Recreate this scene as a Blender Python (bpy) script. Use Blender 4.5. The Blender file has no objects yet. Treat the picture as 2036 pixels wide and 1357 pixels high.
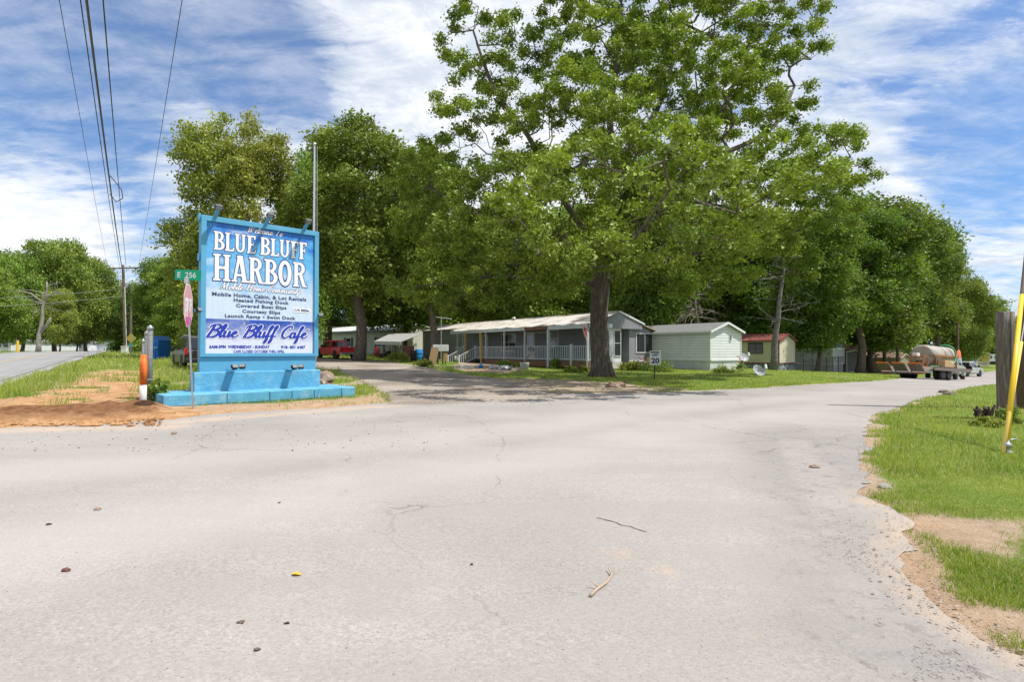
import bpy, math, random
import numpy as np
from mathutils import Vector, Matrix, Euler
rad = math.radians
S = bpy.context.scene
# ------------------------------------------------------------ camera, sky, sun
FPX, CX, CY, CAMH, PITCH = 1100.0, 1018.0, 678.5, 1.4, rad(1.016)
cd = bpy.data.cameras.new('camera'); cam = bpy.data.objects.new('camera', cd)
S.collection.objects.link(cam); S.camera = cam
cd.sensor_width = 36; cd.lens = 36 * FPX / 2036; cd.clip_start = .05; cd.clip_end = 4000
cam.location = (0, 0, CAMH); cam.rotation_euler = (rad(90) + PITCH, 0, 0)
SUN_AZ = Vector((.975, -.22)).normalized(); SUN_EL = rad(62)
sd = bpy.data.lights.new('sun', 'SUN'); sd.energy = 3.7; sd.angle = rad(.55); sd.color = (1, .955, .89)
sun = bpy.data.objects.new('sun', sd); S.collection.objects.link(sun)
sv = Vector((SUN_AZ.x * math.cos(SUN_EL), SUN_AZ.y * math.cos(SUN_EL), math.sin(SUN_EL)))
sun.rotation_euler = sv.to_track_quat('Z', 'Y').to_euler(); sun.location = (30, -20, 60)
S.view_settings.view_transform = 'Standard'; S.view_settings.look = 'None'
S.view_settings.exposure = 0.60; S.view_settings.gamma = 1
S.cycles.max_bounces = 8; S.cycles.diffuse_bounces = 3; S.cycles.transmission_bounces = 5
S.cycles.use_adaptive_sampling = True

def pdir(px, py):
    u, v = (px - CX) / FPX, (CY - py) / FPX
    return Vector((u, math.cos(PITCH) - v * math.sin(PITCH), math.sin(PITCH) + v * math.cos(PITCH)))
def P(px, py, z):                       # the point seen at a pixel, z metres deep
    d = pdir(px, py); return Vector((0, 0, CAMH)) + d * (z / d.y)

def NN(nt, t, **kw):
    n = nt.nodes.new(t)
    for k, v in kw.items():
        if hasattr(n, k): setattr(n, k, v)
    return n
class G_:                                # small node graph helper
    def __init__(s, nt): s.nt = nt
    def lk(s, a, b): s.nt.links.new(a, b)
    def inp(s, sock, v):
        if v is None: return
        if hasattr(v, 'is_output') or isinstance(v, bpy.types.NodeSocket): s.lk(v, sock)
        elif isinstance(v, (tuple, list)) and len(v) == 3 and sock.type == 'RGBA': sock.default_value = (*v, 1)
        else: sock.default_value = v
    def math(s, op, a, b=None, c=None, clamp=False):
        n = NN(s.nt, 'ShaderNodeMath', operation=op); n.use_clamp = clamp
        s.inp(n.inputs[0], a); s.inp(n.inputs[1], b)
        if c is not None: s.inp(n.inputs[2], c)
        return n.outputs[0]
    def vm(s, op, a, b=None, scale=None):
        n = NN(s.nt, 'ShaderNodeVectorMath', operation=op); s.inp(n.inputs[0], a)
        if b is not None: s.inp(n.inputs[1], b)
        if scale is not None: s.inp(n.inputs['Scale'], scale)
        return n.outputs['Value'] if op in ('DOT_PRODUCT', 'LENGTH', 'DISTANCE') else n.outputs[0]
    def mix(s, f, a, b, bt='MIX'):
        n = NN(s.nt, 'ShaderNodeMix', data_type='RGBA', blend_type=bt)
        s.inp(n.inputs['Factor'], f); s.inp(n.inputs[6], a); s.inp(n.inputs[7], b); return n.outputs[2]
    def mr(s, v, a, b, c=0., d=1., smooth=True):
        n = NN(s.nt, 'ShaderNodeMapRange'); n.interpolation_type = 'SMOOTHSTEP' if smooth else 'LINEAR'
        s.inp(n.inputs[0], v)
        for i, q in zip((1, 2, 3, 4), (a, b, c, d)): n.inputs[i].default_value = q
        return n.outputs[0]
    def noise(s, vec, scale, detail=4, rough=.55, dist=0, out='Fac'):
        n = NN(s.nt, 'ShaderNodeTexNoise'); s.inp(n.inputs['Vector'], vec)
        n.inputs['Scale'].default_value = scale; n.inputs['Detail'].default_value = detail
        n.inputs['Roughness'].default_value = rough; n.inputs['Distortion'].default_value = dist
        return n.outputs[out]
    def mapping(s, vec, loc=(0, 0, 0), rot=(0, 0, 0), scale=(1, 1, 1)):
        n = NN(s.nt, 'ShaderNodeMapping'); s.inp(n.inputs[0], vec)
        n.inputs[1].default_value = loc; n.inputs[2].default_value = rot; n.inputs[3].default_value = scale
        return n.outputs[0]
    def bump(s, h, strength=.3, dist=.02):
        n = NN(s.nt, 'ShaderNodeBump'); n.inputs['Strength'].default_value = strength
        n.inputs['Distance'].default_value = dist; s.inp(n.inputs['Height'], h); return n.outputs[0]

W = bpy.data.worlds.new('World'); S.world = W; W.use_nodes = True
nt = W.node_tree; nt.nodes.clear(); g = G_(nt)
out = NN(nt, 'ShaderNodeOutputWorld'); bg = NN(nt, 'ShaderNodeBackground'); g.lk(bg.outputs[0], out.inputs[0])
bg.inputs[1].default_value = .15
sky = NN(nt, 'ShaderNodeTexSky'); sky.sky_type = 'NISHITA'; sky.sun_disc = False
sky.sun_elevation = SUN_EL; sky.sun_rotation = math.atan2(SUN_AZ.x, SUN_AZ.y); sky.dust_density = .6; sky.ozone_density = 2.5
tc = NN(nt, 'ShaderNodeTexCoord').outputs['Generated']
dirn = g.vm('NORMALIZE', tc)
sep = NN(nt, 'ShaderNodeSeparateXYZ'); g.lk(dirn, sep.inputs[0])
zz = g.math('MAXIMUM', sep.outputs[2], 0.0)
den = g.math('ADD', zz, .16)
cmb = NN(nt, 'ShaderNodeCombineXYZ')
g.lk(g.math('DIVIDE', sep.outputs[0], den), cmb.inputs[0]); g.lk(g.math('DIVIDE', sep.outputs[1], den), cmb.inputs[1])
pl = cmb.outputs[0]
big = g.noise(g.mapping(pl, (3.1, 1.7, 0), (0, 0, .5), (.8, 1.1, 1)), 1.1, 5, .55, .3)
wisp = g.noise(g.mapping(pl, (7, 2, 0), (0, 0, -.9), (1.0, 2.4, 1)), 3.4, 9, .66, .35)
mot = g.noise(g.mapping(pl, (2, 9, 0), (0, 0, .3), (1.2, 1, 1)), 9, 7, .7, .3)
puff = g.noise(g.mapping(pl, (1, 5, 0)), 3.2, 7, .6, .2)
def blob(px, py, r0, r1):
    d = pdir(px, py).normalized()
    return g.mr(g.vm('DOT_PRODUCT', dirn, tuple(d)), math.cos(rad(r0)), math.cos(rad(r1)))
cov = g.math('ADD', g.math('MULTIPLY', big, .40), g.math('MULTIPLY', wisp, .62))
cov = g.math('ADD', cov, g.math('ADD', g.math('MULTIPLY', puff, .30), g.math('MULTIPLY', mot, .28)))
for (px, py, r0, r1, am) in [(350, 170, 15, 1, -.22), (20, 150, 12, 1, -.20), (560, 130, 8, 1, -.10), (2010, 285, 8, 1, -.20),
                             (2036, 30, 12, 2, -.08), (1800, 360, 10, 2, -.04), (70, 425, 7, 1.5, .15), (800, 160, 14, 3, .07), (1850, 120, 12, 3, .0),
                             (480, 340, 10, 2, .12), (1000, 300, 16, 4, .1)]:
    cov = g.math('ADD', cov, g.math('MULTIPLY', blob(px, py, r0, r1), am))
cov = g.math('ADD', cov, .02)
m = g.math('MAXIMUM', g.mr(cov, .56, .93), g.mr(wisp, .3, .7, .10, .40))
low = g.mr(sep.outputs[2], .0, .16, 1, 0)
m = g.math('MAXIMUM', m, g.math('MULTIPLY', low, .55))
shade = g.mr(g.math('ADD', g.math('MULTIPLY', puff, .6), g.math('MULTIPLY', mot, .6)), .50, .72)
ccol = g.mix(shade, (4.9, 4.95, 5.05), (3.2, 3.55, 4.0))
ccol = g.mix(g.math('MULTIPLY', low, .75), ccol, (2.8, 3.3, 4.1))
ccol = g.mix(g.math('MULTIPLY', blob(70, 405, 5, 2), .4), ccol, (5.3, 5.3, 5.35))
skc = g.mix(1.0, sky.outputs[0], (.27, .47, .66), 'MULTIPLY')
g.lk(g.mix(m, skc, ccol), bg.inputs[0])

# ------------------------------------------------------------ basic helpers
C = S.collection
rnd = random.Random(7); rng = np.random.default_rng(11)
def tag(o, label=None, cat=None, group=None, kind=None):
    if label: o['label'] = label
    if cat: o['category'] = cat
    if group: o['group'] = group
    if kind: o['kind'] = kind
    return o
def empty(name, loc=(0, 0, 0), rz=0, label=None, cat=None, group=None):
    o = bpy.data.objects.new(name, None); C.objects.link(o); o.location = loc; o.rotation_euler = (0, 0, rz)
    o.empty_display_size = .2; return tag(o, label, cat, group)
def copy_tree(o, parent=None):
    c = o.copy(); C.objects.link(c); c.parent = parent
    for ch in o.children: copy_tree(ch, c)
    return c
def raw_mesh(name, V, F, m, parent=None, smooth=False):
    me = bpy.data.meshes.new(name); me.from_pydata(V, [], F); me.update()
    if smooth: me.polygons.foreach_set('use_smooth', [True] * len(me.polygons))
    o = bpy.data.objects.new(name, me); C.objects.link(o)
    if m: me.materials.append(m)
    o.parent = parent; return o
def np_mesh(name, V, F, m, parent=None, smooth=False, attr=None):
    V = np.asarray(V, np.float32); F = np.asarray(F, np.int32); k = F.shape[1]
    me = bpy.data.meshes.new(name); me.vertices.add(len(V)); me.vertices.foreach_set('co', V.ravel())
    me.loops.add(F.size); me.loops.foreach_set('vertex_index', F.ravel())
    me.polygons.add(len(F)); me.polygons.foreach_set('loop_start', np.arange(0, F.size, k, dtype=np.int32))
    me.update(calc_edges=True)
    me.polygons.foreach_set('use_smooth', np.full(len(F), bool(smooth)))
    for an, dom, arr in (attr or []):
        a = me.attributes.new(an, 'FLOAT', dom); a.data.foreach_set('value', np.asarray(arr, np.float32))
    me.materials.append(m)
    o = bpy.data.objects.new(name, me); C.objects.link(o); o.parent = parent; return o
class MB:
    def __init__(s): s.V = []; s.F = []
    def add(s, V, F):
        n = len(s.V); s.V += [tuple(v) for v in V]; s.F += [tuple(i + n for i in f) for f in F]; return s
    def box(s, x0, x1, y0, y1, z0, z1, M=None):
        V = [Vector(p) for p in [(x0, y0, z0), (x1, y0, z0), (x1, y1, z0), (x0, y1, z0), (x0, y0, z1), (x1, y0, z1), (x1, y1, z1), (x0, y1, z1)]]
        if M is not None: V = [M @ v for v in V]
        return s.add(V, [(0, 3, 2, 1), (4, 5, 6, 7), (0, 1, 5, 4), (1, 2, 6, 5), (2, 3, 7, 6), (3, 0, 4, 7)])
    def beam(s, a, b, w, h, up=(0, 0, 1)):
        a = Vector(a); b = Vector(b); d = (b - a); L = d.length; d.normalize(); u = Vector(up)
        x = d.cross(u)
        if x.length < 1e-4: x = Vector((1, 0, 0))
        x.normalize(); u = x.cross(d)
        M = Matrix((( x.x, d.x, u.x, a.x), (x.y, d.y, u.y, a.y), (x.z, d.z, u.z, a.z), (0, 0, 0, 1)))
        return s.box(-w / 2, w / 2, 0, L, -h / 2, h / 2, M)
    def tube(s, pts, r, n=8, caps=True):
        pts = [Vector(p) for p in pts]
        if not isinstance(r, (list, tuple)): r = [r] * len(pts)
        rings = []; prev = None
        for i, p in enumerate(pts):
            a = pts[max(i - 1, 0)]; b = pts[min(i + 1, len(pts) - 1)]
            d = (b - a).normalized()
            if prev is None: x = d.orthogonal().normalized()
            else:
                x = prev - d * prev.dot(d); x = x.normalized() if x.length > 1e-6 else d.orthogonal().normalized()
            prev = x; y = d.cross(x)
            rings.append([p + (x * math.cos(2 * math.pi * k / n) + y * math.sin(2 * math.pi * k / n)) * r[i] for k in range(n)])
        V = [v for q in rings for v in q]; F = []
        for i in range(len(pts) - 1):
            for k in range(n):
                a = i * n + k; b = i * n + (k + 1) % n; F.append((a, b, b + n, a + n))
        if caps: F.append(tuple(range(n - 1, -1, -1))); F.append(tuple((len(pts) - 1) * n + k for k in range(n)))
        return s.add(V, F)
    def lathe(s, prof, n=20, M=None):       # (r, z) profile round z
        V = []; F = []
        for r, z in prof:
            for k in range(n): V.append(Vector((r * math.cos(2 * math.pi * k / n), r * math.sin(2 * math.pi * k / n), z)))
        for i in range(len(prof) - 1):
            for k in range(n):
                a = i * n + k; b = i * n + (k + 1) % n; F.append((a, b, b + n, a + n))
        if prof[0][0] > 1e-4: F.append(tuple(range(n - 1, -1, -1)))
        if prof[-1][0] > 1e-4: F.append(tuple((len(prof) - 1) * n + k for k in range(n)))
        if M is not None: V = [M @ v for v in V]
        return s.add(V, F)
    def prism(s, poly, a, b, M=None):       # poly in (x,z), extruded along y from a to b
        n = len(poly); V = [Vector((x, a, z)) for x, z in poly] + [Vector((x, b, z)) for x, z in poly]
        if M is not None: V = [M @ v for v in V]
        F = [tuple(range(n)), tuple(range(2 * n - 1, n - 1, -1))]
        for i in range(n):
            j = (i + 1) % n; F.append((i, i + n, j + n, j))
        return s.add(V, F)
    def blob(s, c, r, seed=0, jit=.25, sx=1, sy=1, sz=1):
        t = (1 + 5 ** .5) / 2; rr = random.Random(seed)
        ico = [(-1, t, 0), (1, t, 0), (-1, -t, 0), (1, -t, 0), (0, -1, t), (0, 1, t), (0, -1, -t), (0, 1, -t), (t, 0, -1), (t, 0, 1), (-t, 0, -1), (-t, 0, 1)]
        V = [Vector(v).normalized() for v in ico]
        F = [(0, 11, 5), (0, 5, 1), (0, 1, 7), (0, 7, 10), (0, 10, 11), (1, 5, 9), (5, 11, 4), (11, 10, 2), (10, 7, 6), (7, 1, 8), (3, 9, 4), (3, 4, 2), (3, 2, 6), (3, 6, 8), (3, 8, 9), (4, 9, 5), (2, 4, 11), (6, 2, 10), (8, 6, 7), (9, 8, 1)]
        if r > .06:
            mid = {}; F2 = []
            def mp(a, b):
                k = (min(a, b), max(a, b))
                if k not in mid: mid[k] = len(V); V.append(((V[a] + V[b]) / 2).normalized())
                return mid[k]
            for a, b, c2 in F:
                x, y, z = mp(a, b), mp(b, c2), mp(c2, a); F2 += [(a, x, z), (b, y, x), (c2, z, y), (x, y, z)]
            F = F2
        V = [Vector((v.x * sx, v.y * sy, v.z * sz)) * r * (1 + rr.uniform(-jit, jit)) + Vector(c) for v in V]
        return s.add(V, F)
    def build(s, name, m, parent=None, smooth=False, bevel=0):
        o = raw_mesh(name, s.V, s.F, m, parent, smooth)
        if bevel:
            b = o.modifiers.new('bevel', 'BEVEL'); b.width = bevel; b.segments = 2; b.limit_method = 'ANGLE'; b.angle_limit = rad(35)
        return o
# ------------------------------------------------------------ materials
def mat(name, col, rough=.75, nscale=3, namt=.25, bump=0, bscale=None, metal=0, col2=None, c2scale=1.2, c2lo=.5, c2hi=.65, spec=.4, coat=0, stretch=None):
    m = bpy.data.materials.new(name); m.use_nodes = True; nt = m.node_tree; b = nt.nodes['Principled BSDF']; g = G_(nt)
    tc = NN(nt, 'ShaderNodeTexCoord').outputs['Object']
    if stretch: tc = g.mapping(tc, scale=stretch)
    n = g.noise(tc, nscale, 6, .6)
    base = col
    if col2 is not None: base = g.mix(g.mr(g.noise(tc, c2scale, 5, .6), c2lo, c2hi), col, col2)
    f = g.mr(n, .25, .75, 1 - namt, 1 + namt * .6, False)
    hs = NN(nt, 'ShaderNodeHueSaturation'); g.inp(hs.inputs['Color'], base); g.lk(f, hs.inputs['Value'])
    g.lk(hs.outputs[0], b.inputs['Base Color'])
    b.inputs['Roughness'].default_value = rough; b.inputs['Metallic'].default_value = metal
    b.inputs['Specular IOR Level'].default_value = spec; b.inputs['Coat Weight'].default_value = coat
    if bump: g.lk(g.bump(g.noise(tc, bscale or nscale * 3, 6, .65), bump, .02), b.inputs['Normal'])
    return m
def siding(name, col, pitch, axis='z', depth=.012, rough=.6, dirt=None, namt=.12, groove=.12, dark=.62):
    m = mat(name, col, rough, 1.5, namt); nt = m.node_tree; b = nt.nodes['Principled BSDF']; g = G_(nt)
    tc = NN(nt, 'ShaderNodeTexCoord').outputs['Object']; sp = NN(nt, 'ShaderNodeSeparateXYZ'); g.lk(tc, sp.inputs[0])
    v = sp.outputs[2] if axis == 'z' else g.math('ADD', sp.outputs[0], sp.outputs[1])
    fr = g.math('FRACT', g.math('DIVIDE', v, pitch))
    if axis == 'z': hgt = g.math('SUBTRACT', 1.0, fr)
    else: hgt = g.mr(g.math('ABSOLUTE', g.math('SUBTRACT', fr, .5)), .40, .48, 1, 0)
    g.lk(g.bump(hgt, .8, depth), b.inputs['Normal'])
    old = b.inputs['Base Color'].links[0].from_socket
    line = g.mr(fr, 0, groove, dark, 1) if axis == 'z' else g.mr(hgt, 0, 1, .68, 1)
    c = g.mix(1.0, old, line, 'MULTIPLY')
    if dirt:
        c = g.mix(g.math('MULTIPLY', g.mr(g.noise(g.mapping(tc, scale=(1, 1, .5)), 1.1, 6, .65), .45, .75), dirt[1]), c, dirt[0])
    g.lk(c, b.inputs['Base Color']); return m
def glass(name='window glass', col=(.03, .035, .04)):
    m = bpy.data.materials.new(name); m.use_nodes = True; b = m.node_tree.nodes['Principled BSDF']
    b.inputs['Base Color'].default_value = (*col, 1); b.inputs['Roughness'].default_value = .06; b.inputs['Specular IOR Level'].default_value = .8
    return m
M = {}
M['glass'] = glass(); M['glass_blind'] = glass('glass over blinds', (.22, .23, .24))
M['white'] = mat('white paint', (.68, .68, .66), .55, 2, .1)
M['white_trim'] = mat('white trim', (.72, .73, .72), .5, 4, .06)
M['galv'] = mat('galvanised steel', (.42, .43, .44), .45, 14, .2, metal=.6)
M['alum'] = mat('brushed aluminium', (.62, .63, .64), .35, 8, .1, metal=.7)
M['black'] = mat('black plastic', (.02, .02, .022), .5, 8, .2)
M['rubber'] = mat('tyre rubber', (.025, .025, .026), .85, 20, .3)
M['wood_grey'] = mat('weathered wood', (.16, .125, .10), .9, 6, .45, .6, 14, col2=(.23, .20, .175), c2scale=3, stretch=(6, 6, .6))
M['wood_pole'] = mat('utility pole wood', (.15, .10, .075), .9, 6, .4, .5, 12, col2=(.22, .17, .13), stretch=(5, 5, .5))
M['wood_new'] = mat('yellow lumber', (.50, .33, .14), .7, 6, .2, .1, stretch=(5, 5, 1))
M['wood_red'] = mat('brown stained wood', (.19, .095, .055), .8, 5, .35, .1)
M['clay_board'] = mat('tan particle board', (.48, .32, .17), .85, 20, .2)
M['rust'] = mat('rusty steel', (.20, .085, .04), .8, 8, .4)
M['yellow'] = mat('yellow plastic', (.80, .50, .015), .38, 3, .06)
M['orange'] = mat('orange plastic', (.85, .17, .02), .45, 6, .1)
M['red'] = mat('red paint', (.42, .012, .015), .3, 3, .1, coat=.6)
M['sign_blue'] = mat('sky blue painted wood', (.092, .34, .53), .6, 5, .09, .15, 20)
M['sign_blue_rough'] = mat('sky blue painted masonry', (.105, .365, .55), .75, 5, .16, .9, 22, col2=(.175, .40, .53), c2scale=2.5)
M['navy'] = mat('navy print', (.02, .035, .20), .5, 3, .02)
M['navy_text'] = mat('slate navy print', (.05, .07, .17), .5, 3, .02)
M['blue_print'] = mat('royal blue print', (.015, .04, .36), .5, 3, .02)
M['white_print'] = mat('white print', (.76, .77, .80), .5, 1.2, .07)
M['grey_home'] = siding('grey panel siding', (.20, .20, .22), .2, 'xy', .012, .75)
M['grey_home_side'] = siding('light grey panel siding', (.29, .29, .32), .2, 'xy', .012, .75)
M['rail'] = mat('pale grey paint', (.50, .54, .56), .6, 5, .12)
M['roof_white'] = mat('weathered white roof coating', (.54, .51, .46), .8, 4, .2, .2, 12, col2=(.27, .18, .11), c2scale=.9, c2lo=.5, c2hi=.68)
M['shingle'] = mat('grey shingle', (.20, .20, .20), .9, 9, .5, .5, 30)
M['stone'] = mat('brown sandstone', (.30, .21, .15), .9, 3, .5, .7, 9, col2=(.42, .36, .30))
M['blue_plastic'] = mat('blue plastic', (.02, .22, .55), .4, 3, .1)
M['cream_metal'] = siding('cream metal siding', (.62, .61, .53), .35, 'xy', .02, .5)
M['tar'] = mat('dark junk', (.03, .028, .027), .8, 6, .4)

_m = M['sign_blue_rough']; _nt = _m.node_tree; _b = _nt.nodes['Principled BSDF']; _g = G_(_nt)   # flaked paint and mud splash along the foot of the masonry
_tc = NN(_nt, 'ShaderNodeTexCoord').outputs['Object']; _sp = NN(_nt, 'ShaderNodeSeparateXYZ'); _g.lk(_tc, _sp.inputs[0])
_n = _g.noise(_tc, 5, 7, .75); _old = _b.inputs['Base Color'].links[0].from_socket
_f = _g.mr(_g.math('ADD', _sp.outputs[2], _g.math('MULTIPLY', _g.math('SUBTRACT', _n, .5), .32)), .03, .10, 1, 0)
_c = _g.mix(_g.math('MULTIPLY', _f, .85), _old, (.09, .15, .19)); _c = _g.mix(_g.math('MULTIPLY', _f, _g.mr(_n, .5, .6)), _c, (.33, .25, .18))
_c = _g.mix(_g.mr(_g.noise(_tc, 26, 5, .7), .70, .74), _c, (.42, .50, .54)); _g.lk(_c, _b.inputs['Base Color'])
# ------------------------------------------------------------ terrain
TX = [-5000, 15, 23, 30, 53, 167, 5000]; TH = [0, 0, -.24, -.67, -1.67, -2.8, -3.4]
def _sp(v, k): return np.logaddexp(0, v / k) * k
def H(x, y):
    x = np.asarray(x, float); y = np.asarray(y, float)
    d = (np.interp(x - 3, TX, TH) + np.interp(x, TX, TH) + np.interp(x + 3, TX, TH)) / 3
    v = .03 * ((y - x) / 2 - 13); r = _sp(v, .08); r = r - _sp(r - 1.22, .07)
    return d + r
def h1(x, y): return float(H(x, y))
def Gv(px, py):
    px = np.asarray(px, float); py = np.asarray(py, float)
    u, v = (px - CX) / FPX, (CY - py) / FPX
    dy = math.cos(PITCH) - v * math.sin(PITCH); dz = math.sin(PITCH) + v * math.cos(PITCH)
    u = u / dy; s = dz / dy
    y = np.full(px.shape, 2.0); step = 1.02; hit = np.zeros(px.shape, bool); yy = y.copy()
    for i in range(330):
        ny = yy * step
        under = (CAMH + s * ny) < H(u * ny, ny)
        new = under & ~hit
        y = np.where(new, (yy + ny) / 2, y); hit |= under
        yy = ny
    # refine
    lo = y / step; hi = y * step
    for i in range(14):
        mid = (lo + hi) / 2; un = (CAMH + s * mid) < H(u * mid, mid)
        hi = np.where(un, mid, hi); lo = np.where(un, lo, mid)
    y = (lo + hi) / 2
    return u * y, y, hit
def G(px, py):
    x, y, h = Gv([px], [py]); return Vector((x[0], y[0], h1(x[0], y[0])))
def GP(pts):
    x, y, h = Gv([p[0] for p in pts], [p[1] for p in pts]); return [(float(a), float(b)) for a, b in zip(x, y)]
def vnoise(x, y, s, seed=0):
    x = np.asarray(x) * s + seed * 17.3; y = np.asarray(y) * s + seed * 7.7
    xi = np.floor(x).astype(np.int64); yi = np.floor(y).astype(np.int64); fx = x - xi; fy = y - yi
    fx = fx * fx * (3 - 2 * fx); fy = fy * fy * (3 - 2 * fy)
    def h(a, b):
        n = (a * 374761393 + b * 668265263 + seed * 1013) & 0xffffffff
        n = ((n ^ (n >> 13)) * 1274126177) & 0xffffffff
        return ((n ^ (n >> 16)) & 0xffff) / 65535.
    return (h(xi, yi) * (1 - fx) + h(xi + 1, yi) * fx) * (1 - fy) + (h(xi, yi + 1) * (1 - fx) + h(xi + 1, yi + 1) * fx) * fy
def fbm(x, y, s, seed=0): return (vnoise(x, y, s, seed) + .5 * vnoise(x, y, s * 2.1, seed + 1) + .25 * vnoise(x, y, s * 4.3, seed + 2)) / 1.75
def inside(poly, x, y):
    x = np.asarray(x); y = np.asarray(y); r = np.zeros(x.shape, bool); n = len(poly)
    for i in range(n):
        x0, y0 = poly[i]; x1, y1 = poly[(i + 1) % n]
        if y0 == y1: continue
        c = ((y0 > y) != (y1 > y)) & (x < (x1 - x0) * (y - y0) / (y1 - y0) + x0); r ^= c
    return r
def pdist(poly, x, y):
    x = np.asarray(x, float); y = np.asarray(y, float); d = np.full(x.shape, 1e9); n = len(poly)
    for i in range(n):
        x0, y0 = poly[i]; x1, y1 = poly[(i + 1) % n]; dx, dy = x1 - x0, y1 - y0; L = dx * dx + dy * dy + 1e-12
        t = np.clip(((x - x0) * dx + (y - y0) * dy) / L, 0, 1)
        d = np.minimum(d, np.hypot(x - x0 - t * dx, y - y0 - t * dy))
    return np.where(inside(poly, x, y), -d, d)
def rough_poly(poly, step=.35, amp=.12, seed=1):
    out = []; n = len(poly)
    for i in range(n):
        a = np.array(poly[i]); b = np.array(poly[(i + 1) % n]); L = np.linalg.norm(b - a)
        k = max(1, int(L / step)) if L < 60 else max(1, int(L / 4))
        nn = np.array([-(b - a)[1], (b - a)[0]]) / (L + 1e-9)
        for j in range(k):
            p = a + (b - a) * j / k; o = (fbm(p[0], p[1], .9, seed) - .5) * 2 * amp + (fbm(p[0], p[1], 3.5, seed + 5) - .5) * amp + (fbm(p[0], p[1], 11, seed + 9) - .5) * amp * .9
            out.append(tuple(p + nn * o))
    return out
ROAD = GP([(-250, 872), (0, 853), (150, 848), (300, 838), (420, 826), (600, 815), (765, 803)]) + \
       GP([(860, 800), (960, 790), (1060, 782), (1180, 784), (1290, 783), (1380, 779), (1500, 773), (1650, 764), (1750, 758), (1860, 750), (1985, 737), (2036, 733), (2120, 729)]) + \
       [(190, 205), (205, 196)] + \
       GP([(2140, 746), (2036, 759), (1985, 765), (1900, 778), (1800, 803), (1745, 825), (1722, 850), (1722, 890), (1712, 912), (1735, 945), (1710, 985), (1775, 1010), (1800, 1040),
           (1795, 1100), (1790, 1135), (1860, 1205), (2036, 1300)]) + [(3.2, 1.6), (4.5, -6), (-26, -6), (-34, 6), (-26.8, 17), (-19.5, 17.5)]
DRIVE = GP([(770, 806), (768, 788), (730, 765), (700, 748), (668, 738), (600, 733), (520, 726), (520, 716), (640, 711), (700, 716), (760, 719), (830, 728), (880, 739), (960, 750), (1040, 766), (1120, 786), (1060, 800)])
DD = Vector((-.55, .835)).normalized(); DL = Vector((-DD.y, DD.x)); DL = -DL if DL.x > 0 else DL
_p = Vector((-24.3, 29.3))
LROAD = [tuple(_p - DD * 17), tuple(_p + DD * 20), tuple(_p + DD * 60), tuple(_p + DD * 160), tuple(_p + DD * 160 + DL * 7.4), tuple(_p + DD * 60 + DL * 7.4), tuple(_p + DD * 20 + DL * 7.4), tuple(_p - DD * 17 + DL * 7.4)]
PAD = [tuple(_p + DD * 22 + DL * 7.3), tuple(_p + DD * 28 + DL * 7.3), tuple(_p + DD * 26 + DL * 30), tuple(_p + DD * 20 + DL * 30)]
ROADR = rough_poly(ROAD, .10, .15, 3)
DIRT_L = GP([(-200, 890), (60, 860), (320, 846), (420, 830), (330, 815), (318, 800), (300, 770), (296, 742), (240, 736), (190, 738), (140, 765), (60, 790), (0, 800), (-60, 812), (-200, 830)])
MUD_L = GP([(-60, 842), (60, 838), (200, 838), (300, 828), (312, 812), (270, 806), (180, 818), (60, 820), (-60, 824)])
DIRT_R = GP([(1760, 985), (1830, 1000), (1880, 1030), (1960, 1040), (2060, 1050), (2060, 1130), (1960, 1110), (1850, 1075), (1820, 1110), (1830, 1170), (1930, 1205), (2060, 1215), (2400, 1330), (2400, 1700), (2036, 1310), (1850, 1220), (1760, 1140), (1780, 1040)])
OAKD = GP([(960, 752), (1100, 756), (1240, 764), (1340, 774), (1300, 786), (1150, 788), (1040, 778), (960, 764)])
SIGND = GP([(330, 835), (330, 812), (500, 806), (705, 795), (760, 780), (775, 800), (600, 818), (420, 830)])
BEDD = GP([(900, 734), (920, 718), (1000, 722), (1060, 734), (1000, 744), (940, 742)])
def masks(x, y):
    dr = pdist(ROAD, x, y); n1 = fbm(x, y, .8, 4); n2 = fbm(x, y, 2.6, 9)
    edge = np.clip(np.where(x < -4, 1.15, .72) - dr / (.2 + .8 * n1 ** 2) + (n2 - .5) * 1.8, 0, 1) * np.where(x > 14, .5, 1)
    mudd = pdist(MUD_L, x, y); dl = pdist(DIRT_L, x, y); left = np.clip(.6 - dl / .8 + (n2 - .5) * 2.4, 0, 1) * np.where((fbm(x, y, 1.3, 77) > .66) & (mudd > .3), .1, 1)
    rr = pdist(DIRT_R, x, y); right = np.clip(.5 - rr / .45 + (n2 - .5) * 1.6, 0, 1)
    oak = np.clip(.6 - pdist(OAKD, x, y) / 1.2 + (n2 - .5) * 1.6, 0, 1) * .8
    sg = np.clip(.7 - pdist(SIGND, x, y) / .5 + (n2 - .5) * 1.4, 0, 1) * .8
    bd = np.clip(.5 - pdist(BEDD, x, y) / .6 + (n2 - .5) * 1., 0, 1)
    dv = np.clip(.6 - pdist(DRIVE, x, y) / .8 + (n2 - .5) * 1.6, 0, 1) * .8
    bare = np.clip((fbm(x, y, .5, 21) - .66) * 5, 0, .7)
    mud = np.clip(.6 - mudd / .4 + (n2 - .5) * 2.2, 0, 1)
    dirt = np.max([edge, left, right, oak, sg, dv, bd, bare], 0)
    clay = np.clip(left + right * .3 + edge * np.where(x < -6, .9, .25) + sg * .6, 0, 1)
    return dirt, clay, mud
def axis(segs):
    out = []
    for a, b, st in segs: out += list(np.arange(a, b, st))
    return np.array(out + [segs[-1][1]])
gx = axis([(-900, -300, 100), (-300, -100, 20), (-100, -40, 3), (-40, -18, 1), (-18, 14, .22), (14, 40, 1), (40, 80, 2.5), (80, 300, 12), (300, 900, 100)])
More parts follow.
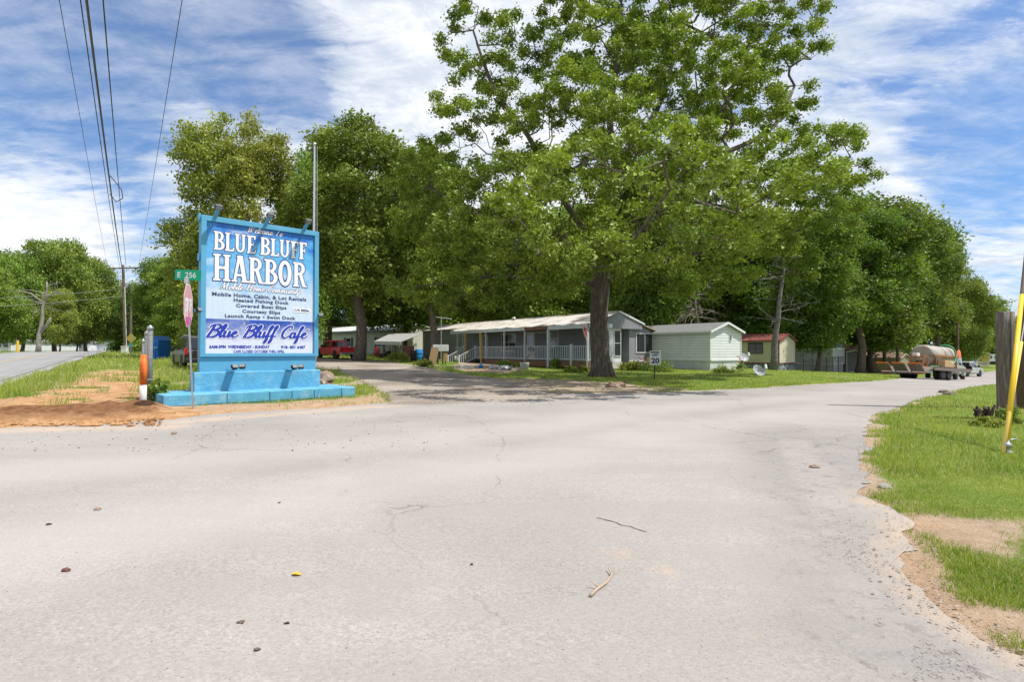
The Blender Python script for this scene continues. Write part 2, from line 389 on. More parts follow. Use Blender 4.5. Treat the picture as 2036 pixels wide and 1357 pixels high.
gy = axis([(-60, -10, 10), (-10, 2, 2), (2, 28, .22), (28, 60, 1), (60, 120, 3), (120, 300, 12), (300, 1500, 100)])
X, Y = np.meshgrid(gx, gy); Z = H(X, Y)
dirt, clay, mud = masks(X.ravel(), Y.ravel())
dr = pdist(ROAD, X.ravel(), Y.ravel()); dd = pdist(DRIVE, X.ravel(), Y.ravel()); dlr = pdist(LROAD, X.ravel(), Y.ravel())
off = np.clip((np.minimum(np.minimum(dr, dd), dlr) - .15) / .6, 0, 1)
bumps = (fbm(X.ravel(), Y.ravel(), 1.2, 30)) * .05 + mud * fbm(X.ravel(), Y.ravel(), 3.2, 31) * .22 + np.clip(clay, 0, 1) * fbm(X.ravel(), Y.ravel(), 2.4, 33) * .05
Z = Z + (off * bumps).reshape(Z.shape)
nx, ny = len(gx), len(gy); I = np.arange(nx * ny).reshape(ny, nx)
F = np.stack([I[:-1, :-1], I[:-1, 1:], I[1:, 1:], I[1:, :-1]], -1).reshape(-1, 4)
def ground_mat():
    m = bpy.data.materials.new('grass and clay soil'); m.use_nodes = True; nt = m.node_tree; b = nt.nodes['Principled BSDF']; g = G_(nt)
    pos = NN(nt, 'ShaderNodeNewGeometry').outputs['Position']
    at = lambda n: (lambda q: q.outputs['Fac'])(NN(nt, 'ShaderNodeAttribute', attribute_name=n))
    n1 = g.noise(pos, .7, 6, .6); n2 = g.noise(pos, 9, 7, .7); n3 = g.noise(pos, 45, 4, .7)
    gr = g.mix(g.mr(n1, .4, .62), (.17, .25, .03), (.27, .33, .06))
    gr = g.mix(g.mr(n2, .48, .72), gr, (.27, .24, .10))
    gr = g.mix(g.mr(n3, .35, .65), gr, (.09, .14, .02))
    sand = g.mix(g.mr(n2, .35, .65), (.44, .35, .27), (.34, .26, .19))
    cl = g.mix(g.mr(g.noise(pos, 3, 7, .7), .38, .62), (.55, .34, .18), (.38, .20, .09))
    cl = g.mix(g.mr(n3, .55, .75), cl, (.30, .15, .07))
    d = g.mix(at('clay'), sand, cl)
    d = g.mix(at('mud'), d, g.mix(g.mr(n2, .4, .6), (.14, .065, .03), (.27, .13, .06)))
    f = g.mr(g.math('ADD', at('dirt'), g.math('MULTIPLY', g.math('SUBTRACT', n3, .5), .8)), .35, .6)
    g.lk(g.mix(f, gr, d), b.inputs['Base Color']); b.inputs['Roughness'].default_value = .95; b.inputs['Specular IOR Level'].default_value = .15
    g.lk(g.bump(g.math('ADD', n2, g.math('MULTIPLY', n3, .5)), .9, .05), b.inputs['Normal']); return m
M['ground'] = ground_mat()
tag(np_mesh('ground', np.stack([X, Y, Z], -1).reshape(-1, 3), F, M['ground'], None, True,
            [('dirt', 'POINT', dirt), ('clay', 'POINT', clay), ('mud', 'POINT', mud)]), kind='structure')

def sheet(name, poly, m, dz, cell=1.0, near=None):
    """a surface laid on the terrain: clipped grid so that it follows the slope"""
    import bmesh
    bm = bmesh.new(); vs = [bm.verts.new((x, y, 0)) for x, y in poly]; f = bm.faces.new(vs)
    bmesh.ops.triangulate(bm, faces=[f])
    xs = [p[0] for p in poly]; ys = [p[1] for p in poly]
    def cuts(a, b):
        c = a; o = []
        while c < b:
            o.append(c); c += cell if abs(c) < 60 else 4
        return o
    for c in cuts(min(xs) + cell, max(xs)): bmesh.ops.bisect_plane(bm, geom=bm.verts[:] + bm.edges[:] + bm.faces[:], plane_co=(c, 0, 0), plane_no=(1, 0, 0))
    for c in cuts(min(ys) + cell, max(ys)): bmesh.ops.bisect_plane(bm, geom=bm.verts[:] + bm.edges[:] + bm.faces[:], plane_co=(0, c, 0), plane_no=(0, 1, 0))
    for v in bm.verts: v.co.z = h1(v.co.x, v.co.y) + dz + .0006 * max(0, math.hypot(v.co.x, v.co.y) - 30)
    bmesh.ops.recalc_face_normals(bm, faces=bm.faces)
    if bm.faces and sum(f.normal.z for f in bm.faces) < 0: bmesh.ops.reverse_faces(bm, faces=bm.faces)
    me = bpy.data.meshes.new(name); bm.to_mesh(me); bm.free(); me.materials.append(m)
    o = bpy.data.objects.new(name, me); C.objects.link(o); return o
def seg_mask(g, pos, a, b, r0, r1):
    a = Vector((a[0], a[1], 0)); b = Vector((b[0], b[1], 0)); ab = b - a
    pa = g.vm('SUBTRACT', g.vm('MULTIPLY', pos, (1, 1, 0)), tuple(a))
    t = g.math('DIVIDE', g.vm('DOT_PRODUCT', pa, tuple(ab)), max(ab.length_squared, 1e-6), clamp=True)
    d = g.vm('LENGTH', g.vm('SUBTRACT', pa, g.vm('SCALE', tuple(ab), scale=t)))
    return g.mr(d, r0, r1, 1, 0)
def road_mat(name, base, dark, near=True):
    m = bpy.data.materials.new(name); m.use_nodes = True; nt = m.node_tree; b = nt.nodes['Principled BSDF']; g = G_(nt)
    pos = NN(nt, 'ShaderNodeNewGeometry').outputs['Position']
    n1 = g.noise(pos, .35, 5, .55, .4); n2 = g.noise(pos, 2.2, 6, .65); n3 = g.noise(pos, 60, 5, .75); n4 = g.noise(pos, 150, 2, .6)
    vo = NN(nt, 'ShaderNodeTexVoronoi'); g.lk(pos, vo.inputs['Vector']); vo.inputs['Scale'].default_value = 75
    c = g.mix(g.mr(n1, .36, .66), base, dark)
    c = g.mix(g.math('MULTIPLY', g.mr(n2, .45, .75), .3), c, dark)
    sepc = NN(nt, 'ShaderNodeSeparateColor'); g.lk(vo.outputs['Color'], sepc.inputs[0])
    stone = g.mr(sepc.outputs[0], 0, 1, .84, 1.13, False)
    vo2 = NN(nt, 'ShaderNodeTexVoronoi'); g.lk(pos, vo2.inputs['Vector']); vo2.inputs['Scale'].default_value = 34
    sep2 = NN(nt, 'ShaderNodeSeparateColor'); g.lk(vo2.outputs['Color'], sep2.inputs[0])
    chip = g.math('MULTIPLY', g.mr(sep2.outputs[0], .86, .9), g.mr(vo2.outputs['Distance'], .12, .3, 1, 0))
    c = g.mix(g.math('MULTIPLY', chip, .38), c, (.17, .15, .14)); chip2 = g.math('MULTIPLY', g.mr(sep2.outputs[1], .86, .9), g.mr(vo2.outputs['Distance'], .12, .3, 1, 0)); c = g.mix(g.math('MULTIPLY', chip2, .5), c, (.50, .47, .44))
    c = g.mix(1.0, c, stone, 'MULTIPLY')
    c = g.mix(1.0, c, g.mr(n3, .3, .7, .88, 1.10, False), 'MULTIPLY')
    hgt = g.math('ADD', g.math('MULTIPLY', n3, .6), g.math('MULTIPLY', vo.outputs['Distance'], -.5))
    if near:
        w = g.math('MULTIPLY', g.math('SUBTRACT', n2, .5), 1.6)
        q = lambda px, py: tuple(G(px, py)[:2])
        wp = g.vm('ADD', pos, g.vm('SCALE', g.noise(pos, 1.7, 5, .6, 0, 'Color'), scale=.45))
        wp = g.vm('SUBTRACT', wp, (.22, .22, .22))
        # darker worn strip by the right edge, rough broken track inside it
        k = None
        for a, bb, r in [((1560, 850), (1600, 940), .9), ((1600, 940), (1660, 1060), .75), ((1660, 1060), (1760, 1250), .7), ((1760, 1250), (1900, 1420), .7)]:
            s_ = seg_mask(g, wp, q(*a), q(*bb), r * .35, r); k = s_ if k is None else g.math('MAXIMUM', k, s_)
        for a, bb, r in [((1710, 860), (1730, 940), 1.0), ((1740, 1080), (1950, 1330), .55)]:
            k = g.math('MAXIMUM', k, g.math('MULTIPLY', seg_mask(g, wp, q(*a), q(*bb), r * .4, r), .8))
        c = g.mix(g.math('MULTIPLY', k, g.mr(n2, .3, .65, .15, .65)), c, (.235, .22, .21))
        k2 = seg_mask(g, wp, q(1580, 880), q(1625, 960), .12, .3)
        k2 = g.math('MAXIMUM', k2, seg_mask(g, wp, q(1625, 960), q(1665, 1010), .1, .28))
        wv = NN(nt, 'ShaderNodeTexWave'); g.lk(g.mapping(pos, rot=(0, 0, -.4)), wv.inputs[0]); wv.inputs['Scale'].default_value = 2.4; wv.inputs['Distortion'].default_value = 2
        wv.bands_direction = 'Y'
        c = g.mix(g.math('MULTIPLY', k2, .35), c, (.40, .36, .33))
        hgt = g.math('ADD', hgt, g.math('MULTIPLY', g.math('MULTIPLY', k2, wv.outputs['Fac']), 1.2))
        rgh = g.noise(wp, 7, 6, .75, .8); hgt = g.math('ADD', hgt, g.math('MULTIPLY', k, g.math('MULTIPLY', rgh, 5)))
        c = g.mix(g.math('MULTIPLY', g.math('MULTIPLY', k, g.mr(rgh, .54, .64)), .75), c, (.15, .135, .13))
        # tyre polish sweeping through the junction
        t1 = None
        for pts in ([(-100, 950), (500, 905), (1000, 860), (1300, 815), (1700, 782)], [(-100, 1120), (500, 1010), (1000, 925), (1350, 860), (1650, 810)]):
            for a, bb in zip(pts, pts[1:]):
                s_ = seg_mask(g, wp, q(*a), q(*bb), .1, 1.3); t1 = s_ if t1 is None else g.math('MAXIMUM', t1, s_)
        band = g.noise(g.mapping(pos, rot=(0, 0, -.35), scale=(.10, 1.1, 1)), 1.6, 5, .6, .6)
        c = g.mix(g.mr(band, .40, .62, 0, .5), c, tuple(x * .84 for x in base))
        pat = g.noise(pos, .9, 3, .5, 1.2); c = g.mix(g.mr(pat, .56, .62, 0, .28), c, tuple(x * .86 for x in base))
        c = g.mix(g.math('MULTIPLY', t1, .38), c, tuple(min(1, x * 1.2) for x in base))
        # clay spilled on the asphalt
        s = None
        for a, bb, r, am in [((1215, 1105), (1222, 1110), .10, 1), ((1290, 1140), (1300, 1150), .13, 1), ((1240, 1120), (1285, 1140), .10, .5), ((1095, 1022), (1098, 1023), .09, .7),
                             ((1075, 1020), (1080, 1020), .06, .5), ((1490, 1255), (1505, 1262), .04, .35), ((1440, 1130), (1442, 1131), .04, .3), ((1330, 1170), (1345, 1172), .07, .4)]:
            s_ = g.math('MULTIPLY', seg_mask(g, wp, q(*a), q(*bb), 0, r * 1.7), am); s = s_ if s is None else g.math('MAXIMUM', s, s_)
        s = g.math('MULTIPLY', s, g.mr(g.math('ADD', g.math('MULTIPLY', n2, .5), g.math('MULTIPLY', n3, .5)), .44, .62)); c = g.mix(g.math('MULTIPLY', s, .75), c, (.48, .36, .25))
        dl = None
        for a, bb, r in [((-200, 862), (330, 850), .7), ((330, 842), (780, 808), .55), ((780, 800), (1200, 790), .5)]:
            s_ = seg_mask(g, wp, q(*a), q(*bb), .05, r); dl = s_ if dl is None else g.math('MAXIMUM', dl, s_)
        c = g.mix(g.math('MULTIPLY', dl, g.mr(n2, .3, .6, .1, .75)), c, (.47, .36, .265))
        e = None
        for a, bb, r in [((1725, 985), (1810, 1040), .3), ((1810, 1040), (1800, 1130), .3), ((1800, 1130), (1870, 1210), .28), ((1870, 1210), (2060, 1310), .3)]:
            s_ = seg_mask(g, wp, q(*a), q(*bb), .05, r); e = s_ if e is None else g.math('MAXIMUM', e, s_)
        c = g.mix(g.math('MULTIPLY', e, g.mr(n2, .35, .6, .1, .9)), c, (.41, .33, .26))
        # cracks
        vc = NN(nt, 'ShaderNodeTexVoronoi'); vc.feature = 'DISTANCE_TO_EDGE'; g.lk(wp, vc.inputs['Vector']); vc.inputs['Scale'].default_value = .33
        crack = g.math('MULTIPLY', g.mr(vc.outputs['Distance'], 0, .006, 1, 0), g.mr(n1, .45, .6))
        cr2 = seg_mask(g, g.vm('ADD', pos, g.vm('SCALE', g.noise(pos, 6, 4, .7, 0, 'Color'), scale=.1)), tuple(Vector(q(1192, 1033)) + Vector((.05, .05))), tuple(Vector(q(1283, 1060)) + Vector((.05, .05))), .004, .02)
        crack = g.math('MAXIMUM', g.math('MULTIPLY', crack, .4), g.math('MULTIPLY', cr2, .9))
        c = g.mix(crack, c, (.05, .045, .04)); hgt = g.math('SUBTRACT', hgt, g.math('MULTIPLY', crack, 1.5))
    g.lk(c, b.inputs['Base Color']); b.inputs['Roughness'].default_value = .88; b.inputs['Specular IOR Level'].default_value = .25
    g.lk(g.bump(hgt, .4, .010), b.inputs['Normal']); return m
M['asphalt'] = road_mat('worn pale asphalt', (.352, .325, .302), (.28, .26, .246))
M['asphalt2'] = road_mat('grey asphalt', (.30, .295, .29), (.25, .245, .245), False)
M['gravel'] = road_mat('grey gravel', (.35, .30, .25), (.21, .17, .14), False)
M['concrete'] = road_mat('pale concrete', (.62, .60, .56), (.5, .48, .45), False)
tag(sheet('road', ROADR, M['asphalt'], .008), kind='structure')
o_ = tag(sheet('gravel_driveway', rough_poly(DRIVE, .5, .25, 8), M['gravel'], .012), kind='structure')
tag(sheet('side_road', LROAD, M['asphalt2'], .03, 3), kind='structure')
tag(sheet('concrete_driveway', PAD, M['concrete'], .045, 3), kind='structure')
yl = [tuple(_p + DD * -10 + DL * 3.6), tuple(_p + DD * 110 + DL * 3.6), tuple(_p + DD * 110 + DL * 3.75), tuple(_p + DD * -10 + DL * 3.75)]
tag(sheet('road_centre_line', yl, mat('faded yellow road paint', (.50, .38, .16), .9, 5, .4), .042, 3), kind='structure')

# ------------------------------------------------------------ grass, clods, loose stones
def blades(name, n, pxr, pyr, hfun, seed, tall=0, label='', cat='grass', flower=0):
    r = np.random.default_rng(seed); px = r.uniform(*pxr, n); py = pyr[0] + (pyr[1] - pyr[0]) * r.random(n)
    x, y, hit = Gv(px, py); x = x + r.normal(0, .03, n); ok = hit & (y < 90)
    x, y = x[ok], y[ok]
    d, cl, mu = masks(x, y)
    keep = (pdist(ROADR[::2], x, y) > .02) & (pdist(DRIVE, x, y) > -.1) & (pdist(LROAD, x, y) > .1) & (pdist(PAD, x, y) > .1)
    clump = fbm(x, y, 1.6, 50); keep &= (r.random(len(x)) > (d * 1.25 - (clump - .45) * .8)) & (r.random(len(x)) > (fbm(x, y, .7, 61) - .52) * 3.2) & (mu < .4)
    for bp in BUILDPADS: keep &= ~inside(bp, x, y)
    x, y, clump = x[keep], y[keep], clump[keep]; k = len(x)
    hh = hfun(x, y, r, clump); wd = np.maximum(.0035, y * .0008) * r.uniform(.7, 1.3, k)
    a = r.uniform(0, 6.28, k); bx, by = np.cos(a), np.sin(a); la = r.uniform(0, 6.28, k); ln = hh * r.uniform(.1, .75, k)
    z = H(x, y) + .0
    V = np.zeros((k, 5, 3)); dx, dy = bx * wd / 2, by * wd / 2
    V[:, 0] = np.stack([x - dx, y - dy, z], 1); V[:, 1] = np.stack([x + dx, y + dy, z], 1)
    mx, my = x + np.cos(la) * ln * .35, y + np.sin(la) * ln * .35
    V[:, 2] = np.stack([mx + dx * .8, my + dy * .8, z + hh * .6], 1); V[:, 3] = np.stack([mx - dx * .8, my - dy * .8, z + hh * .6], 1)
    V[:, 4] = np.stack([x + np.cos(la) * ln, y + np.sin(la) * ln, z + hh * np.sqrt(np.clip(1 - (ln / hh) ** 2 * .4, .2, 1))], 1)
    b0 = np.arange(k)[:, None] * 5
    F3 = np.concatenate([b0 + [0, 1, 2], b0 + [0, 2, 3], b0 + [3, 2, 4]], 1).reshape(-1, 3)
    tint = np.repeat(np.clip(r.normal(.45, .2, k) + (clump - .5) * 1.3 + (fbm(x, y, .45, 81) - .5) * .9, 0, 1), 3); straw = np.repeat((r.random(k) < .09 + .14 * tall + .5 * np.clip(fbm(x, y, .8, 91) - .58, 0, 1) * 2).astype(float), 3)
    o = np_mesh(name, V.reshape(-1, 3), F3, M['grass'], None, False, [('tint', 'FACE', tint), ('straw', 'FACE', straw)])
    return tag(o, label, cat, None, 'stuff')
def leaf_mat(name, c1, c2, c3=None, trans=.35, attr='tint', objvar=.25):
    m = bpy.data.materials.new(name); m.use_nodes = True; nt = m.node_tree; b = nt.nodes['Principled BSDF']; g = G_(nt); out = nt.nodes['Material Output']
    t = NN(nt, 'ShaderNodeAttribute', attribute_name=attr).outputs['Fac']
    c = g.mix(t, c1, c2)
    if c3: c = g.mix(NN(nt, 'ShaderNodeAttribute', attribute_name='straw').outputs['Fac'], c, c3)
    if objvar:
        hs = NN(nt, 'ShaderNodeHueSaturation'); oi = NN(nt, 'ShaderNodeObjectInfo').outputs['Random']
        g.lk(g.mr(oi, 0, 1, .49, .515, False), hs.inputs['Hue']); g.lk(g.mr(oi, 0, 1, 1 - objvar, 1 + objvar, False), hs.inputs['Value'])
        g.lk(c, hs.inputs['Color']); c = hs.outputs[0]
    g.lk(c, b.inputs['Base Color']); b.inputs['Roughness'].default_value = .5; b.inputs['Specular IOR Level'].default_value = .3
    tr = NN(nt, 'ShaderNodeBsdfTranslucent'); mx = NN(nt, 'ShaderNodeMixShader'); mx.inputs[0].default_value = trans
    g.lk(g.mix(1., c, (1.5, 1.5, .6), 'MULTIPLY'), tr.inputs[0]); g.lk(b.outputs[0], mx.inputs[1]); g.lk(tr.outputs[0], mx.inputs[2]); g.lk(mx.outputs[0], out.inputs[0])
    return m
M['grass'] = leaf_mat('grass blades', (.15, .235, .03), (.37, .44, .085), (.50, .43, .24), .35, objvar=0)
def scatter(name, n, poly_or_px, size, m, label, cat, seed, mask=None, road=False, flat=.6):
    r = np.random.default_rng(seed); rr = random.Random(seed)
    if isinstance(poly_or_px[0], (tuple, list)) and len(poly_or_px) > 2:
        xs = [p[0] for p in poly_or_px]; ys = [p[1] for p in poly_or_px]
        x = r.uniform(min(xs), max(xs), n * 4); y = r.uniform(min(ys), max(ys), n * 4); k = inside(poly_or_px, x, y); x, y = x[k][:n], y[k][:n]
    else:
        (a, b), (c, d) = poly_or_px; x, y, hit = Gv(r.uniform(a, b, n), r.uniform(c, d, n))
    if mask is not None: k = mask(x, y, r); x, y = x[k], y[k]
    n = len(x); s = size[0] * (size[1] / size[0]) ** (r.random(n) ** 2)
    base = np.array([(1, 0, 0), (0, 1, 0), (-1, 0, 0), (0, -1, 0), (0, 0, 1), (0, 0, -1)], float)
    V = base[None] * s[:, None, None] * r.uniform(.55, 1.35, (n, 6, 1)); V[:, :, 2] *= flat
    a = r.uniform(0, 6.28, n); ca, sa = np.cos(a)[:, None], np.sin(a)[:, None]
    vx = V[:, :, 0] * ca - V[:, :, 1] * sa; vy = V[:, :, 0] * sa + V[:, :, 1] * ca
    V = np.stack([vx + x[:, None], vy + y[:, None], V[:, :, 2] + (H(x, y) + (.0085 if road else .02) + s * .15)[:, None]], -1)
    f = np.array([(0, 1, 4), (1, 2, 4), (2, 3, 4), (3, 0, 4), (1, 0, 5), (2, 1, 5), (3, 2, 5), (0, 3, 5)])
    F = (np.arange(n)[:, None, None] * 6 + f[None]).reshape(-1, 3)
    return tag(np_mesh(name, V.reshape(-1, 3), F, m), label, cat, None, 'stuff')
# ------------------------------------------------------------ lettering
def bfont(name, s, x0, x1, z0, z1, m, parent, y=-.004, bold=.0, shear=0, spacing=1, fit=True):
    cu = bpy.data.curves.new(name, 'FONT'); cu.body = s; cu.size = 1; cu.offset = bold; cu.shear = shear; cu.space_character = spacing; cu.resolution_u = 4
    t = bpy.data.objects.new('tmp', cu); C.objects.link(t); bpy.context.view_layer.update()
    me = bpy.data.meshes.new_from_object(t.evaluated_get(bpy.context.evaluated_depsgraph_get())); bpy.data.objects.remove(t); bpy.data.curves.remove(cu)
    V = np.array([v.co[:] for v in me.vertices]); a, b = V.min(0), V.max(0)
    sx = (x1 - x0) / (b[0] - a[0]); sz = (z1 - z0) / (b[1] - a[1])
    for v in me.vertices: v.co = Vector((x0 + (v.co.x - a[0]) * sx, 0, z0 + (v.co.y - a[1]) * sz))
    me.name = name; me.materials.clear(); me.materials.append(m)
    o = bpy.data.objects.new(name, me); C.objects.link(o); o.parent = parent; o.location = (0, y, 0); return o
def iso_mesh(D, xs, zs, lev=0):
    """polygons of the region D<lev on a grid (marching squares)"""
    V = []; F = []; idx = {}
    ny, nx = D.shape; Dm = D - lev
    def vt(key, p):
        if key not in idx: idx[key] = len(V); V.append((p[0], 0, p[1]))
        return idx[key]
    cells = np.argwhere((np.minimum.reduce([Dm[:-1, :-1], Dm[1:, :-1], Dm[:-1, 1:], Dm[1:, 1:]]) < 0))
    for j, i in cells:
        cs = [(j, i), (j, i + 1), (j + 1, i + 1), (j + 1, i)]; poly = []
        for q in range(4):
            a = cs[q]; b = cs[(q + 1) % 4]; da, db = Dm[a], Dm[b]
            if da < 0: poly.append(vt(('v', *a), (xs[a[1]], zs[a[0]])))
            if (da < 0) != (db < 0):
                k = ('e', *min(a, b), *max(a, b)); t = da / (da - db)
                poly.append(vt(k, (xs[a[1]] * (1 - t) + xs[b[1]] * t, zs[a[0]] * (1 - t) + zs[b[0]] * t)))
        if len(poly) >= 3: F.append(tuple(dict.fromkeys(poly)))
    return V, [f for f in F if len(f) >= 3]
def put_iso(name, D, xs, zs, lev, bb, tgt, m, parent, y, xform=None):
    V, F = iso_mesh(D, xs, zs, lev); a0, a1, c0, c1 = bb; x0, x1, z0, z1 = tgt
    V = [(x0 + (v[0] - a0) / (a1 - a0) * (x1 - x0), 0, z0 + (v[2] - c0) / (c1 - c0) * (z1 - z0)) for v in V]
    o = raw_mesh(name, V, F, m, parent); o.location = (0, y, 0); return o
def gbox(x0, z0, x1, z1): return lambda X, Z: np.maximum(np.maximum(x0 - X, X - x1), np.maximum(z0 - Z, Z - z1))
def gell(cx, cz, RX, RZ, rx, rz, half=None):
    def f(X, Z):
        o = (np.hypot((X - cx) / RX, (Z - cz) / RZ) - 1) * min(RX, RZ); i = (np.hypot((X - cx) / rx, (Z - cz) / rz) - 1) * min(rx, rz)
        d = np.maximum(o, -i)
        if half == 'r': d = np.maximum(d, cx - X)
        if half == 'b': d = np.maximum(d, Z - cz)
        return d
    return f
def gseg(x0, z0, x1, z1, w, clip=True):
    def f(X, Z):
        dx, dz = x1 - x0, z1 - z0; L = dx * dx + dz * dz; t = np.clip(((X - x0) * dx + (Z - z0) * dz) / L, 0, 1)
        d = np.hypot(X - x0 - t * dx, Z - z0 - t * dz) - w
        return np.maximum(np.maximum(d, min(z0, z1) - Z), Z - max(z0, z1)) if clip else d
    return f
SER = lambda x0, x1, z: [gbox(x0, 0, x1, .075) if z == 0 else gbox(x0, .925, x1, 1)]
SLAB = {
    'B': (.70, [gbox(.07, 0, .28, 1), gbox(0, 0, .34, .075), gbox(0, .925, .34, 1), gell(.33, .745, .29, .255, .11, .15, 'r'), gell(.33, .27, .35, .27, .15, .16, 'r'),
                gbox(.07, .49, .36, .575), gbox(.2, .9, .34, 1), gbox(.2, 0, .34, .10)]),
    'L': (.60, [gbox(.07, 0, .27, 1), gbox(0, 0, .55, .10), gbox(0, .925, .34, 1), gseg(.5, 0, .55, .22, .05)]),
    'U': (.80, [gbox(.08, .3, .27, 1), gbox(.50, .3, .66, 1), gell(.37, .31, .29, .31, .115, .2, 'b'), gbox(0, .925, .33, 1), gbox(.44, .925, .74, 1)]),
    'E': (.64, [gbox(.07, 0, .28, 1), gbox(0, 0, .56, .10), gbox(0, .90, .55, 1), gbox(.2, .46, .44, .55), gbox(.40, .38, .46, .63), gseg(.52, 0, .57, .23, .045), gseg(.5, .78, .54, 1, .045)]),
    'F': (.60, [gbox(.07, 0, .28, 1), gbox(0, 0, .35, .075), gbox(0, .90, .53, 1), gbox(.2, .46, .42, .55), gbox(.38, .38, .44, .63), gseg(.5, .76, .54, 1, .045)]),
    'H': (.84, [gbox(.07, 0, .27, 1), gbox(.52, 0, .72, 1), gbox(.2, .44, .6, .55), gbox(0, 0, .34, .075), gbox(0, .925, .34, 1), gbox(.45, 0, .79, .075), gbox(.45, .925, .79, 1)]),
    'A': (.80, [gseg(.36, 1.02, .13, 0, .065), gseg(.41, 1.02, .62, 0, .10), gbox(.2, .22, .58, .31), gbox(0, 0, .28, .075), gbox(.46, 0, .80, .075), gbox(.24, .925, .5, 1)]),
    'R': (.76, [gbox(.07, 0, .27, 1), gbox(0, 0, .34, .075), gbox(0, .925, .34, 1), gell(.33, .74, .31, .26, .12, .15, 'r'), gbox(.07, .48, .36, .575), gbox(.2, .9, .34, 1), gseg(.40, .52, .60, 0, .09), gbox(.5, 0, .76, .07)]),
    'O': (.78, [gell(.36, .5, .35, .515, .14, .36)])}
def slab_text(name, s, x0, x1, z0, z1, parent, y):
    step = .0165; w = sum(SLAB[c][0] for c in s); xs = np.arange(-.12, w + .12, step); zs = np.arange(-.12, 1.12, step); X, Z = np.meshgrid(xs, zs)
    D = np.full(X.shape, 9.); x = 0
    for c in s:
        for f in SLAB[c][1]: D = np.minimum(D, f(X - x, Z))
        x += SLAB[c][0]
    bb = (0, w - .05, 0, 1); tgt = (x0, x1, z0, z1)
    put_iso(name + '_outline', D, xs, zs, .032, bb, tgt, M['navy'], parent, y)
    put_iso(name + '_letters', D, xs, zs, 0, bb, tgt, M['white_print'], parent, y - .003)
SC = {  # script strokes: advance, list of polylines
    'e': (.38, [[(0, .18), (.16, .22), (.28, .34), (.2, .45), (.08, .36), (.04, .16), (.14, 0), (.28, .04), (.40, .18)]]),
    'l': (.22, [[(0, .16), (.12, .45), (.22, .85), (.16, 1), (.07, .8), (.05, .2), (.12, 0), (.24, .16)]]),
    'c': (.34, [[(.28, .36), (.18, .45), (.06, .34), (.04, .14), (.14, 0), (.26, .04), (.36, .18)]]),
    'o': (.38, [[(.2, .45), (.06, .34), (.05, .1), (.16, 0), (.28, .1), (.29, .34), (.2, .45), (.24, .34), (.4, .36)]]),
    'm': (.66, [[(0, .3), (.07, .45), (.07, .2), (.05, 0)], [(.07, .28), (.18, .44), (.26, .40), (.26, .2), (.25, 0)], [(.27, .28), (.38, .44), (.46, .4), (.45, .15), (.5, 0), (.58, .03), (.66, .16)]]),
    'n': (.46, [[(0, .3), (.07, .45), (.07, .2), (.05, 0)], [(.07, .28), (.18, .44), (.27, .40), (.26, .15), (.31, 0), (.38, .03), (.46, .16)]]),
    'u': (.46, [[(.0, .3), (.06, .44), (.05, .12), (.12, 0), (.22, .06), (.30, .26), (.31, .44), (.30, .15), (.35, 0), (.46, .16)]]),
    'a': (.46, [[(.30, .40), (.18, .45), (.06, .34), (.05, .1), (.14, 0), (.25, .1), (.31, .42), (.30, .14), (.36, 0), (.46, .16)]]),
    'b': (.38, [[(0, .16), (.12, .5), (.2, .88), (.14, 1), (.07, .8), (.06, .2), (.14, 0), (.28, .1), (.3, .34), (.22, .45), (.1, .34)]]),
    'i': (.22, [[(0, .2), (.08, .44), (.06, .12), (.12, 0), (.22, .16)], [(.12, .62), (.13, .66)]]),
    't': (.26, [[(0, .2), (.12, .5), (.16, .85), (.1, .4), (.08, .1), (.15, 0), (.26, .16)], [(.0, .56), (.28, .6)]]),
    'y': (.42, [[(0, .3), (.06, .44), (.05, .12), (.13, .02), (.25, .12), (.31, .44), (.27, 0), (.16, -.35), (.04, -.38), (.08, -.2), (.42, .16)]]),
    'f': (.30, [[(0, .16), (.14, .5), (.26, .9), (.2, 1), (.12, .85), (.10, .3), (.07, -.2), (.03, -.42), (.12, -.38), (.16, -.1), (.12, .02), (.32, .16)]]),
    'B': (.66, [[(.22, .95), (.16, .5), (.06, .0)], [(.0, .72), (.08, .92), (.34, 1.0), (.55, .9), (.52, .68), (.32, .54), (.2, .53)], [(.3, .54), (.54, .44), (.56, .2), (.40, .02), (.16, -.02), (.04, .08)]]),
    'C': (.56, [[(.50, .78), (.54, .92), (.42, 1.0), (.2, .84), (.06, .5), (.08, .14), (.24, -.01), (.42, .06), (.56, .22)]]),
    'W': (.90, [[(.0, .88), (.1, .98), (.14, .6), (.14, .02), (.34, .5), (.42, .95), (.42, .5), (.44, .02), (.66, .5), (.82, 1.0)]]),
    'T': (.58, [[(.02, .82), (.1, .96), (.4, .95), (.66, 1.02)], [(.34, .95), (.26, .5), (.18, 0)]]),
    'M': (.92, [[(.0, .02), (.1, .4), (.2, .96), (.28, .5), (.34, .1), (.5, .6), (.64, .98), (.62, .5), (.64, .04), (.74, .02), (.84, .16)]]),
    'H': (.80, [[(.06, .84), (.2, .98), (.16, .5), (.08, 0)], [(.62, 1.0), (.54, .5), (.5, .04), (.58, .0), (.7, .14)], [(.06, .5), (.3, .56), (.56, .52)]]), ' ': (.34, [])}
SC['é'] = (.38, SC['e'][1] + [[(.2, .6), (.32, .76)]])
def spline(p, k=5):
    p = [p[0]] + list(p) + [p[-1]]; o = []
    for i in range(1, len(p) - 2):
        for j in range(k):
            t = j / k; q = []
            for a, b, c, d in zip(p[i - 1], p[i], p[i + 1], p[i + 2]):
                q.append(.5 * (2 * b + (c - a) * t + (2 * a - 5 * b + 4 * c - d) * t * t + (3 * b - a - 3 * c + d) * t ** 3))
            o.append(tuple(q))
    return o + [p[-1]]
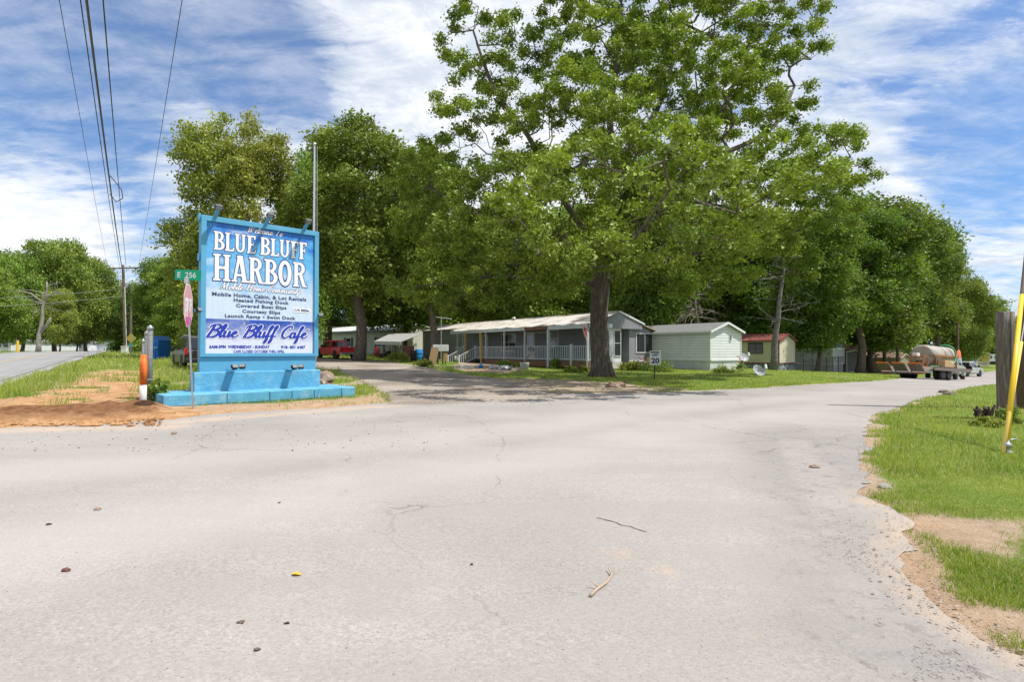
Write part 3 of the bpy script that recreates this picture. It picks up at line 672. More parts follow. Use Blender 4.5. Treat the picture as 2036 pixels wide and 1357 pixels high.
def script_text(name, s, x0, x1, z0, z1, m, parent, y, w=.05, outline=None, step=.024, slant=.28, low=0):
    segs = []; x = 0
    for c in s:
        for st in SC[c][1]:
            q = spline(st) if len(st) > 2 else st; q = [(a + x + slant * b, b) for a, b in q]
            for a, b in zip(q, q[1:]): segs.append((*a, *b, w * (1.25 if b[1] < a[1] - .01 else .72)))
        x += SC[c][0]
    segs = np.array(segs); xs = np.arange(-.25, x + .5, step); zs = np.arange(-.55, 1.2, step); X, Z = np.meshgrid(xs, zs); D = np.full(X.shape, 9.)
    for a, b, c, d, ww in segs:
        i0, i1 = np.searchsorted(xs, [min(a, c) - .25, max(a, c) + .25]); sl = (slice(None), slice(i0, i1)); Xq, Zq = X[sl], Z[sl]
        dx, dz = c - a, d - b; L = dx * dx + dz * dz + 1e-9; t = np.clip(((Xq - a) * dx + (Zq - b) * dz) / L, 0, 1)
        D[sl] = np.minimum(D[sl], np.hypot(Xq - a - t * dx, Zq - b - t * dz) - ww)
    bb = (segs[:, [0, 2]].min() - w, segs[:, [0, 2]].max() + w, 0, 1)
    if outline: put_iso(name + '_shadow', D, xs, zs, .045, bb, (x0, x1, z0, z1), outline, parent, y)
    return put_iso(name + '_letters', D, xs, zs, 0, bb, (x0, x1, z0, z1), m, parent, y - .003)

# ------------------------------------------------------------ the welcome sign
F0 = G(325, 814); F1 = G(705, 791)
tv = Vector((F1.x - F0.x, F1.y - F0.y, 0)); SL = tv.length; tv.normalize(); SANG = math.atan2(tv.y, tv.x); nb = Vector((-tv.y, tv.x, 0))
BACK = 1.02
def s_at(px, back=BACK):                # local x on the sign's face plane seen at a pixel column
    k = (px - CX) / FPX; O = F0 + nb * back
    return (k * O.y - O.x) / (tv.x - k * tv.y)
def z_at(px, py, back=BACK):
    s = s_at(px, back); p = F0 + nb * back + tv * s; return P(px, py, p.y).z
sign = empty('welcome_sign', (F0.x, F0.y, 0), SANG, 'tall sky blue framed billboard reading BLUE BLUFF HARBOR on a painted masonry base', 'sign')
xL, xR = s_at(397), s_at(631.5)
zT = z_at(515, 444.5); zB = z_at(515, 709.5); YF = BACK
fw = .125
fr = MB()
fr.box(xL, xL + fw, YF - .06, YF + .2, zB, zT - .14); fr.box(xR - fw, xR, YF - .06, YF + .2, zB, zT - .14)
fr.box(xL, xR, YF - .062, YF + .2, zT - .14, zT); fr.box(xL + fw, xR - fw, YF - .058, YF + .2, zB, zB + .085)
fr.build('frame', M['sign_blue'], sign, bevel=.006)
MB().box(xL + fw, xR - fw, YF + .03, YF + .17, zB + .085, zT - .14).build('backing_board', M['sign_blue'], sign)
zc = z_at(515, 637.5)
def banner_mat(name, cafe=False, z0=0, z1=1):
    m = bpy.data.materials.new(name); m.use_nodes = True; nt = m.node_tree; b = nt.nodes['Principled BSDF']; g = G_(nt)
    tc = NN(nt, 'ShaderNodeTexCoord').outputs['Object']; sp = NN(nt, 'ShaderNodeSeparateXYZ'); g.lk(tc, sp.inputs[0])
    n = g.noise(g.mapping(tc, scale=(1, 1, 1.5)), 1.25, 6, .55, .5); n2 = g.noise(tc, 3.5, 5, .6)
    t = g.mr(sp.outputs[2], z0, z1, 0, 1, False)
    if cafe:
        f = g.mr(g.math('ADD', g.math('ADD', t, g.math('MULTIPLY', g.math('SUBTRACT', n, .5), .9)), 0), .35, 1.0)
        c = g.mix(f, (.62, .66, .78), (.02, .08, .40)); c = g.mix(g.mr(n2, .55, .7, 0, .3), c, (.70, .73, .8))
    else:
        f = g.mr(g.math('ADD', t, g.math('MULTIPLY', g.math('SUBTRACT', n, .5), 1.1)), .18, .62)
        c = g.mix(f, (.54, .65, .77), (.11, .41, .72))
        f2 = g.mr(g.math('ADD', t, g.math('MULTIPLY', g.math('SUBTRACT', n2, .5), .9)), .66, .98)
        c = g.mix(f2, c, (.015, .15, .55)); c = g.mix(g.mr(n, .58, .75, 0, .55), c, (.64, .73, .81))
    g.lk(c, b.inputs['Base Color']); b.inputs['Roughness'].default_value = .42
    wr = g.noise(g.mapping(tc, rot=(0, .5, 0), scale=(3.0, 1, .5)), 1.3, 4, .6, 1.4)
    g.lk(g.bump(wr, .5, .07), b.inputs['Normal']); return m
bx0, bx1 = xL + fw + .005, xR - fw - .005
bn = MB().box(bx0, bx1, YF, YF + .028, zc + .002, zT - .145).build('main_banner', banner_mat('printed cloud banner', False, zc, zT), sign)
bc = MB().box(bx0, bx1, YF - .004, YF + .027, zB + .09, zc).build('cafe_banner', banner_mat('printed cafe banner', True, zB, zc), sign)
def tx(px): return s_at(px)
def tz(py, px=515): return z_at(px, py)
yt = YF - .006
script_text('welcome_line', 'Welcome To', tx(491), tx(562), tz(464.6), tz(451.6), M['white_print'], bn, yt, .055, M['navy'], .03)
slab_text('blue', 'BLUE', tx(422.5), tx(507), tz(506.5), tz(471), bn, yt)
slab_text('bluff', 'BLUFF', tx(515.5), tx(608), tz(506.5), tz(471), bn, yt)
slab_text('harbor', 'HARBOR', tx(422), tx(607.5), tz(564.5), tz(513.5), bn, yt)
script_text('community_line', 'Mobile Home Community', tx(436), tx(597), tz(579.5), tz(567), M['white_print'], bn, yt, .055, M['navy_text'], .035)
for s_, a, b_, yc in [('Mobile Home, Cabin, & Lot Rentals', 420.5, 608, 590.2), ('Heated Fishing Dock', 463.7, 573.5, 600), ('Covered Boat Slips', 468.5, 569, 610.3), ('Courtesy Slips', 481, 556.8, 620.8), ('Launch Ramp • Swim Dock', 446.4, 587, 631)]:
    dn = 1.6 if any(ch in s_ for ch in 'gpy,') else 0
    bfont('services_line', s_, tx(a), tx(b_), tz(yc + 3.4 + dn), tz(yc - 3.8), M['navy_text'], bn, yt, .036, 0, 1.1)
az0, az1 = tz(620.5), tz(606.5); am = (az0 + az1) / 2; ah = (az1 - az0) / 2; a0, a1 = tx(582), tx(619)
ar = MB().prism([(a0, am - ah * .72), (a0 + (a1 - a0) * .76, am - ah * .72), (a0 + (a1 - a0) * .72, am - ah * 1.25), (a1, am), (a0 + (a1 - a0) * .72, am + ah * 1.25), (a0 + (a1 - a0) * .76, am + ah * .72), (a0, am + ah * .72)], YF - .008, YF - .002).build('arrow', M['white_print'], bn)
bfont('arrow_text', '1/4 Mile', tx(585), tx(613.5), am - ah * .38, am + ah * .42, M['navy_text'], ar, YF - .012, .03)
script_text('cafe_line', 'Blue Bluff Café', tx(409.5), tx(614.5), tz(671.5), tz(647.5), M['blue_print'], bc, yt - .006, .066, M['white_print'], .026)
bfont('hours_line', '6AM-3PM  WEDNESDAY - SUNDAY', tx(416), tx(536.5), tz(693.3), tz(687.2), M['blue_print'], bc, yt - .004, .04)
bfont('phone_line', '918- 801 6487', tx(558.5), tx(607), tz(693.5), tz(687.4), M['blue_print'], bc, yt - .004, .04)
bfont('closed_line', 'CAFE CLOSED OCTOBER THRU APRIL', tx(464.5), tx(565.5), tz(702.3), tz(696.6), M['blue_print'], bc, yt - .004, .018)
# lower wooden apron, masonry base, ledge
z1_ = z_at(515, 738); z2_ = z_at(515, 737)
MB().box(xL - .0, xR - .05, YF + .0, YF + .17, z1_ - .02, zB - .002).build('apron', M['sign_blue'], sign, bevel=.005)
LH = .34
def rough_block(x0, x1, y0, y1, z0, z1, n, amp, seed):
    xs = list(np.linspace(x0, x1, n)); V = []; F = []; rr = random.Random(seed)
    prof = lambda j: [(y0, z0), (y0, z0 + (z1 - z0) * .35), (y0, z1 - .02), (y0 + .02, z1), (y1, z1), (y1, z0)]
    for i, x in enumerate(xs):
        for k, (y, z) in enumerate(prof(i)):
            V.append((x + (rr.uniform(-1, 1) * amp * .3 if 0 < i < n - 1 else 0), y + rr.uniform(-1, 1) * amp * (2 if k == 0 else .8), z + rr.uniform(-1, 1) * amp * (.5 if k > 1 else 1)))
    for i in range(n - 1):
        for k in range(6):
            a = i * 6 + k; b = i * 6 + (k + 1) % 6; F.append((a, b, b + 6, a + 6))
    F.append(tuple(range(5, -1, -1))); F.append(tuple((n - 1) * 6 + k for k in range(6)))
    return V, F
V, Fc = rough_block(xL - .14, xR + .03, YF - .13, YF + .40, LH - .04, z1_, 26, .006, 3); raw_mesh('masonry_base', V, Fc, M['sign_blue_rough'], sign)
V, Fc = rough_block(0, SL, 0, YF + .75, -.1, LH, 34, .010, 5); lg = raw_mesh('ledge', V, Fc, M['sign_blue_rough'], sign)
ck = MB()
for x in (1.38, 2.42, 3.0, 3.62, 4.42): ck.box(x - .006, x + .006, -.016, .05, .08, LH - .02)
ck.box(.0, SL, -.006, .05, .075, .085); ck.build('mortar_joint', mat('dark mortar joint', (.05, .16, .25), .9), lg)
for x_, sd_ in ((.62, 1), (3.75, 7)):       # hairline cracks
    rr = random.Random(sd_); pts = [(x_, -.012, LH - .02)]
    for i in range(6): pts.append((pts[-1][0] + rr.uniform(-.03, .03), -.014, pts[-1][2] - .04))
    MB().tube(pts, .004, 4).build('crack', M['tar'], lg)
# lamps
def lamp_head(p, par, size=.09, tilt=rad(30), rz=0):
    T = Matrix.Translation(p) @ Matrix.Rotation(rz, 4, 'Z') @ Matrix.Rotation(tilt, 4, 'X')
    h = MB().box(-size, size, -.03, .05, -size * .75, size * .75, T).box(-size * .6, size * .6, .05, .09, -size * .5, size * .5, T).build('lamp', M['black'], par, bevel=.008)
    MB().box(-size * .85, size * .85, -.034, -.0305, -size * .6, size * .6, T).build('lens', M['glass_blind'], h)
for px in (427, 527.5, 603.5):
    x = tx(px - 3)
    a = MB().beam((x, YF + .12, zT - .12), (x, YF - .36, zT + .13), .09, .045).build('lamp_arm', M['sign_blue'], sign, bevel=.004)
    lamp_head(Vector((x, YF - .42, zT + .17)), a, .085, rad(55))
for px in (457, 572):
    x = tx(px); zz_ = z_at(px, 735)
    a = MB().box(x - .1, x + .1, YF - .72, YF - .05, zz_ - .015, zz_ + .012).build('lamp_shelf', M['sign_blue'], sign, bevel=.003)
    lamp_head(Vector((x - .07, YF - .70, zz_ + .09)), a, .075, rad(-35), .3); lamp_head(Vector((x + .12, YF - .68, zz_ + .10)), a, .075, rad(-35), -.5)
for x, py in ((xL - .06, 617), (xR + .03, 627)):
    zz_ = z_at(397 if x < 1 else 631, py)
    a = MB().box(x - .06, x + .05, YF - .1, YF + .1, zz_ - .05, zz_ + .03).build('side_bracket', M['sign_blue'], sign)
    lamp_head(Vector((x - .0, YF - .17, zz_)), a, .07, rad(-20), .6 if x < 1 else -.5)
for py in (509, 430): MB().box(xL - .045, xL, YF + .0, YF + .16, z_at(397, py) - .12, z_at(397, py) + .08).build('corner_block', M['sign_blue'], sign)

# ------------------------------------------------------------ stop sign with street name plate
b0 = G(385, 818)
top = P(372, 561, b0.y - .05)
ss = empty('stop_sign', b0, 0, 'faded pink stop sign seen edge-on under a green E 256 street plate', 'road sign')
lean = (top - b0)
pst = MB(); pst.beam((0, 0, -.2), lean * 1.0, .055, .03); po = pst.build('post', M['galv'], ss)
hm = MB()
for i in range(60):
    q = lean * (.05 + .93 * i / 60)
    if q.length > .3: hm.box(q.x - .008, q.x + .008, q.y - .0165, q.y - .0155, q.z - .008, q.z + .008)
hm.build('bolt_hole', M['black'], po)['kind'] = 'stuff'
sp0 = lean * ((P(378, 610, b0.y).z) / lean.z); SH = .485
T = Matrix.Translation(sp0 + Vector((0, -.03, 0))) @ Matrix.Rotation(lean.x / lean.z * 1, 4, 'Y')
rz = rad(110)
op = [(SH * math.cos(rad(22.5 + 45 * k)) / math.cos(rad(22.5)) , SH * math.sin(rad(22.5 + 45 * k)) / math.cos(rad(22.5))) for k in range(8)]
pe = empty('stop_plate_mount', sp0 + Vector((.01, -.02, 0)), 0); bpy.data.objects.remove(pe)
fade = mat('sun-faded stop sign red', (.62, .31, .33), .6, 1.5, .12, col2=(.70, .43, .43), c2scale=1.5)
plate = MB().prism([(a * .985, b) for a, b in op], -.003, .003).build('stop_plate', fade, ss); plate.location = sp0 + Vector((.02, -.04, 0)); plate.rotation_euler = (0, rad(-3), rz)
ring = MB()
for k in range(8):
    a, b = op[k], op[(k + 1) % 8]; ring.add([(a[0], -.005, a[1]), (b[0], -.005, b[1]), (b[0] * .94, -.005, b[1] * .94), (a[0] * .94, -.005, a[1] * .94)], [(0, 1, 2, 3)])
ring.build('border', M['white_print'], plate)
bfont('stop_text', 'STOP', -.36, .36, -.16, .17, M['white_print'], plate, -.006, .03)
MB().prism([(-.2, -.47), (.2, -.47), (.30, -.36), (.30, -.26), (-.30, -.26), (-.30, -.36)], -.007, -.0052).build('sticker', mat('magenta sticker', (.62, .05, .28), .5), plate)
MB().box(-.05, .05, -.03, .03, -.03, .09).build('bracket', M['alum'], ss).location = lean * 1.0
wv = lambda px: P(px, 551, b0.y - .1).x - b0.x
np_ = MB().box(wv(346), wv(398), -.103, -.097, 0, .235).build('street_name_plate', mat('street sign green', (.0, .33, .17), .45, 2, .05), ss); np_.location = (0, .03, P(372, 559.5, b0.y - .1).z - 0); np_.rotation_euler = (0, rad(2.5), 0)
bfont('street_name_text', 'E  256', wv(351), wv(388), .055, .18, M['white_print'], np_, -.106, .012)

# ------------------------------------------------------------ marker and fence posts by the dirt
b1 = G(284.5, 809)
mk = empty('cable_marker', b1, 0, 'orange and white plastic warning marker post standing in the dirt', 'marker post')
mh = P(284.5, 706, b1.y).z - b1.z
mw = .075
MB().lathe([(mw, -.1), (mw, mh * .45)], 18).build('post_base', M['white'], mk, True)
oc = MB().lathe([(mw * 1.04, mh * .42), (mw * 1.04, mh * .90), (mw * .93, mh * .905), (mw * .93, mh * .985), (mw * .8, mh)], 18).build('sleeve', M['orange'], mk, True)
rr = random.Random(4); tl = MB()
def arcq(a0, a1, z0, z1): 
    r_ = mw * 1.05; tl.add([(r_ * math.cos(a0), r_ * math.sin(a0), z0), (r_ * math.cos(a1), r_ * math.sin(a1), z0), (r_ * math.cos(a1), r_ * math.sin(a1), z1), (r_ * math.cos(a0), r_ * math.sin(a0), z1)], [(0, 1, 2, 3)])
z = mh * .53
while z < mh * .86:
    h_ = rr.uniform(.012, .03); arcq(-2.2, -1.95, z, z + h_ * .8)
    for a in (-1.75, -1.55, -1.38, -1.2, -1.05):
        if rr.random() < .8: arcq(a, a + .07, z, z + h_)
    z += h_ + .012
tl.build('printed_warning', M['black'], oc)
for i, (px, py, tp, lab, r_) in enumerate([(297, 804, 646, 'nearest and tallest grey pipe post with a pointed cap by the orange marker', .066), (291, 789, 657, 'second grey pipe post, partly hidden by the capped one in front', .062), (284, 776, 674, 'farthest and shortest grey pipe post of the row behind the marker', .045)]):
    b = G(px, py); hh_ = P(px, tp, b.y).z - b.z
    o = empty('pipe_post', b, 0, lab, 'fence post', 'grey pipe posts beside the dirt patch')
    q = MB().lathe([(r_, -.1), (r_, hh_ - .12)], 16).build('pipe', mat('dull grey steel', (.17, .172, .175), .65, 12, .3, col2=(.22, .19, .165), c2scale=4), o, True)
    MB().lathe([(r_ * 1.12, hh_ - .14), (r_ * 1.12, hh_ - .06), (.0, hh_)], 16).build('cap', M['galv'], o, True)
    for f_ in (.3, .58, .87): MB().lathe([(r_ * 1.06, hh_ * f_), (r_ * 1.06, hh_ * f_ + .04)], 16).build('band', M['galv'], o)
# ------------------------------------------------------------ buildings
BUILDPADS = []
def window(par, pos, ang, w, h, fm=None, pm=None, nx=2, nz=2, fw=.06, name='window', proud=.03):
    T = Matrix.Translation(pos) @ Matrix.Rotation(ang, 4, 'Z'); b = MB()
    b.box(-w / 2, -w / 2 + fw, -proud, .02, -h / 2, h / 2, T); b.box(w / 2 - fw, w / 2, -proud, .02, -h / 2, h / 2, T)
    b.box(-w / 2 + fw, w / 2 - fw, -proud, .02, h / 2 - fw, h / 2, T); b.box(-w / 2 + fw, w / 2 - fw, -proud - .01, .02, -h / 2, -h / 2 + fw, T)
    for i in range(1, nx): x = -w / 2 + w * i / nx; b.box(x - .018, x + .018, -proud + .006, .02, -h / 2 + fw, h / 2 - fw, T)
    for i in range(1, nz): z = -h / 2 + h * i / nz; b.box(-w / 2 + fw, w / 2 - fw, -proud + .009, .018, z - .018, z + .018, T)
    f = b.build(name, fm or M['white_trim'], par)
    MB().box(-w / 2 + fw * .8, w / 2 - fw * .8, -.012, .0, -h / 2 + fw * .8, h / 2 - fw * .8, T).build('pane', pm or M['glass'], f)
    return f
LEFT = -rad(90)
def mobile_home(name, label, corner, ang, W_, L, zb, ze, zr, zs, wall, end, roof, skirt, fascia, over=.15, group=None, cat='mobile home'):
    """corner = near corner on the ground; x runs along the end wall, y along the length"""
    r = empty(name, (corner.x, corner.y, 0), ang, label, cat, group)
    c = math.cos(ang); s = math.sin(ang); BUILDPADS.append([(corner.x + c * a - s * b, corner.y + s * a + c * b) for a, b in [(0, 0), (W_, 0), (W_, L), (0, L)]])
    T = Matrix.Identity(4)
    MB().prism([(0, zs), (W_, zs), (W_, ze), (W_ / 2, zr - .04), (0, ze)], .012, L).build('wall', wall, r)
    MB().prism([(0.004, zs + .002), (W_ - .004, zs + .002), (W_ - .004, ze - .01), (W_ / 2, zr - .06), (.004, ze - .01)], 0, .0115).build('end_wall', end, r)
    MB().box(.03, W_ - .03, .04, L - .04, zb - 1.2, zs).build('skirting', skirt, r)
    b = MB(); th = .05; k = (zr - ze) / (W_ / 2)
    for sgn in (0, 1):
        x0 = -over if sgn == 0 else W_ + over; z0 = ze - k * over
        b.add([(x0, -over, z0), (W_ / 2, -over, zr), (W_ / 2, L + over, zr), (x0, L + over, z0), (x0, -over, z0 + th), (W_ / 2, -over, zr + th), (W_ / 2, L + over, zr + th), (x0, L + over, z0 + th)],
              [(0, 1, 2, 3), (7, 6, 5, 4), (0, 4, 5, 1), (1, 5, 6, 2), (2, 6, 7, 3), (3, 7, 4, 0)])
    rf = b.build('roof', roof, r)
    f = MB(); z0 = ze - k * over
    f.beam((-over - .01, -over - .02, z0 - .02), (W_ / 2, -over - .02, zr - .02), .03, .15); f.beam((W_ + over + .01, -over - .025, z0 - .02), (W_ / 2, -over - .025, zr - .02), .03, .15)
    f.box(-over - .03, -over - .004, -over, L + over, z0 - .07, z0 + .055); f.box(W_ + over + .004, W_ + over + .03, -over, L + over, z0 - .07, z0 + .055)
    f.build('fascia', fascia, r)
    t = MB(); t.box(-.03, .06, -.03, .06, zs, ze - .03); t.box(W_ - .06, W_ + .03, -.03, .06, zs, ze - .03); t.box(-.035, -.002, .06, L, zs - .03, zs + .06); t.box(.06, W_ - .06, -.035, -.002, zs - .03, zs + .06)
    t.build('corner_trim', fascia, r); r['zr'] = 0; del r['zr']
    return r, rf
# white mobile home
M['lap_white'] = siding('white lap siding', (.68, .70, .69), .19, 'z', .02, .45, groove=.3, dark=.5)
M['lap_green'] = siding('pale lap siding', (.72, .73, .72), .19, 'z', .02, .5, groove=.3, dark=.6)
M['skirt_white'] = siding('white vertical skirting', (.62, .65, .62), .13, 'xy', .012, .5, dirt=((.30, .33, .20), .5))
A1 = math.atan2(.58, .815)
c1 = P(1412.5, 740, 38); c1.z = h1(c1.x, c1.y)
zz = lambda px, py, z: P(px, py, z).z
r, rf = mobile_home('mobile_home', 'white lap-sided mobile home with grey shingle roof beside the grey porch home', c1, A1, 3.66, 17, c1.z, zz(1412, 658, 38), zz(1442, 642.5, 39.2), zz(1412, 717.5, 38),
                    M['lap_green'], M['lap_white'], M['shingle'], M['skirt_white'], M['white_trim'], .2)
window(r, Vector((2.35, -.012, zz(1450, 671.5, 39))), 0, .28, .52, nx=1, nz=1, fw=.05)
MB().lathe([(.16, 0), (.16, .28), (.22, .30), (.22, .42), (0, .5)], 14, Matrix.Translation((1.5, 13.2, zz(1442, 642.5, 39.2) - .1))).build('roof_vent', M['alum'], rf, True)
MB().box(2.0, 2.4, 10.6, 11.2, zz(1442, 642.5, 39.2) - .14, zz(1442, 642.5, 39.2) + .08).build('roof_hatch', M['black'], rf)
MB().box(.25, .27, -.02, .0, 0, 0).build('x', M['black'], r); bpy.data.objects.remove(bpy.data.objects['x'])
MB().box(1.0, 1.12, -.035, -.002, .28, .5).build('meter_box', M['alum'], r)
# tan home with red roof and stone skirting
def stone_skirt():
    m = mat('blue-black stone skirting', (.06, .085, .12), .8, 3, .2); nt = m.node_tree; b = nt.nodes['Principled BSDF']; g = G_(nt)
    tc = NN(nt, 'ShaderNodeTexCoord').outputs['Object']; v = NN(nt, 'ShaderNodeTexVoronoi'); v.feature = 'DISTANCE_TO_EDGE'; g.lk(tc, v.inputs['Vector']); v.inputs['Scale'].default_value = 4.2
    g.lk(g.mix(g.mr(v.outputs['Distance'], .03, .09), (.42, .44, .46), (.05, .075, .11)), b.inputs['Base Color']); return m
M['stone_skirt'] = stone_skirt()
M['lap_tan'] = siding('yellowed lap siding', (.50, .49, .34), .19, 'z', .02, .55, dirt=((.38, .43, .24), .5), groove=.3, dark=.6)
M['lap_cream'] = siding('cream lap siding', (.58, .54, .40), .19, 'z', .02, .55, groove=.3, dark=.6)
M['roof_red'] = mat('red-brown shingle', (.17, .04, .03), .85, 6, .4, .4, 20, col2=(.27, .12, .10), c2scale=.8)
A2 = math.atan2(.69, .72)
c2 = P(1549, 739, 45.5)
r, rf = mobile_home('mobile_home', 'cream-green mobile home with a red roof and dark stone-look skirting', c2, A2, 3.66, 14, c2.z, zz(1549, 677, 45.5), zz(1563, 664.5, 46.7), zz(1549, 723.5, 45.5),
                    M['lap_tan'], M['lap_cream'], M['roof_red'], M['stone_skirt'], mat('dark red trim', (.22, .06, .05), .7), .12)
window(r, Vector((-.012, 1.9, zz(1535, 693, 47))), LEFT, 1.25, .95, mat('dark window frame', (.05, .05, .05)), nx=2, nz=2)
# grey shed-like home with rusty roof
M['ribbed_grey'] = siding('dull white ribbed metal', (.42, .44, .46), .3, 'xy', .02, .55, dirt=((.30, .31, .29), .3))
M['roof_rust'] = mat('rusting metal roof', (.40, .27, .12), .8, 5, .5, .2, 9, col2=(.20, .13, .08), c2scale=1)
c3 = P(1656.5, 742, 54)
r, rf = mobile_home('mobile_home', 'dull white ribbed metal mobile home with rusting overhung roof in the shade', c3, A2, 3.5, 13, c3.z, zz(1657, 694, 54), zz(1668, 693, 55.5), zz(1657, 724.5, 54),
                    M['ribbed_grey'], M['ribbed_grey'], M['ribbed_grey'], M['ribbed_grey'], M['white'], .03)
zt = zz(1657, 694, 54); b = MB()
b.prism([(-.4, zt + .32), (1.75, zt + .95), (3.9, zt + .32), (3.9, zt + .38), (1.75, zt + 1.01), (-.4, zt + .38)], -.3, 13.3); b.build('roof_cover', M['roof_rust'], r)
MB().prism([(-.05, zt + .06), (3.55, zt + .06), (3.55, zt + .38), (1.75, zt + .92), (-.05, zt + .38)], .0, .05).build('gable_board', siding('blue-grey boards', (.10, .16, .18), .25, 'xy'), r)
MB().box(.25, .45, -.05, .0, zt - .95, zt - .8).build('outlet_box', M['black'], r)
# chain link fence in front of it
fb = G(1598, 741); cf = empty('chain_link_fence', fb, rad(2), 'low dark chain link fence in front of the rusty-roofed home', 'fence')
e_ = G(1677, 741); Lf = (e_ - fb).length; cf.rotation_euler = (0, 0, math.atan2(e_.y - fb.y, e_.x - fb.x)); k = MB()
for i in range(7): MB().tube([(Lf * i / 6, 0, -.8), (Lf * i / 6, 0, 1.05)], .03, 6).build('post', M['black'], cf)
k.tube([(0, 0, .98), (Lf, 0, .98)], .018, 5); k.build('top_rail', M['black'], cf)
wm = MB()
for i in range(int(Lf / .14)):
    x = -1 + i * .14
    for d_ in (-1, 1):
        a = (x, 0, -.5) if d_ > 0 else (x + 1.4, 0, -.5); bb_ = (x + 1.4, 0, .95) if d_ > 0 else (x, 0, .95)
        if x > 0 and x + 1.4 < Lf: wm.beam(a, bb_, .003, .003)
wm.build('wire_mesh', M['tar'], cf)
# small shed, tan homes and porch house further along
M['tan'] = siding('tan siding', (.42, .36, .28), .2, 'z', .014, .6); M['brownroof'] = mat('brown shingle', (.19, .12, .09), .85, 8, .3, .4, 25)
M['pinkroof'] = mat('faded terracotta roof', (.42, .24, .18), .85, 6, .25)
c4 = P(1683, 741, 60)
mobile_home('garden_shed', 'narrow taupe shed between the rusty-roofed home and the dark tree trunks', c4, rad(12), 1.9, 2.4, c4.z, zz(1683, 699.5, 60), zz(1683, 697, 60), c4.z + .05, M['tan'], siding('taupe panel', (.17, .16, .14), .3, 'xy'), M['brownroof'], M['tan'], M['white'], .08, cat='shed')
c4 = P(1702, 740, 70)
mobile_home('mobile_home', 'pale beige mobile home glimpsed between two dark tree trunks', c4, rad(25), 3.6, 10, c4.z, zz(1702, 699, 70), zz(1702, 692, 70), c4.z + .4, siding('beige siding', (.52, .45, .38), .2, 'z'), siding('beige siding end', (.52, .45, .38), .2, 'z'), M['pinkroof'], M['tan'], M['white'], .1)
c5 = P(1774, 740, 66)
r, rf = mobile_home('porch_house', 'tan cottage with terracotta roof, brown porch roof and air conditioner', c5, rad(58), 4.5, 9, c5.z, zz(1774, 702, 66), zz(1774, 687, 66), c5.z + .4, M['tan'], siding('cream siding', (.55, .48, .36), .2, 'z'), M['pinkroof'], M['tan'], M['tan'], .25, cat='house')
ze = zz(1774, 702, 66)
MB().add([(-.2, .2, ze + .3), (-.2, 6.5, ze + .3), (-2.4, 6.5, ze - .35), (-2.4, .2, ze - .35), (-.2, .2, ze + .36), (-.2, 6.5, ze + .36), (-2.4, 6.5, ze - .29), (-2.4, .2, ze - .29)], [(0, 1, 2, 3), (7, 6, 5, 4), (0, 4, 5, 1), (1, 5, 6, 2), (2, 6, 7, 3), (3, 7, 4, 0)]).build('porch_roof', M['brownroof'], r)
for y in (.3, 2.3, 4.3, 6.3): MB().box(-2.35, -2.23, y, y + .12, c5.z - .3, ze - .33).build('porch_post', M['tan'], r)
window(r, Vector((-.012, 4.8, ze - 1.0)), LEFT, 1.2, 1.1, M['white_trim'], mat('yellow curtain', (.55, .42, .20)), nx=2)  # curtain pane in one even yellow base colour
MB().box(-.4, -.02, 1.2, 2.2, ze - 1.3, ze - .7).build('air_conditioner', M['white'], r, bevel=.02)
rl = MB(); rl.box(-2.34, -2.28, .3, 6.4, c5.z + 1.0, c5.z + 1.06)
for i in range(30): rl.box(-2.33, -2.29, .4 + i * .2, .46 + i * .2, c5.z + .2, c5.z + 1.0)
rl.build('railing', mat('purple-grey railing', (.16, .09, .11), .8), r)
c6 = P(1790, 741, 62)
mobile_home('garden_shed', 'small tan barn-roofed shed behind the tank trailer', c6, rad(35), 2.6, 3, c6.z, zz(1790, 712, 62), zz(1790, 704, 62), c6.z + .1, M['tan'], siding('olive tan boards', (.30, .27, .16), .3, 'xy'), M['brownroof'], M['tan'], M['tan'], .12, cat='shed')
# far right camper and pale house
c7 = P(1954, 722, 150)
r, rf = mobile_home('travel_trailer', 'white travel trailer with three dark windows at the far end of the lane', c7, rad(-2), 7.4, 3, c7.z, zz(1954, 707, 150), zz(1954, 705.5, 150), zz(1954, 718.6, 150), M['white'], mat('pale blue-white trailer skin', (.60, .68, .70), .4), M['white'], M['black'], M['white'], .05, cat='camper')
for i in range(3): window(r, Vector((1.9 + i * 1.75, -.02, zz(1954, 711, 150))), 0, 1.25, .85, M['white'], nx=1, nz=1)
c8 = P(1895, 722, 120)
mobile_home('small_house', 'pale blue and white house behind the far pickup', c8, rad(10), 6.5, 8, c8.z, zz(1895, 703, 120), zz(1895, 697, 120), c8.z + .3, mat('pale blue wall', (.45, .58, .62)), mat('pale blue gable', (.50, .62, .66)), mat('white metal roof', (.62, .64, .66), .5), M['white'], M['white'], .3, cat='house')
c8 = P(1931, 722, 125)
mobile_home('small_house', 'yellow house partly hidden by the leaning tree at the far right', c8, rad(5), 4.6, 8, c8.z, zz(1931, 705, 125), zz(1931, 699, 125), c8.z + .2, mat('yellow wall', (.50, .38, .10)), mat('yellow gable', (.50, .38, .10)), M['shingle'], M['tan'], M['white'], .3, cat='house')

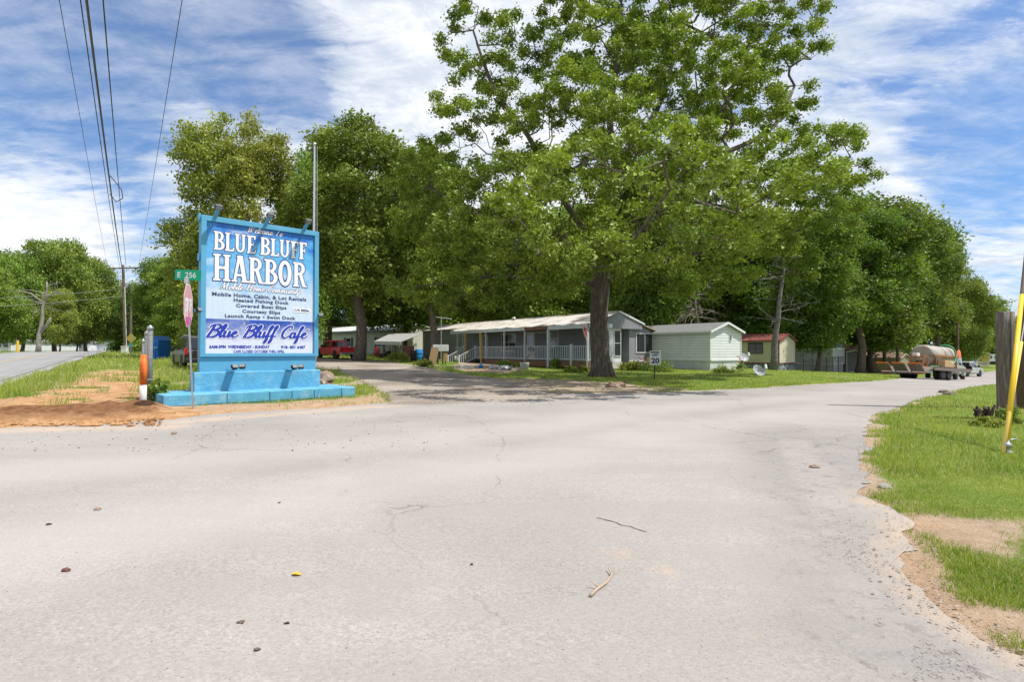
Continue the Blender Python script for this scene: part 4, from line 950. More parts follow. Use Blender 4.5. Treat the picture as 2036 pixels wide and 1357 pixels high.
# ---- cream metal building behind the red pickup
c9 = P(784, 702, 66); AE = rad(128)
r = empty('metal_building', (c9.x, c9.y, 0), rad(0), 'long cream metal building with a white roof behind the red pickup', 'building')
dv = (P(560, 700, 80) - c9); dv.z = 0; Lb = dv.length; dv.normalize(); r.rotation_euler = (0, 0, math.atan2(-dv.y, -dv.x))
ze = zz(784, 657.5, 66); zr_ = zz(760, 645.5, 69); zb = c9.z - .5
BUILDPADS.append([(c9.x, c9.y), (c9.x + dv.x * Lb, c9.y + dv.y * Lb), (c9.x + dv.x * Lb + 4, c9.y + dv.y * Lb + 8), (c9.x + 4, c9.y + 8)])
Tm = Matrix.Rotation(rad(90), 4, 'Z')
pr = [(0, zb), (0, ze), (4, zr_), (8, ze), (8, zb)]
MB().prism(pr, 0, Lb, Tm).build('wall', M['cream_metal'], r)
k = (zr_ - ze) / 4
MB().prism([(-.35, ze - k * .35 + .01), (4, zr_ + .01), (8.35, ze - k * .35 + .01), (8.35, ze - k * .35 + .09), (4, zr_ + .09), (-.35, ze - k * .35 + .09)], -.3, Lb, Tm).build('roof', mat('white metal roofing', (.62, .62, .61), .45, 4, .12), r)
MB().box(-Lb, .3, -.38, -.352, ze - .16, ze + .08).build('eave_trim', mat('grey-blue trim', (.20, .24, .28)), r); MB().box(-.06, .04, -.03, .03, zb, ze - .1).build('corner_trim', mat('grey-blue trim', (.20, .24, .28)), r)
for x in (-2.6, -8.6, -13.0):
    w_ = window(r, Vector((x, -.01, ze - 1.35)), 0, 1.0, 1.15, nx=1)
    for s_ in (-1, 1): MB().box(x + s_ * .72 - .2, x + s_ * .72 + .2, -.05, -.005, ze - 1.95, ze - .75).build('shutter', mat('dark teal shutter', (.05, .10, .12)), w_)
# ---- carport
cp = empty('carport', (0, 0, 0), 0, 'low lean-to carport with corrugated metal roof left of the grey home', 'carport')
a = P(744, 680, 54); b_ = P(797, 681, 52); c_ = P(840, 664, 57); d_ = P(775, 665, 61)
V = [a, b_, c_, d_]; V2 = [v + Vector((0, 0, .06)) for v in V]
raw_mesh('roof', [tuple(v) for v in V + V2], [(0, 1, 2, 3), (7, 6, 5, 4), (0, 4, 5, 1), (1, 5, 6, 2), (2, 6, 7, 3), (3, 7, 4, 0)], siding('weathered corrugated metal', (.40, .40, .39), .2, 'xy', .03, .6), cp)
MB().beam(a - Vector((0, .02, .12)), b_ - Vector((0, .02, .12)), .03, .30).build('fascia', M['white'], cp)
for t in (.0, .33, .66, 1): 
    for A_, B_ in ((a, b_), (d_, c_)):
        p = A_.lerp(B_, t); g0 = h1(p.x, p.y); MB().tube([(p.x, p.y, g0 - .1), (p.x + .15, p.y, p.z)], .05, 6).build('post', M['wood_grey'], cp)

# ---- grey home with the long porch
O = P(1174, 738, 36.0); e = Vector((.815, .58, 0)); d = Vector((-.58, .815, 0)); A0 = math.atan2(.58, .815)
home = empty('mobile_home', (O.x, O.y, 0), A0, 'long grey mobile home with a full front porch and stained white roof', 'mobile home')
BUILDPADS.append([tuple((O + e * a + d * b)[:2]) for a, b in [(-.1, -.1), (9.8, -.1), (9.8, 28.5), (1.8, 28.5), (1.8, 18), (-.1, 18)]])
fl = .72; ev = 3.22; X1, X2, XR_ = 1.95, 6.75, 4.35; YE = 2.5; L2 = 28.3
zr_ = zz(1212, 621, 40.5)
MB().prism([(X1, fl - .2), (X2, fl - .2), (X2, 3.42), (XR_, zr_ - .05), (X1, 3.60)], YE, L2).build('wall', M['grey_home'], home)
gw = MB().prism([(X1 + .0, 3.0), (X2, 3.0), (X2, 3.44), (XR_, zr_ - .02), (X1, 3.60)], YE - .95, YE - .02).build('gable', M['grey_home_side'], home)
MB().box(X1 + .05, X2 - .05, YE + .04, L2 - .05, -.6, fl - .2).build('skirting', mat('dirty skirting', (.35, .34, .31), .8, 3, .3), home)
# roof slabs: front slope runs out over the porch
def slab(pts, th, name, m, par): 
    V = [Vector(p) for p in pts]; V2 = [v + Vector((0, 0, th)) for v in V]
    return raw_mesh(name, [tuple(v) for v in V + V2], [(3, 2, 1, 0), (4, 5, 6, 7), (0, 1, 5, 4), (1, 2, 6, 5), (2, 3, 7, 6), (3, 0, 4, 7)], m, par)
k = (zr_ - ev) / (XR_ + .25)
nseg = 36; V = []; F = []; rr = random.Random(9)
for i in range(nseg + 1):
    y = -.15 + (18.2 + .15) * i / nseg; w_ = rr.uniform(-.03, .03) - .05 * math.sin(i * .35) ** 2
    q_ = max(0, 1 - i / 6); V += [(-.28 + rr.uniform(-.05, .05), y, ev + w_), (2.0, y + .9 * q_, ev + k * 2.28 + w_ * .6), (XR_, y + 1.65 * q_, zr_), (-.28, y, ev + w_ - .05), (XR_, y + 1.65 * q_, zr_ - .05)]
    if i: a = (i - 1) * 5; b = i * 5; F += [(a, b, b + 1, a + 1), (a + 1, b + 1, b + 2, a + 2), (a, a + 3, b + 3, b), (a + 3, a + 4, b + 4, b + 3)]
F += [(0, 1, 2, 4, 3), tuple(nseg * 5 + q for q in (3, 4, 2, 1, 0))]
rf = raw_mesh('roof', V, F, M['roof_white'], home)
slab([(1.7, 18.2, 3.50), (XR_, 18.2, zr_ - .02), (XR_, L2 + .1, zr_ - .02), (1.7, L2 + .1, 3.50)], .05, 'roof_rear_part', M['roof_white'], home)
slab([(XR_ + .0, YE - 1.0, zr_ + .01), (X2 + .15, YE - 1.0, 3.42), (X2 + .15, L2, 3.42), (XR_, L2, zr_ + .01)], .05, 'roof_back_slope', M['roof_white'], home)
tb = MB(); tb.beam((XR_, YE - 1.0, zr_ - .02), (X2 + .2, YE - 1.0, 3.38), .05, .12); tb.build('gable_trim', M['white_trim'], home)
fb_ = MB()
fb_.box(-.32, -.16, 0, 4.0, ev - .34, ev - .06); fb_.box(-.3, -.16, 6.8, 18.1, ev - .30, ev - .06); fb_.box(-.16, 1.9, -.12, -.04, ev - .30, ev - .02)
fb_.build('porch_beam', M['rail'], home)
MB().box(-.29, -.17, 4.0, 6.8, ev - .30, ev - .05).build('bare_beam', M['wood_red'], home)
for y, w_ in ((0.0, .13), (4.0, .17), (6.8, .10), (9.5, .10), (12.2, .08), (16.9, .09)):
    MB().box(-.2 - w_ / 2, -.2 + w_ / 2, y - w_ / 2 + .06, y + w_ / 2 + .06, -.1 if w_ > .12 else .2, ev - .3).build('porch_post', M['rail'], home)
dk = MB().box(-.26, X1, -.02, 17.6, fl - .06, fl + .0).build('deck', M['wood_grey'], home)
MB().box(-.24, -.19, .1, 12.6, .28, fl - .064).build('deck_skirt', M['wood_red'], home); MB().box(-.2, X1, -.05, -.02, .05, fl - .064).build('deck_skirt', M['wood_red'], home)
def railing(a, b, z0, z1, name='railing', n=None):
    a = Vector(a); b = Vector(b); r_ = MB(); L_ = (b - a).length; dz = Vector((0, 0, 1))
    r_.beam(a + dz * z1, b + dz * z1, .09, .04); r_.beam(a + dz * z0, b + dz * z0, .04, .06); n = n or int(L_ / .185)
    for i in range(n):
        p = a.lerp(b, (i + .5) / n); r_.beam(p + dz * (z0 + .03), p + dz * (z1 - .02), .035, .035, (0, 1, 0))
    return r_.build(name, M['rail'], home)
for a, b in ((.12, 3.95), (4.2, 6.75), (6.9, 9.45), (9.6, 12.2), (12.3, 13.7), (15.9, 17.3)): railing((-.22, a, fl), (-.22, b, fl), .10, 1.0)
MB().box(-.28, -.16, 1.55, 1.68, fl - .3, fl + 1.14).build('railing_post', M['rail'], home)
railing((-.1, -.0, fl), (1.85, -.0, fl), .10, 1.0)
# steps with sloping rails
st = MB()
for i in range(4): st.box(-.3 - .32 * (i + 1), -.3 - .32 * i + .02, 13.9, 15.7, fl - .19 * (i + 1) - .04, fl - .19 * (i + 1))
st.build('steps', M['wood_red'], home)
for y in (13.85, 15.75):
    a = Vector((-.25, y, fl)); b = Vector((-1.85, y, fl - .78)); r_ = railing(a, b, .12, .98, 'stair_railing', 9)
    for q in (a, b): MB().box(q.x - .06, q.x + .06, y - .06, y + .06, q.z - .15 if q is b else q.z, q.z + 1.12).build('newel', M['rail'], r_)
# loose prop timbers under the sagging beam
for (ya, xa, yb, hb) in ((12.4, -.55, 12.9, 3.0), (15.4, -.28, 15.4, 3.0)):
    MB().beam((xa, ya, h1(*(O + e * xa + d * ya)[:2]) if ya < 13 else fl), (-.34, yb, hb), .13, .13, (0, 1, 0)).build('prop_timber', M['wood_new'], home)
# wall openings
cream = mat('cream window trim', (.62, .57, .47), .6)
for y, w_, h_, zc_, nm, pm, nxx in ((6.05, 1.15, 1.35, 2.35, 'window', M['glass_blind'], 1), (12.0, 2.2, 1.5, 2.12, 'window', M['glass'], 2), (19.4, .6, 1.25, 2.35, 'window', M['glass_blind'], 1)):
    window(home, Vector((X1 - .01, y, zc_)), LEFT, w_, h_, cream, pm, nxx, 2, .08)
for y, lab in ((8.9, 'cream'), (15.7, 'storm')):
    dr = MB().box(X1 - .05, X1 - .002, y - .5, y + .5, fl, 2.85).build('door', cream, home)
    MB().box(X1 - .065, X1 - .052, y - .36, y + .36, fl + (.9 if lab == 'cream' else .15), 2.7).build('pane', M['glass_blind'], dr)
    MB().blob((X1 - .08, y - .42, fl + 1.0), .04, 1, 0).build('handle', M['alum'], dr)
lt = MB(); rr = random.Random(2)
for i in range(16):
    y = 4.2 + i * .16; z = ev - .42 - .10 * abs(math.sin(i * .9)); lt.blob((-.22, y, z), .028, i, .1)
lt.build('string_lights', M['white'], home)
MB().tube([(-.22, 4.1, ev - .32), (-.22, 5.0, ev - .38), (-.22, 6.0, ev - .36), (-.22, 6.7, ev - .32)], .006, 4).build('light_cord', M['black'], home)
# end wall: bay window, recess, addition
MB().box(X1 + .1, X1 + 2.7, YE - .8, YE - .02, fl - .12, 3.0).build('bay', M['white_trim'], home)
for x in (X1 + .55, X1 + 1.2): window(home, Vector((x, YE - .815, 1.95)), 0, .6, 1.9, M['white_trim'], M['glass_blind'], 1, 2, .05, 'bay_window')
window(home, Vector((X1 + 2.3, YE - .815, 1.95)), 0, .7, 1.9, M['white_trim'], M['glass'], 1, 2, .05, 'bay_window')
MB().box(X1 + .0, X1 + 2.75, YE - .85, YE - .1, -.1, fl - .125).build('bay_skirt', M['concrete'], home)
zl, zh = zz(1310, 666, 43.7), zz(1257, 645.5, 41.6)
x3, x4 = 5.6, 8.98
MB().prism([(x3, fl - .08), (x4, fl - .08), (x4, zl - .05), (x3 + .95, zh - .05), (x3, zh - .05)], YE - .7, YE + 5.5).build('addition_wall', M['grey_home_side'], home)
MB().box(x3 + .05, x4 - .05, YE - .62, YE + 5.3, -.3, fl - .09).build('addition_skirt', mat('lilac-grey skirting', (.30, .30, .34), .7), home)
MB().box(x3 - .02, x4 + .03, YE - .73, YE - .695, fl - .12, fl - .03).build('addition_sill', M['white_trim'], home)
slab([(x3 + .9, YE - .95, zh), (x4 + .2, YE - .95, zl), (x4 + .2, YE + 5.6, zl), (x3 + .9, YE + 5.6, zh)], .07, 'addition_roof', mat('tan roof edge', (.40, .30, .20), .8, 6, .3), home)
window(home, Vector(((x3 + x4) / 2 + .0, YE - .71, zz(1283, 683, 42.5))), 0, 1.95, 1.5, M['white_trim'], M['glass'], 2, 1, .07)
# roof bits
for (x, y) in ((3.4, 3.2), (3.9, 14.0)): MB().lathe([(.13, 0), (.13, .16), (.2, .17), (.2, .25), (0, .3)], 12, Matrix.Translation((x, y, ev + k * (x + .25)))).build('roof_vent', M['alum'], rf, True)
def porch_chair(lx, ly, rz, label):
    w = O + e * lx + d * ly; c_ = empty('porch_chair', (w.x, w.y, fl), A0 + rz, label, 'chair', 'chairs on the porch'); mm = M['black']
    MB().box(-.25, .25, -.25, .25, .40, .45).build('seat', mm, c_, bevel=.01)
    MB().add([(-.25, .22, .45), (.25, .22, .45), (.25, .36, 1.0), (-.25, .36, 1.0), (-.25, .26, .45), (.25, .26, .45), (.25, .40, 1.0), (-.25, .40, 1.0)], [(0, 1, 2, 3), (7, 6, 5, 4), (0, 4, 5, 1), (2, 6, 7, 3), (1, 5, 6, 2), (3, 7, 4, 0)]).build('backrest', mm, c_)
    for x in (-.23, .23):
        for y in (-.22, .22): MB().box(x - .02, x + .02, y - .02, y + .02, 0, .40).build('leg', mm, c_)
        MB().box(x - .03, x + .03, -.25, .25, .62, .66).build('armrest', mm, c_)
porch_chair(1.2, 5.1, rad(-80), 'black porch chair right of the cream front door, behind the railing'); porch_chair(1.25, 10.4, rad(-100), 'black porch chair between the wide window and the front door')
g_ = O + e * 1.0 + d * 7.6; gr = empty('barbecue', (g_.x, g_.y, fl), 0, 'dark kettle barbecue on the porch near the front door', 'barbecue')
MB().lathe([(.02, .62), (.2, .66), (.28, .78), (.28, .84), (.22, .98), (.05, 1.04), (0, 1.04)], 18).build('kettle', M['black'], gr, True)
for a in (0, 2.1, 4.2): MB().tube([(math.cos(a) * .2, math.sin(a) * .2, .66), (math.cos(a) * .3, math.sin(a) * .3, 0)], .015, 5).build('leg', M['galv'], gr)
fp = MB().tube([(-.35, -.1, fl + 1.2), (-.9, -.25, fl + 2.1)], .02, 6).build('flag_staff', M['white'], home)
rr = random.Random(3); V = []; F = []
for i in range(6):
    for j in range(5): V.append((-.42 - .05 * i - .05 * math.sin(j * 2), -.12 - .05 * math.sin(j * 1.9 + i), fl + 2.0 - .16 * j + .1 * i - .0))
for i in range(5):
    for j in range(4): a = i * 5 + j; F.append((a, a + 5, a + 6, a + 1))
raw_mesh('drooping_flag', V, F, mat('red and white cloth', (.45, .06, .07), .8, 3, .2, col2=(.7, .68, .66), c2scale=6), fp)
# ------------------------------------------------------------ yard things
def stone(name, pos, r, label, seed, m=None, sx=1, sy=1, sz=.7, cat='rock', group=None, jit=.22):
    o = MB().blob((0, 0, r * sz * .35), r, seed, jit, sx, sy, sz).build(name, m or M['stone'], None, False)
    o.location = pos; return tag(o, label, cat, group)
# speed limit sign
b = G(1303, 757)
sl = empty('speed_limit_sign', b, rad(-9), 'small white SPEED LIMIT 20 sign on a dark green post', 'road sign')
z0, z1 = P(1305, 726, b.y).z - b.z, P(1305, 698, b.y).z - b.z; w = (z1 - z0) * .385
MB().beam((-.05, 0, -.1), (.0, 0, z1 - .1), .05, .04, (0, 1, 0)).build('post', mat('dark green steel', (.02, .04, .025), .6), sl)
pl_ = MB().box(-w, w, -.034, -.026, z0, z1).build('plate', mat('sign white', (.66, .67, .68), .5, 2, .05), sl, bevel=.002)
hh = z1 - z0
bfont('speed_text', 'SPEED', -w * .78, w * .78, z0 + hh * .81, z0 + hh * .95, M['black'], pl_, -.036, .05)
bfont('limit_text', 'LIMIT', -w * .62, w * .62, z0 + hh * .62, z0 + hh * .76, M['black'], pl_, -.036, .05)
bfont('number_text', '20', -w * .74, w * .74, z0 + hh * .10, z0 + hh * .50, M['black'], pl_, -.036, .04)
b = G(1224, 772); stone('rock', b, .34, 'pinkish-brown boulder on the bare earth just in front of the oak trunk', 4, mat('pink sandstone', (.24, .155, .12), .9, 5, .4, .6, 9, col2=(.33, .25, .2)), 1.1, .7, .55)
MB_ = MB().tube([(0, 0, 0), (.03, 0, .22), (.06, 0, .27)], .015, 5).build('survey_pin', M['rust']); MB_.location = b + Vector((.25, -.38, 0)); tag(MB_, 'short rusty steel pin beside the boulder by the oak', 'steel pin')
for i, (px, py, r_, sx, lab) in enumerate([(645, 760, .36, 1.1, 'largest brown rock at the foot of the rock pile right of the billboard'), (646, 744, .30, 1.2, 'layered flat rock on top of the rock pile'), (638, 752, .28, 1, 'small dark rock wedged against the billboard base'), (661, 770, .28, 1.1, 'pale cream rock leaning on the ledge end beside the rock pile')]):
    p = P(px, py, 18.2 + (i % 2) * .15); z_ = max(0, (775 - py) * .0155)
    stone('rock', (p.x, p.y, (.02, .46, .24, .02)[i]), r_, lab, 20 + i, mat('cream rock', (.52, .42, .30), .9, 5, .2, .4) if i == 3 else None, sx, .8, .75, group='rocks piled beside the billboard')
# satellite dishes
def dish(px, py, top, pole, label, sc):
    b = G(px, py); zc = P(px, top, b.y).z - b.z
    o = empty('satellite_dish', b, rad(15), label, 'satellite dish', 'satellite dishes on the lawn')
    if pole: MB().tube([(0, 0, -.1), (0, 0, zc - .05)], .035, 8).build('mast', M['galv'], o)
    else:
        q = MB()
        for a in (-.25, .25): q.tube([(a, .2, -.05), (0, 0, zc - .1)], .025, 6)
        q.tube([(0, -.3, -.05), (0, 0, zc - .1)], .025, 6); q.build('tripod', M['galv'], o)
    T = Matrix.Translation((0, -.06, zc)) @ Matrix.Rotation(rad(55), 4, 'X') @ Matrix.Scale(sc, 4)
    pr = [(0.0, -.14), (.15, -.125), (.3, -.08), (.42, -.02), (.45, .0), (.45, .012), (.42, -.008), (.3, -.065), (.15, -.11), (0, -.126)]
    MB().lathe(pr, 28, T @ Matrix.Scale(.95, 4)).build('reflector', mat('grey dish enamel', (.34, .36, .38), .5, 3, .1), o, True)
    ar = MB().tube([T @ Vector((0, -.40, 0)), T @ Vector((.12, -.42, .35)), T @ Vector((.1, -.12, .52))], .02, 6).build('feed_arm', M['galv'], o)
    MB().beam(T @ Vector((.1, -.2, .50)), T @ Vector((.1, .08, .60)), .12, .1).build('receiver', M['white'], ar, bevel=.01)
dish(1478, 741, 711, True, 'grey satellite dish on a tall mast beside the white home end wall', .75)
dish(1508, 748, 737, False, 'lower grey satellite dish on a short tripod out on the open lawn', .85)
# red flower clump / shrub etc come with plants; plank, meter boxes
b = G(858, 727); pk = empty('leaning_plank', b, rad(0), 'tan particle-board panel leaning against the white meter box post', 'board')
T = Matrix.Rotation(rad(12), 4, 'Y')
h_ = P(866, 692, b.y).z - b.z
MB().box(-.28, .28, -.02, .02, -.05, h_ + .05, T).build('panel', M['clay_board'], pk)
b = G(877, 726); mb = empty('meter_box', b, 0, 'white electrical meter box on two wooden posts by the porch steps', 'utility box')
zt = P(878, 686, b.y).z - b.z; zl_ = P(878, 699, b.y).z - b.z
for x in (-.25, .12): MB().box(x - .05, x + .05, .0, .1, -.2, zl_).build('post', M['wood_grey'], mb)
MB().box(-.62, .55, -.14, .14, zl_, zt).build('cabinet', M['white'], mb, bevel=.02); MB().lathe([(.12, 0), (.12, .05)], 14, Matrix.Translation((-.3, -.14, (zl_ + zt) / 2)) @ Matrix.Rotation(rad(90), 4, 'X')).build('dial', M['alum'], mb)
MB().box(.18, .46, -.1, .06, zl_ - .75, zl_ - .12).build('breaker_box', mat('orange-tan box', (.55, .33, .12), .6), mb, bevel=.01)
MB().box(.28, .36, -.05, .02, -.2, zl_ - .75).build('post', M['wood_grey'], mb)
# planter bucket with stick, block, bag, ball
b = G(1043, 737); bk = empty('bucket', b, 0, 'grey-white bucket standing in front of the porch with a dark stick in it', 'bucket')
MB().lathe([(.24, -.05), (.30, .45), (.31, .5), (.28, .5), (.26, .42), (0, .4)], 20).build('pail', mat('dirty white plastic', (.42, .44, .43), .6, 4, .3), bk, True)
o = tag(MB().tube([(-.05, 0, .42), (.3, .15, 1.0), (.62, .35, 1.55)], .035, 6).build('stick', M['wood_pole']), 'dark stick standing slantwise in the porch bucket', 'stick'); o.location = b
b = G(929, 734); o = tag(MB().box(-.45, .45, -.2, .2, 0, .24).build('concrete_block', M['concrete'], bevel=.01), 'pale concrete block lying on the leaf litter before the porch steps', 'concrete block'); o.location = b; o.rotation_euler = (0, 0, .1)
b = G(911, 729); o = tag(MB().box(-.28, .28, -.15, .15, 0, .14).build('concrete_block', M['concrete'], bevel=.01), 'small dull concrete block close behind the larger pale one', 'concrete block'); o.location = b
b = G(956, 733); o = tag(MB().blob((0, 0, .14), .17, 5, .08).build('ball', M['blue_plastic'], None, True), 'small blue ball on the ground by the porch steps', 'ball'); o.location = b
b = G(990, 737); o = MB(); rr = random.Random(8)
for i in range(5): o.blob((rr.uniform(-.55, .55), rr.uniform(-.2, .2), .12), rr.uniform(.2, .34), i + 60, .35, 1.3, .8, .7)
o = tag(o.build('plastic_sheeting', mat('grey crumpled plastic', (.13, .14, .16), .45, 4, .5, col2=(.40, .41, .42), c2scale=5)), 'heap of grey crumpled plastic in front of the porch', 'sheeting'); o.location = b
b = G(907, 722); ch = MB().blob((0, 0, .30), .17, 3, .08, 1.3, .8, .9).tube([(.14, 0, .36), (.22, 0, .50), (.24, 0, .56)], [.09, .06, .05], 8).tube([(-.15, 0, .36), (-.30, 0, .5)], [.09, .02], 6).tube([(.0, .04, .2), (.02, .04, 0)], .015, 5).tube([(.0, -.04, .2), (.04, -.04, 0)], .015, 5)
o = tag(ch.build('hen', mat('pale feathers', (.60, .57, .55), .8, 5, .15), None, True), 'pale hen standing at the foot of the porch steps', 'hen'); o.location = b; o.rotation_euler = (0, 0, 1.9)
# blue barrel, dark barrels, red cart, junk
def barrel(px, py, m, lab, r_=.29, h_=.9, lie=False, grp=None):
    b = G(px, py); o = empty('barrel', b, 0, lab, 'barrel', grp)
    T = Matrix.Translation((0, 0, r_)) @ Matrix.Rotation(rad(90), 4, 'Y') if lie else Matrix.Identity(4)
    MB().lathe([(r_ * .95, 0), (r_, .03), (r_, h_ * .32), (r_ * 1.04, h_ * .34), (r_, h_ * .36), (r_, h_ * .65), (r_ * 1.04, h_ * .67), (r_, h_ * .69), (r_, h_ - .03), (r_ * .93, h_), (r_ * .9, h_ - .02)], 22, T).build('drum', m, o, True); return o
barrel(833, 718, M['blue_plastic'], 'bright blue plastic barrel beside the carport', .34, 1.05)
barrel(822, 719, M['tar'], 'black barrel standing left of the blue one', .3, .95)
b = G(812, 716)
cab = empty('junk_cabinet', b, .2, 'dark brown metal cabinet under the carport edge', 'cabinet'); MB().box(-.5, .5, -.3, .3, .3, 1.35).build('case', mat('dark maroon metal', (.07, .02, .02), .6), cab, bevel=.03)
for x in (-.4, .4): MB().box(x - .04, x + .04, -.25, .25, 0, .3).build('leg', M['tar'], cab)
b = G(800, 716)
for i, (px, py, r_, lab) in enumerate([(770, 712, .5, 'black covered grill-like heap at the left carport post'), (800, 718, .35, 'low dark scrap heap behind the juniper bush'), (845, 722, .3, 'dark scrap heap just right of the blue barrel')]):
    b = G(px, py); q = MB(); rr = random.Random(i + 5)
    for j in range(6): q.blob((rr.uniform(-r_, r_), rr.uniform(-.2, .2), rr.uniform(.1, r_ * 1.2)), rr.uniform(.15, .3), j + i * 9, .3, 1, 1, .8)
    for j in range(3): q.beam((rr.uniform(-r_, r_), 0, 0), (rr.uniform(-r_, r_), .1, r_ * 1.9), .05, .05)
    o = tag(q.build('scrap_heap', M['tar']), lab, 'scrap heap', 'scrap heaps round the carport'); o.location = b
b = G(748, 711); rc = empty('red_wheelbarrow', b, .3, 'red wheelbarrow stood on end beside the carport', 'wheelbarrow')
MB().prism([(-.28, .12), (.30, .05), (.38, .95), (-.10, 1.15)], -.3, .3).build('tray', M['red'], rc, bevel=.05); 
for y in (-.25, .25): MB().tube([(-.1, y, 1.1), (-.25, y, .5), (-.45, y, 0)], .025, 6).build('handle', M['wood_grey'], rc)
MB().lathe([(.16, -.04), (.2, -.03), (.2, .03), (.16, .04)], 16, Matrix.Translation((.2, 0, .2)) @ Matrix.Rotation(rad(90), 4, 'X')).build('wheel', M['rubber'], rc)
# antenna
b = P(877, 700, 52.5); an = empty('tv_antenna', (b.x, b.y, h1(b.x, b.y)), 0, 'white television aerial on a mast above the left end of the grey home', 'antenna')
zt = P(877, 633, b.y).z - an.location.z; MB().tube([(0, 0, 0), (0, 0, zt)], .03, 6).build('mast', M['white'], an)
bm_ = MB().beam((-.6, 0, zt + .12), (1.0, .3, zt - .06), .10, .06); 
for i in range(6): bm_.beam((-.5 + i * .28, -.45, zt + .1 - i * .03), (-.5 + i * .28, .6, zt + .1 - i * .03), .02, .02)
bm_.build('aerial', M['white'], an)
# flagpole behind the billboard
b = P(623, 700, 22); b.z = h1(b.x, b.y); fg = empty('flagpole', b, 0, 'bare silver flagpole rising behind the billboard', 'flagpole')
zt = P(624, 289, 22).z - b.z; MB().tube([(0, 0, -.1), (0, 0, zt * .5), (0, 0, zt)], [.07, .055, .035], 12).build('pole', M['alum'], fg)
MB().blob((0, 0, zt + .05), .07, 1, 0).build('finial', M['alum'], fg, True); MB().tube([(.11, 0, .9), (.12, 0, zt * .6), (.10, 0, zt - .05)], .008, 4).build('halyard', M['white'], fg)
# ------------------------------------------------------------ utility poles, boxes and wires
b = P(250, 700, 60); b.z = h1(b.x, b.y); up = empty('utility_pole', b, 0, 'tall brown wooden utility pole with a double crossarm by the left road', 'utility pole')
zt = P(245, 527, 60).z - b.z; tx_ = P(244.5, 527, 60).x - b.x
up.rotation_euler = (0, math.atan2(tx_, zt), 0)
MB().tube([(0, 0, -.3), (0, 0, zt * .5), (0, 0, zt)], [.19, .16, .125], 12).build('pole', M['wood_pole'], up)
za = zt - .35; AX = Vector((.88, .47, 0)); a0 = Vector((-1.62, -.2, za)); a1 = Vector((1.65, .2, za))
xa = MB().beam(a0, a1, .11, .13).build('crossarm', M['wood_pole'], up)
q = MB(); q.beam((-.75, -.16, za - .05), (0, -.1, za - .65), .05, .02); q.beam((.75, -.0, za - .05), (0, -.1, za - .65), .05, .02); q.build('brace', M['galv'], up)
for t in (.03, .17, .83, .97):
    p = a0.lerp(a1, t); MB().lathe([(.02, 0), (.05, .03), (.035, .06), (.055, .10), (.03, .16), (0, .17)], 10, Matrix.Translation(p + Vector((0, 0, .06)))).build('insulator', M['white'], xa, True)
MB().tube([(.17, -.08, 0), (.17, -.08, zt * .75)], .04, 6).build('conduit', M['white'], up)
b2 = P(259.5, 697, 76); b2.z = h1(b2.x, b2.y); u2 = empty('utility_pole', b2, 0, 'thinner grey utility pole standing behind the crossarm pole', 'utility pole')
zt2 = P(259.5, 565, 76).z - b2.z; MB().tube([(0, 0, -.3), (0, 0, zt2)], [.17, .12], 10).build('pole', M['wood_grey'], u2)
MB().beam((-.9, 0, zt2 - .5), (.3, 0, zt2 - .5), .1, .1).build('crossarm', M['wood_grey'], u2); MB().lathe([(.22, 0), (.24, .1), (.24, .7), (.2, .8)], 14, Matrix.Translation((-.75, -.1, zt2 - .55))).build('transformer', M['galv'], u2)
b = G(248, 705); b = P(248, 697, 58); b.z = h1(b.x, b.y); ub = empty('utility_cabinet', b, 0, 'small white utility cabinet at the foot of the crossarm pole', 'utility box'); MB().box(-.28, .28, -.2, .2, 0, .75).build('cabinet', M['white'], ub, bevel=.03); MB().box(-.31, .31, -.23, .23, .75, .82).build('lid', M['white'], ub, bevel=.02)
b = P(261, 700, 50); b.z = h1(b.x, b.y); yd = empty('diamond_sign', b, rad(8), 'yellow diamond warning sign with a small green plate below it', 'road sign')
zc_ = P(261, 673, 50).z - b.z; MB().tube([(0, 0, -.1), (0, 0, zc_ + .3)], .035, 6).build('post', M['galv'], yd)
MB().prism([(-.45, zc_), (0, zc_ - .45), (.45, zc_), (0, zc_ + .45)], -.06, -.05).build('diamond', mat('faded yellow sign', (.72, .56, .12), .5), yd); MB().box(-.16, .16, -.06, -.05, zc_ - .78, zc_ - .5).build('small_plate', mat('teal sticker', (.15, .5, .42), .5), yd)
poleT = b2; pb = up.location; Rp = up.rotation_euler.to_matrix()
att = lambda t, dz=.2: pb + Rp @ (a0.lerp(a1, t) + Vector((0, 0, dz)))
def wire(A, pxy, ytop, r_, label, sag=.5, grp='power lines overhead', name='power_line'):
    Bp = P(pxy[0], pxy[1], ytop); dirv = (Bp - A); E = A + dirv * 1.55; pts = []
    for i in range(41):
        t = i / 40; p = A.lerp(E, t); p.z -= sag * 4 * t * (1 - t) ; pts.append(p)
    # the line must still pass the same point where it leaves the picture
    t0 = 1 / 1.55; cor = sag * 4 * t0 * (1 - t0)
    pts = [p + Vector((0, 0, cor * (i / 40) / t0)) for i, p in enumerate(pts)]
    o = MB().tube(pts, r_, 6).build(name, M['black'], None, True); return tag(o, label, 'power line', grp), pts
wire(att(.03), (118, 0), 13, .009, 'thin wire leftmost of the overhead lines', .5)
wire(att(.97), (362, 0), 13, .009, 'thin wire rightmost of the overhead lines, ending at the far right arm tip', .5)
wire(att(.60, -.3), (205, 0), 13, .017, 'twisted black cable right of the thick bundle', .7)
wire(att(.42, -.5), (160, 0), 13, .015, 'black cable hugging the left side of the thick bundle', .9)
tb_, pts = wire(att(.5, -.9), (172, 0), 12.5, .032, 'thickest grey-brown cable bundle running overhead to the crossarm pole', 1.1)
tb_.data.materials.clear(); tb_.data.materials.append(mat('grey-brown cable jacket', (.10, .085, .075), .6))
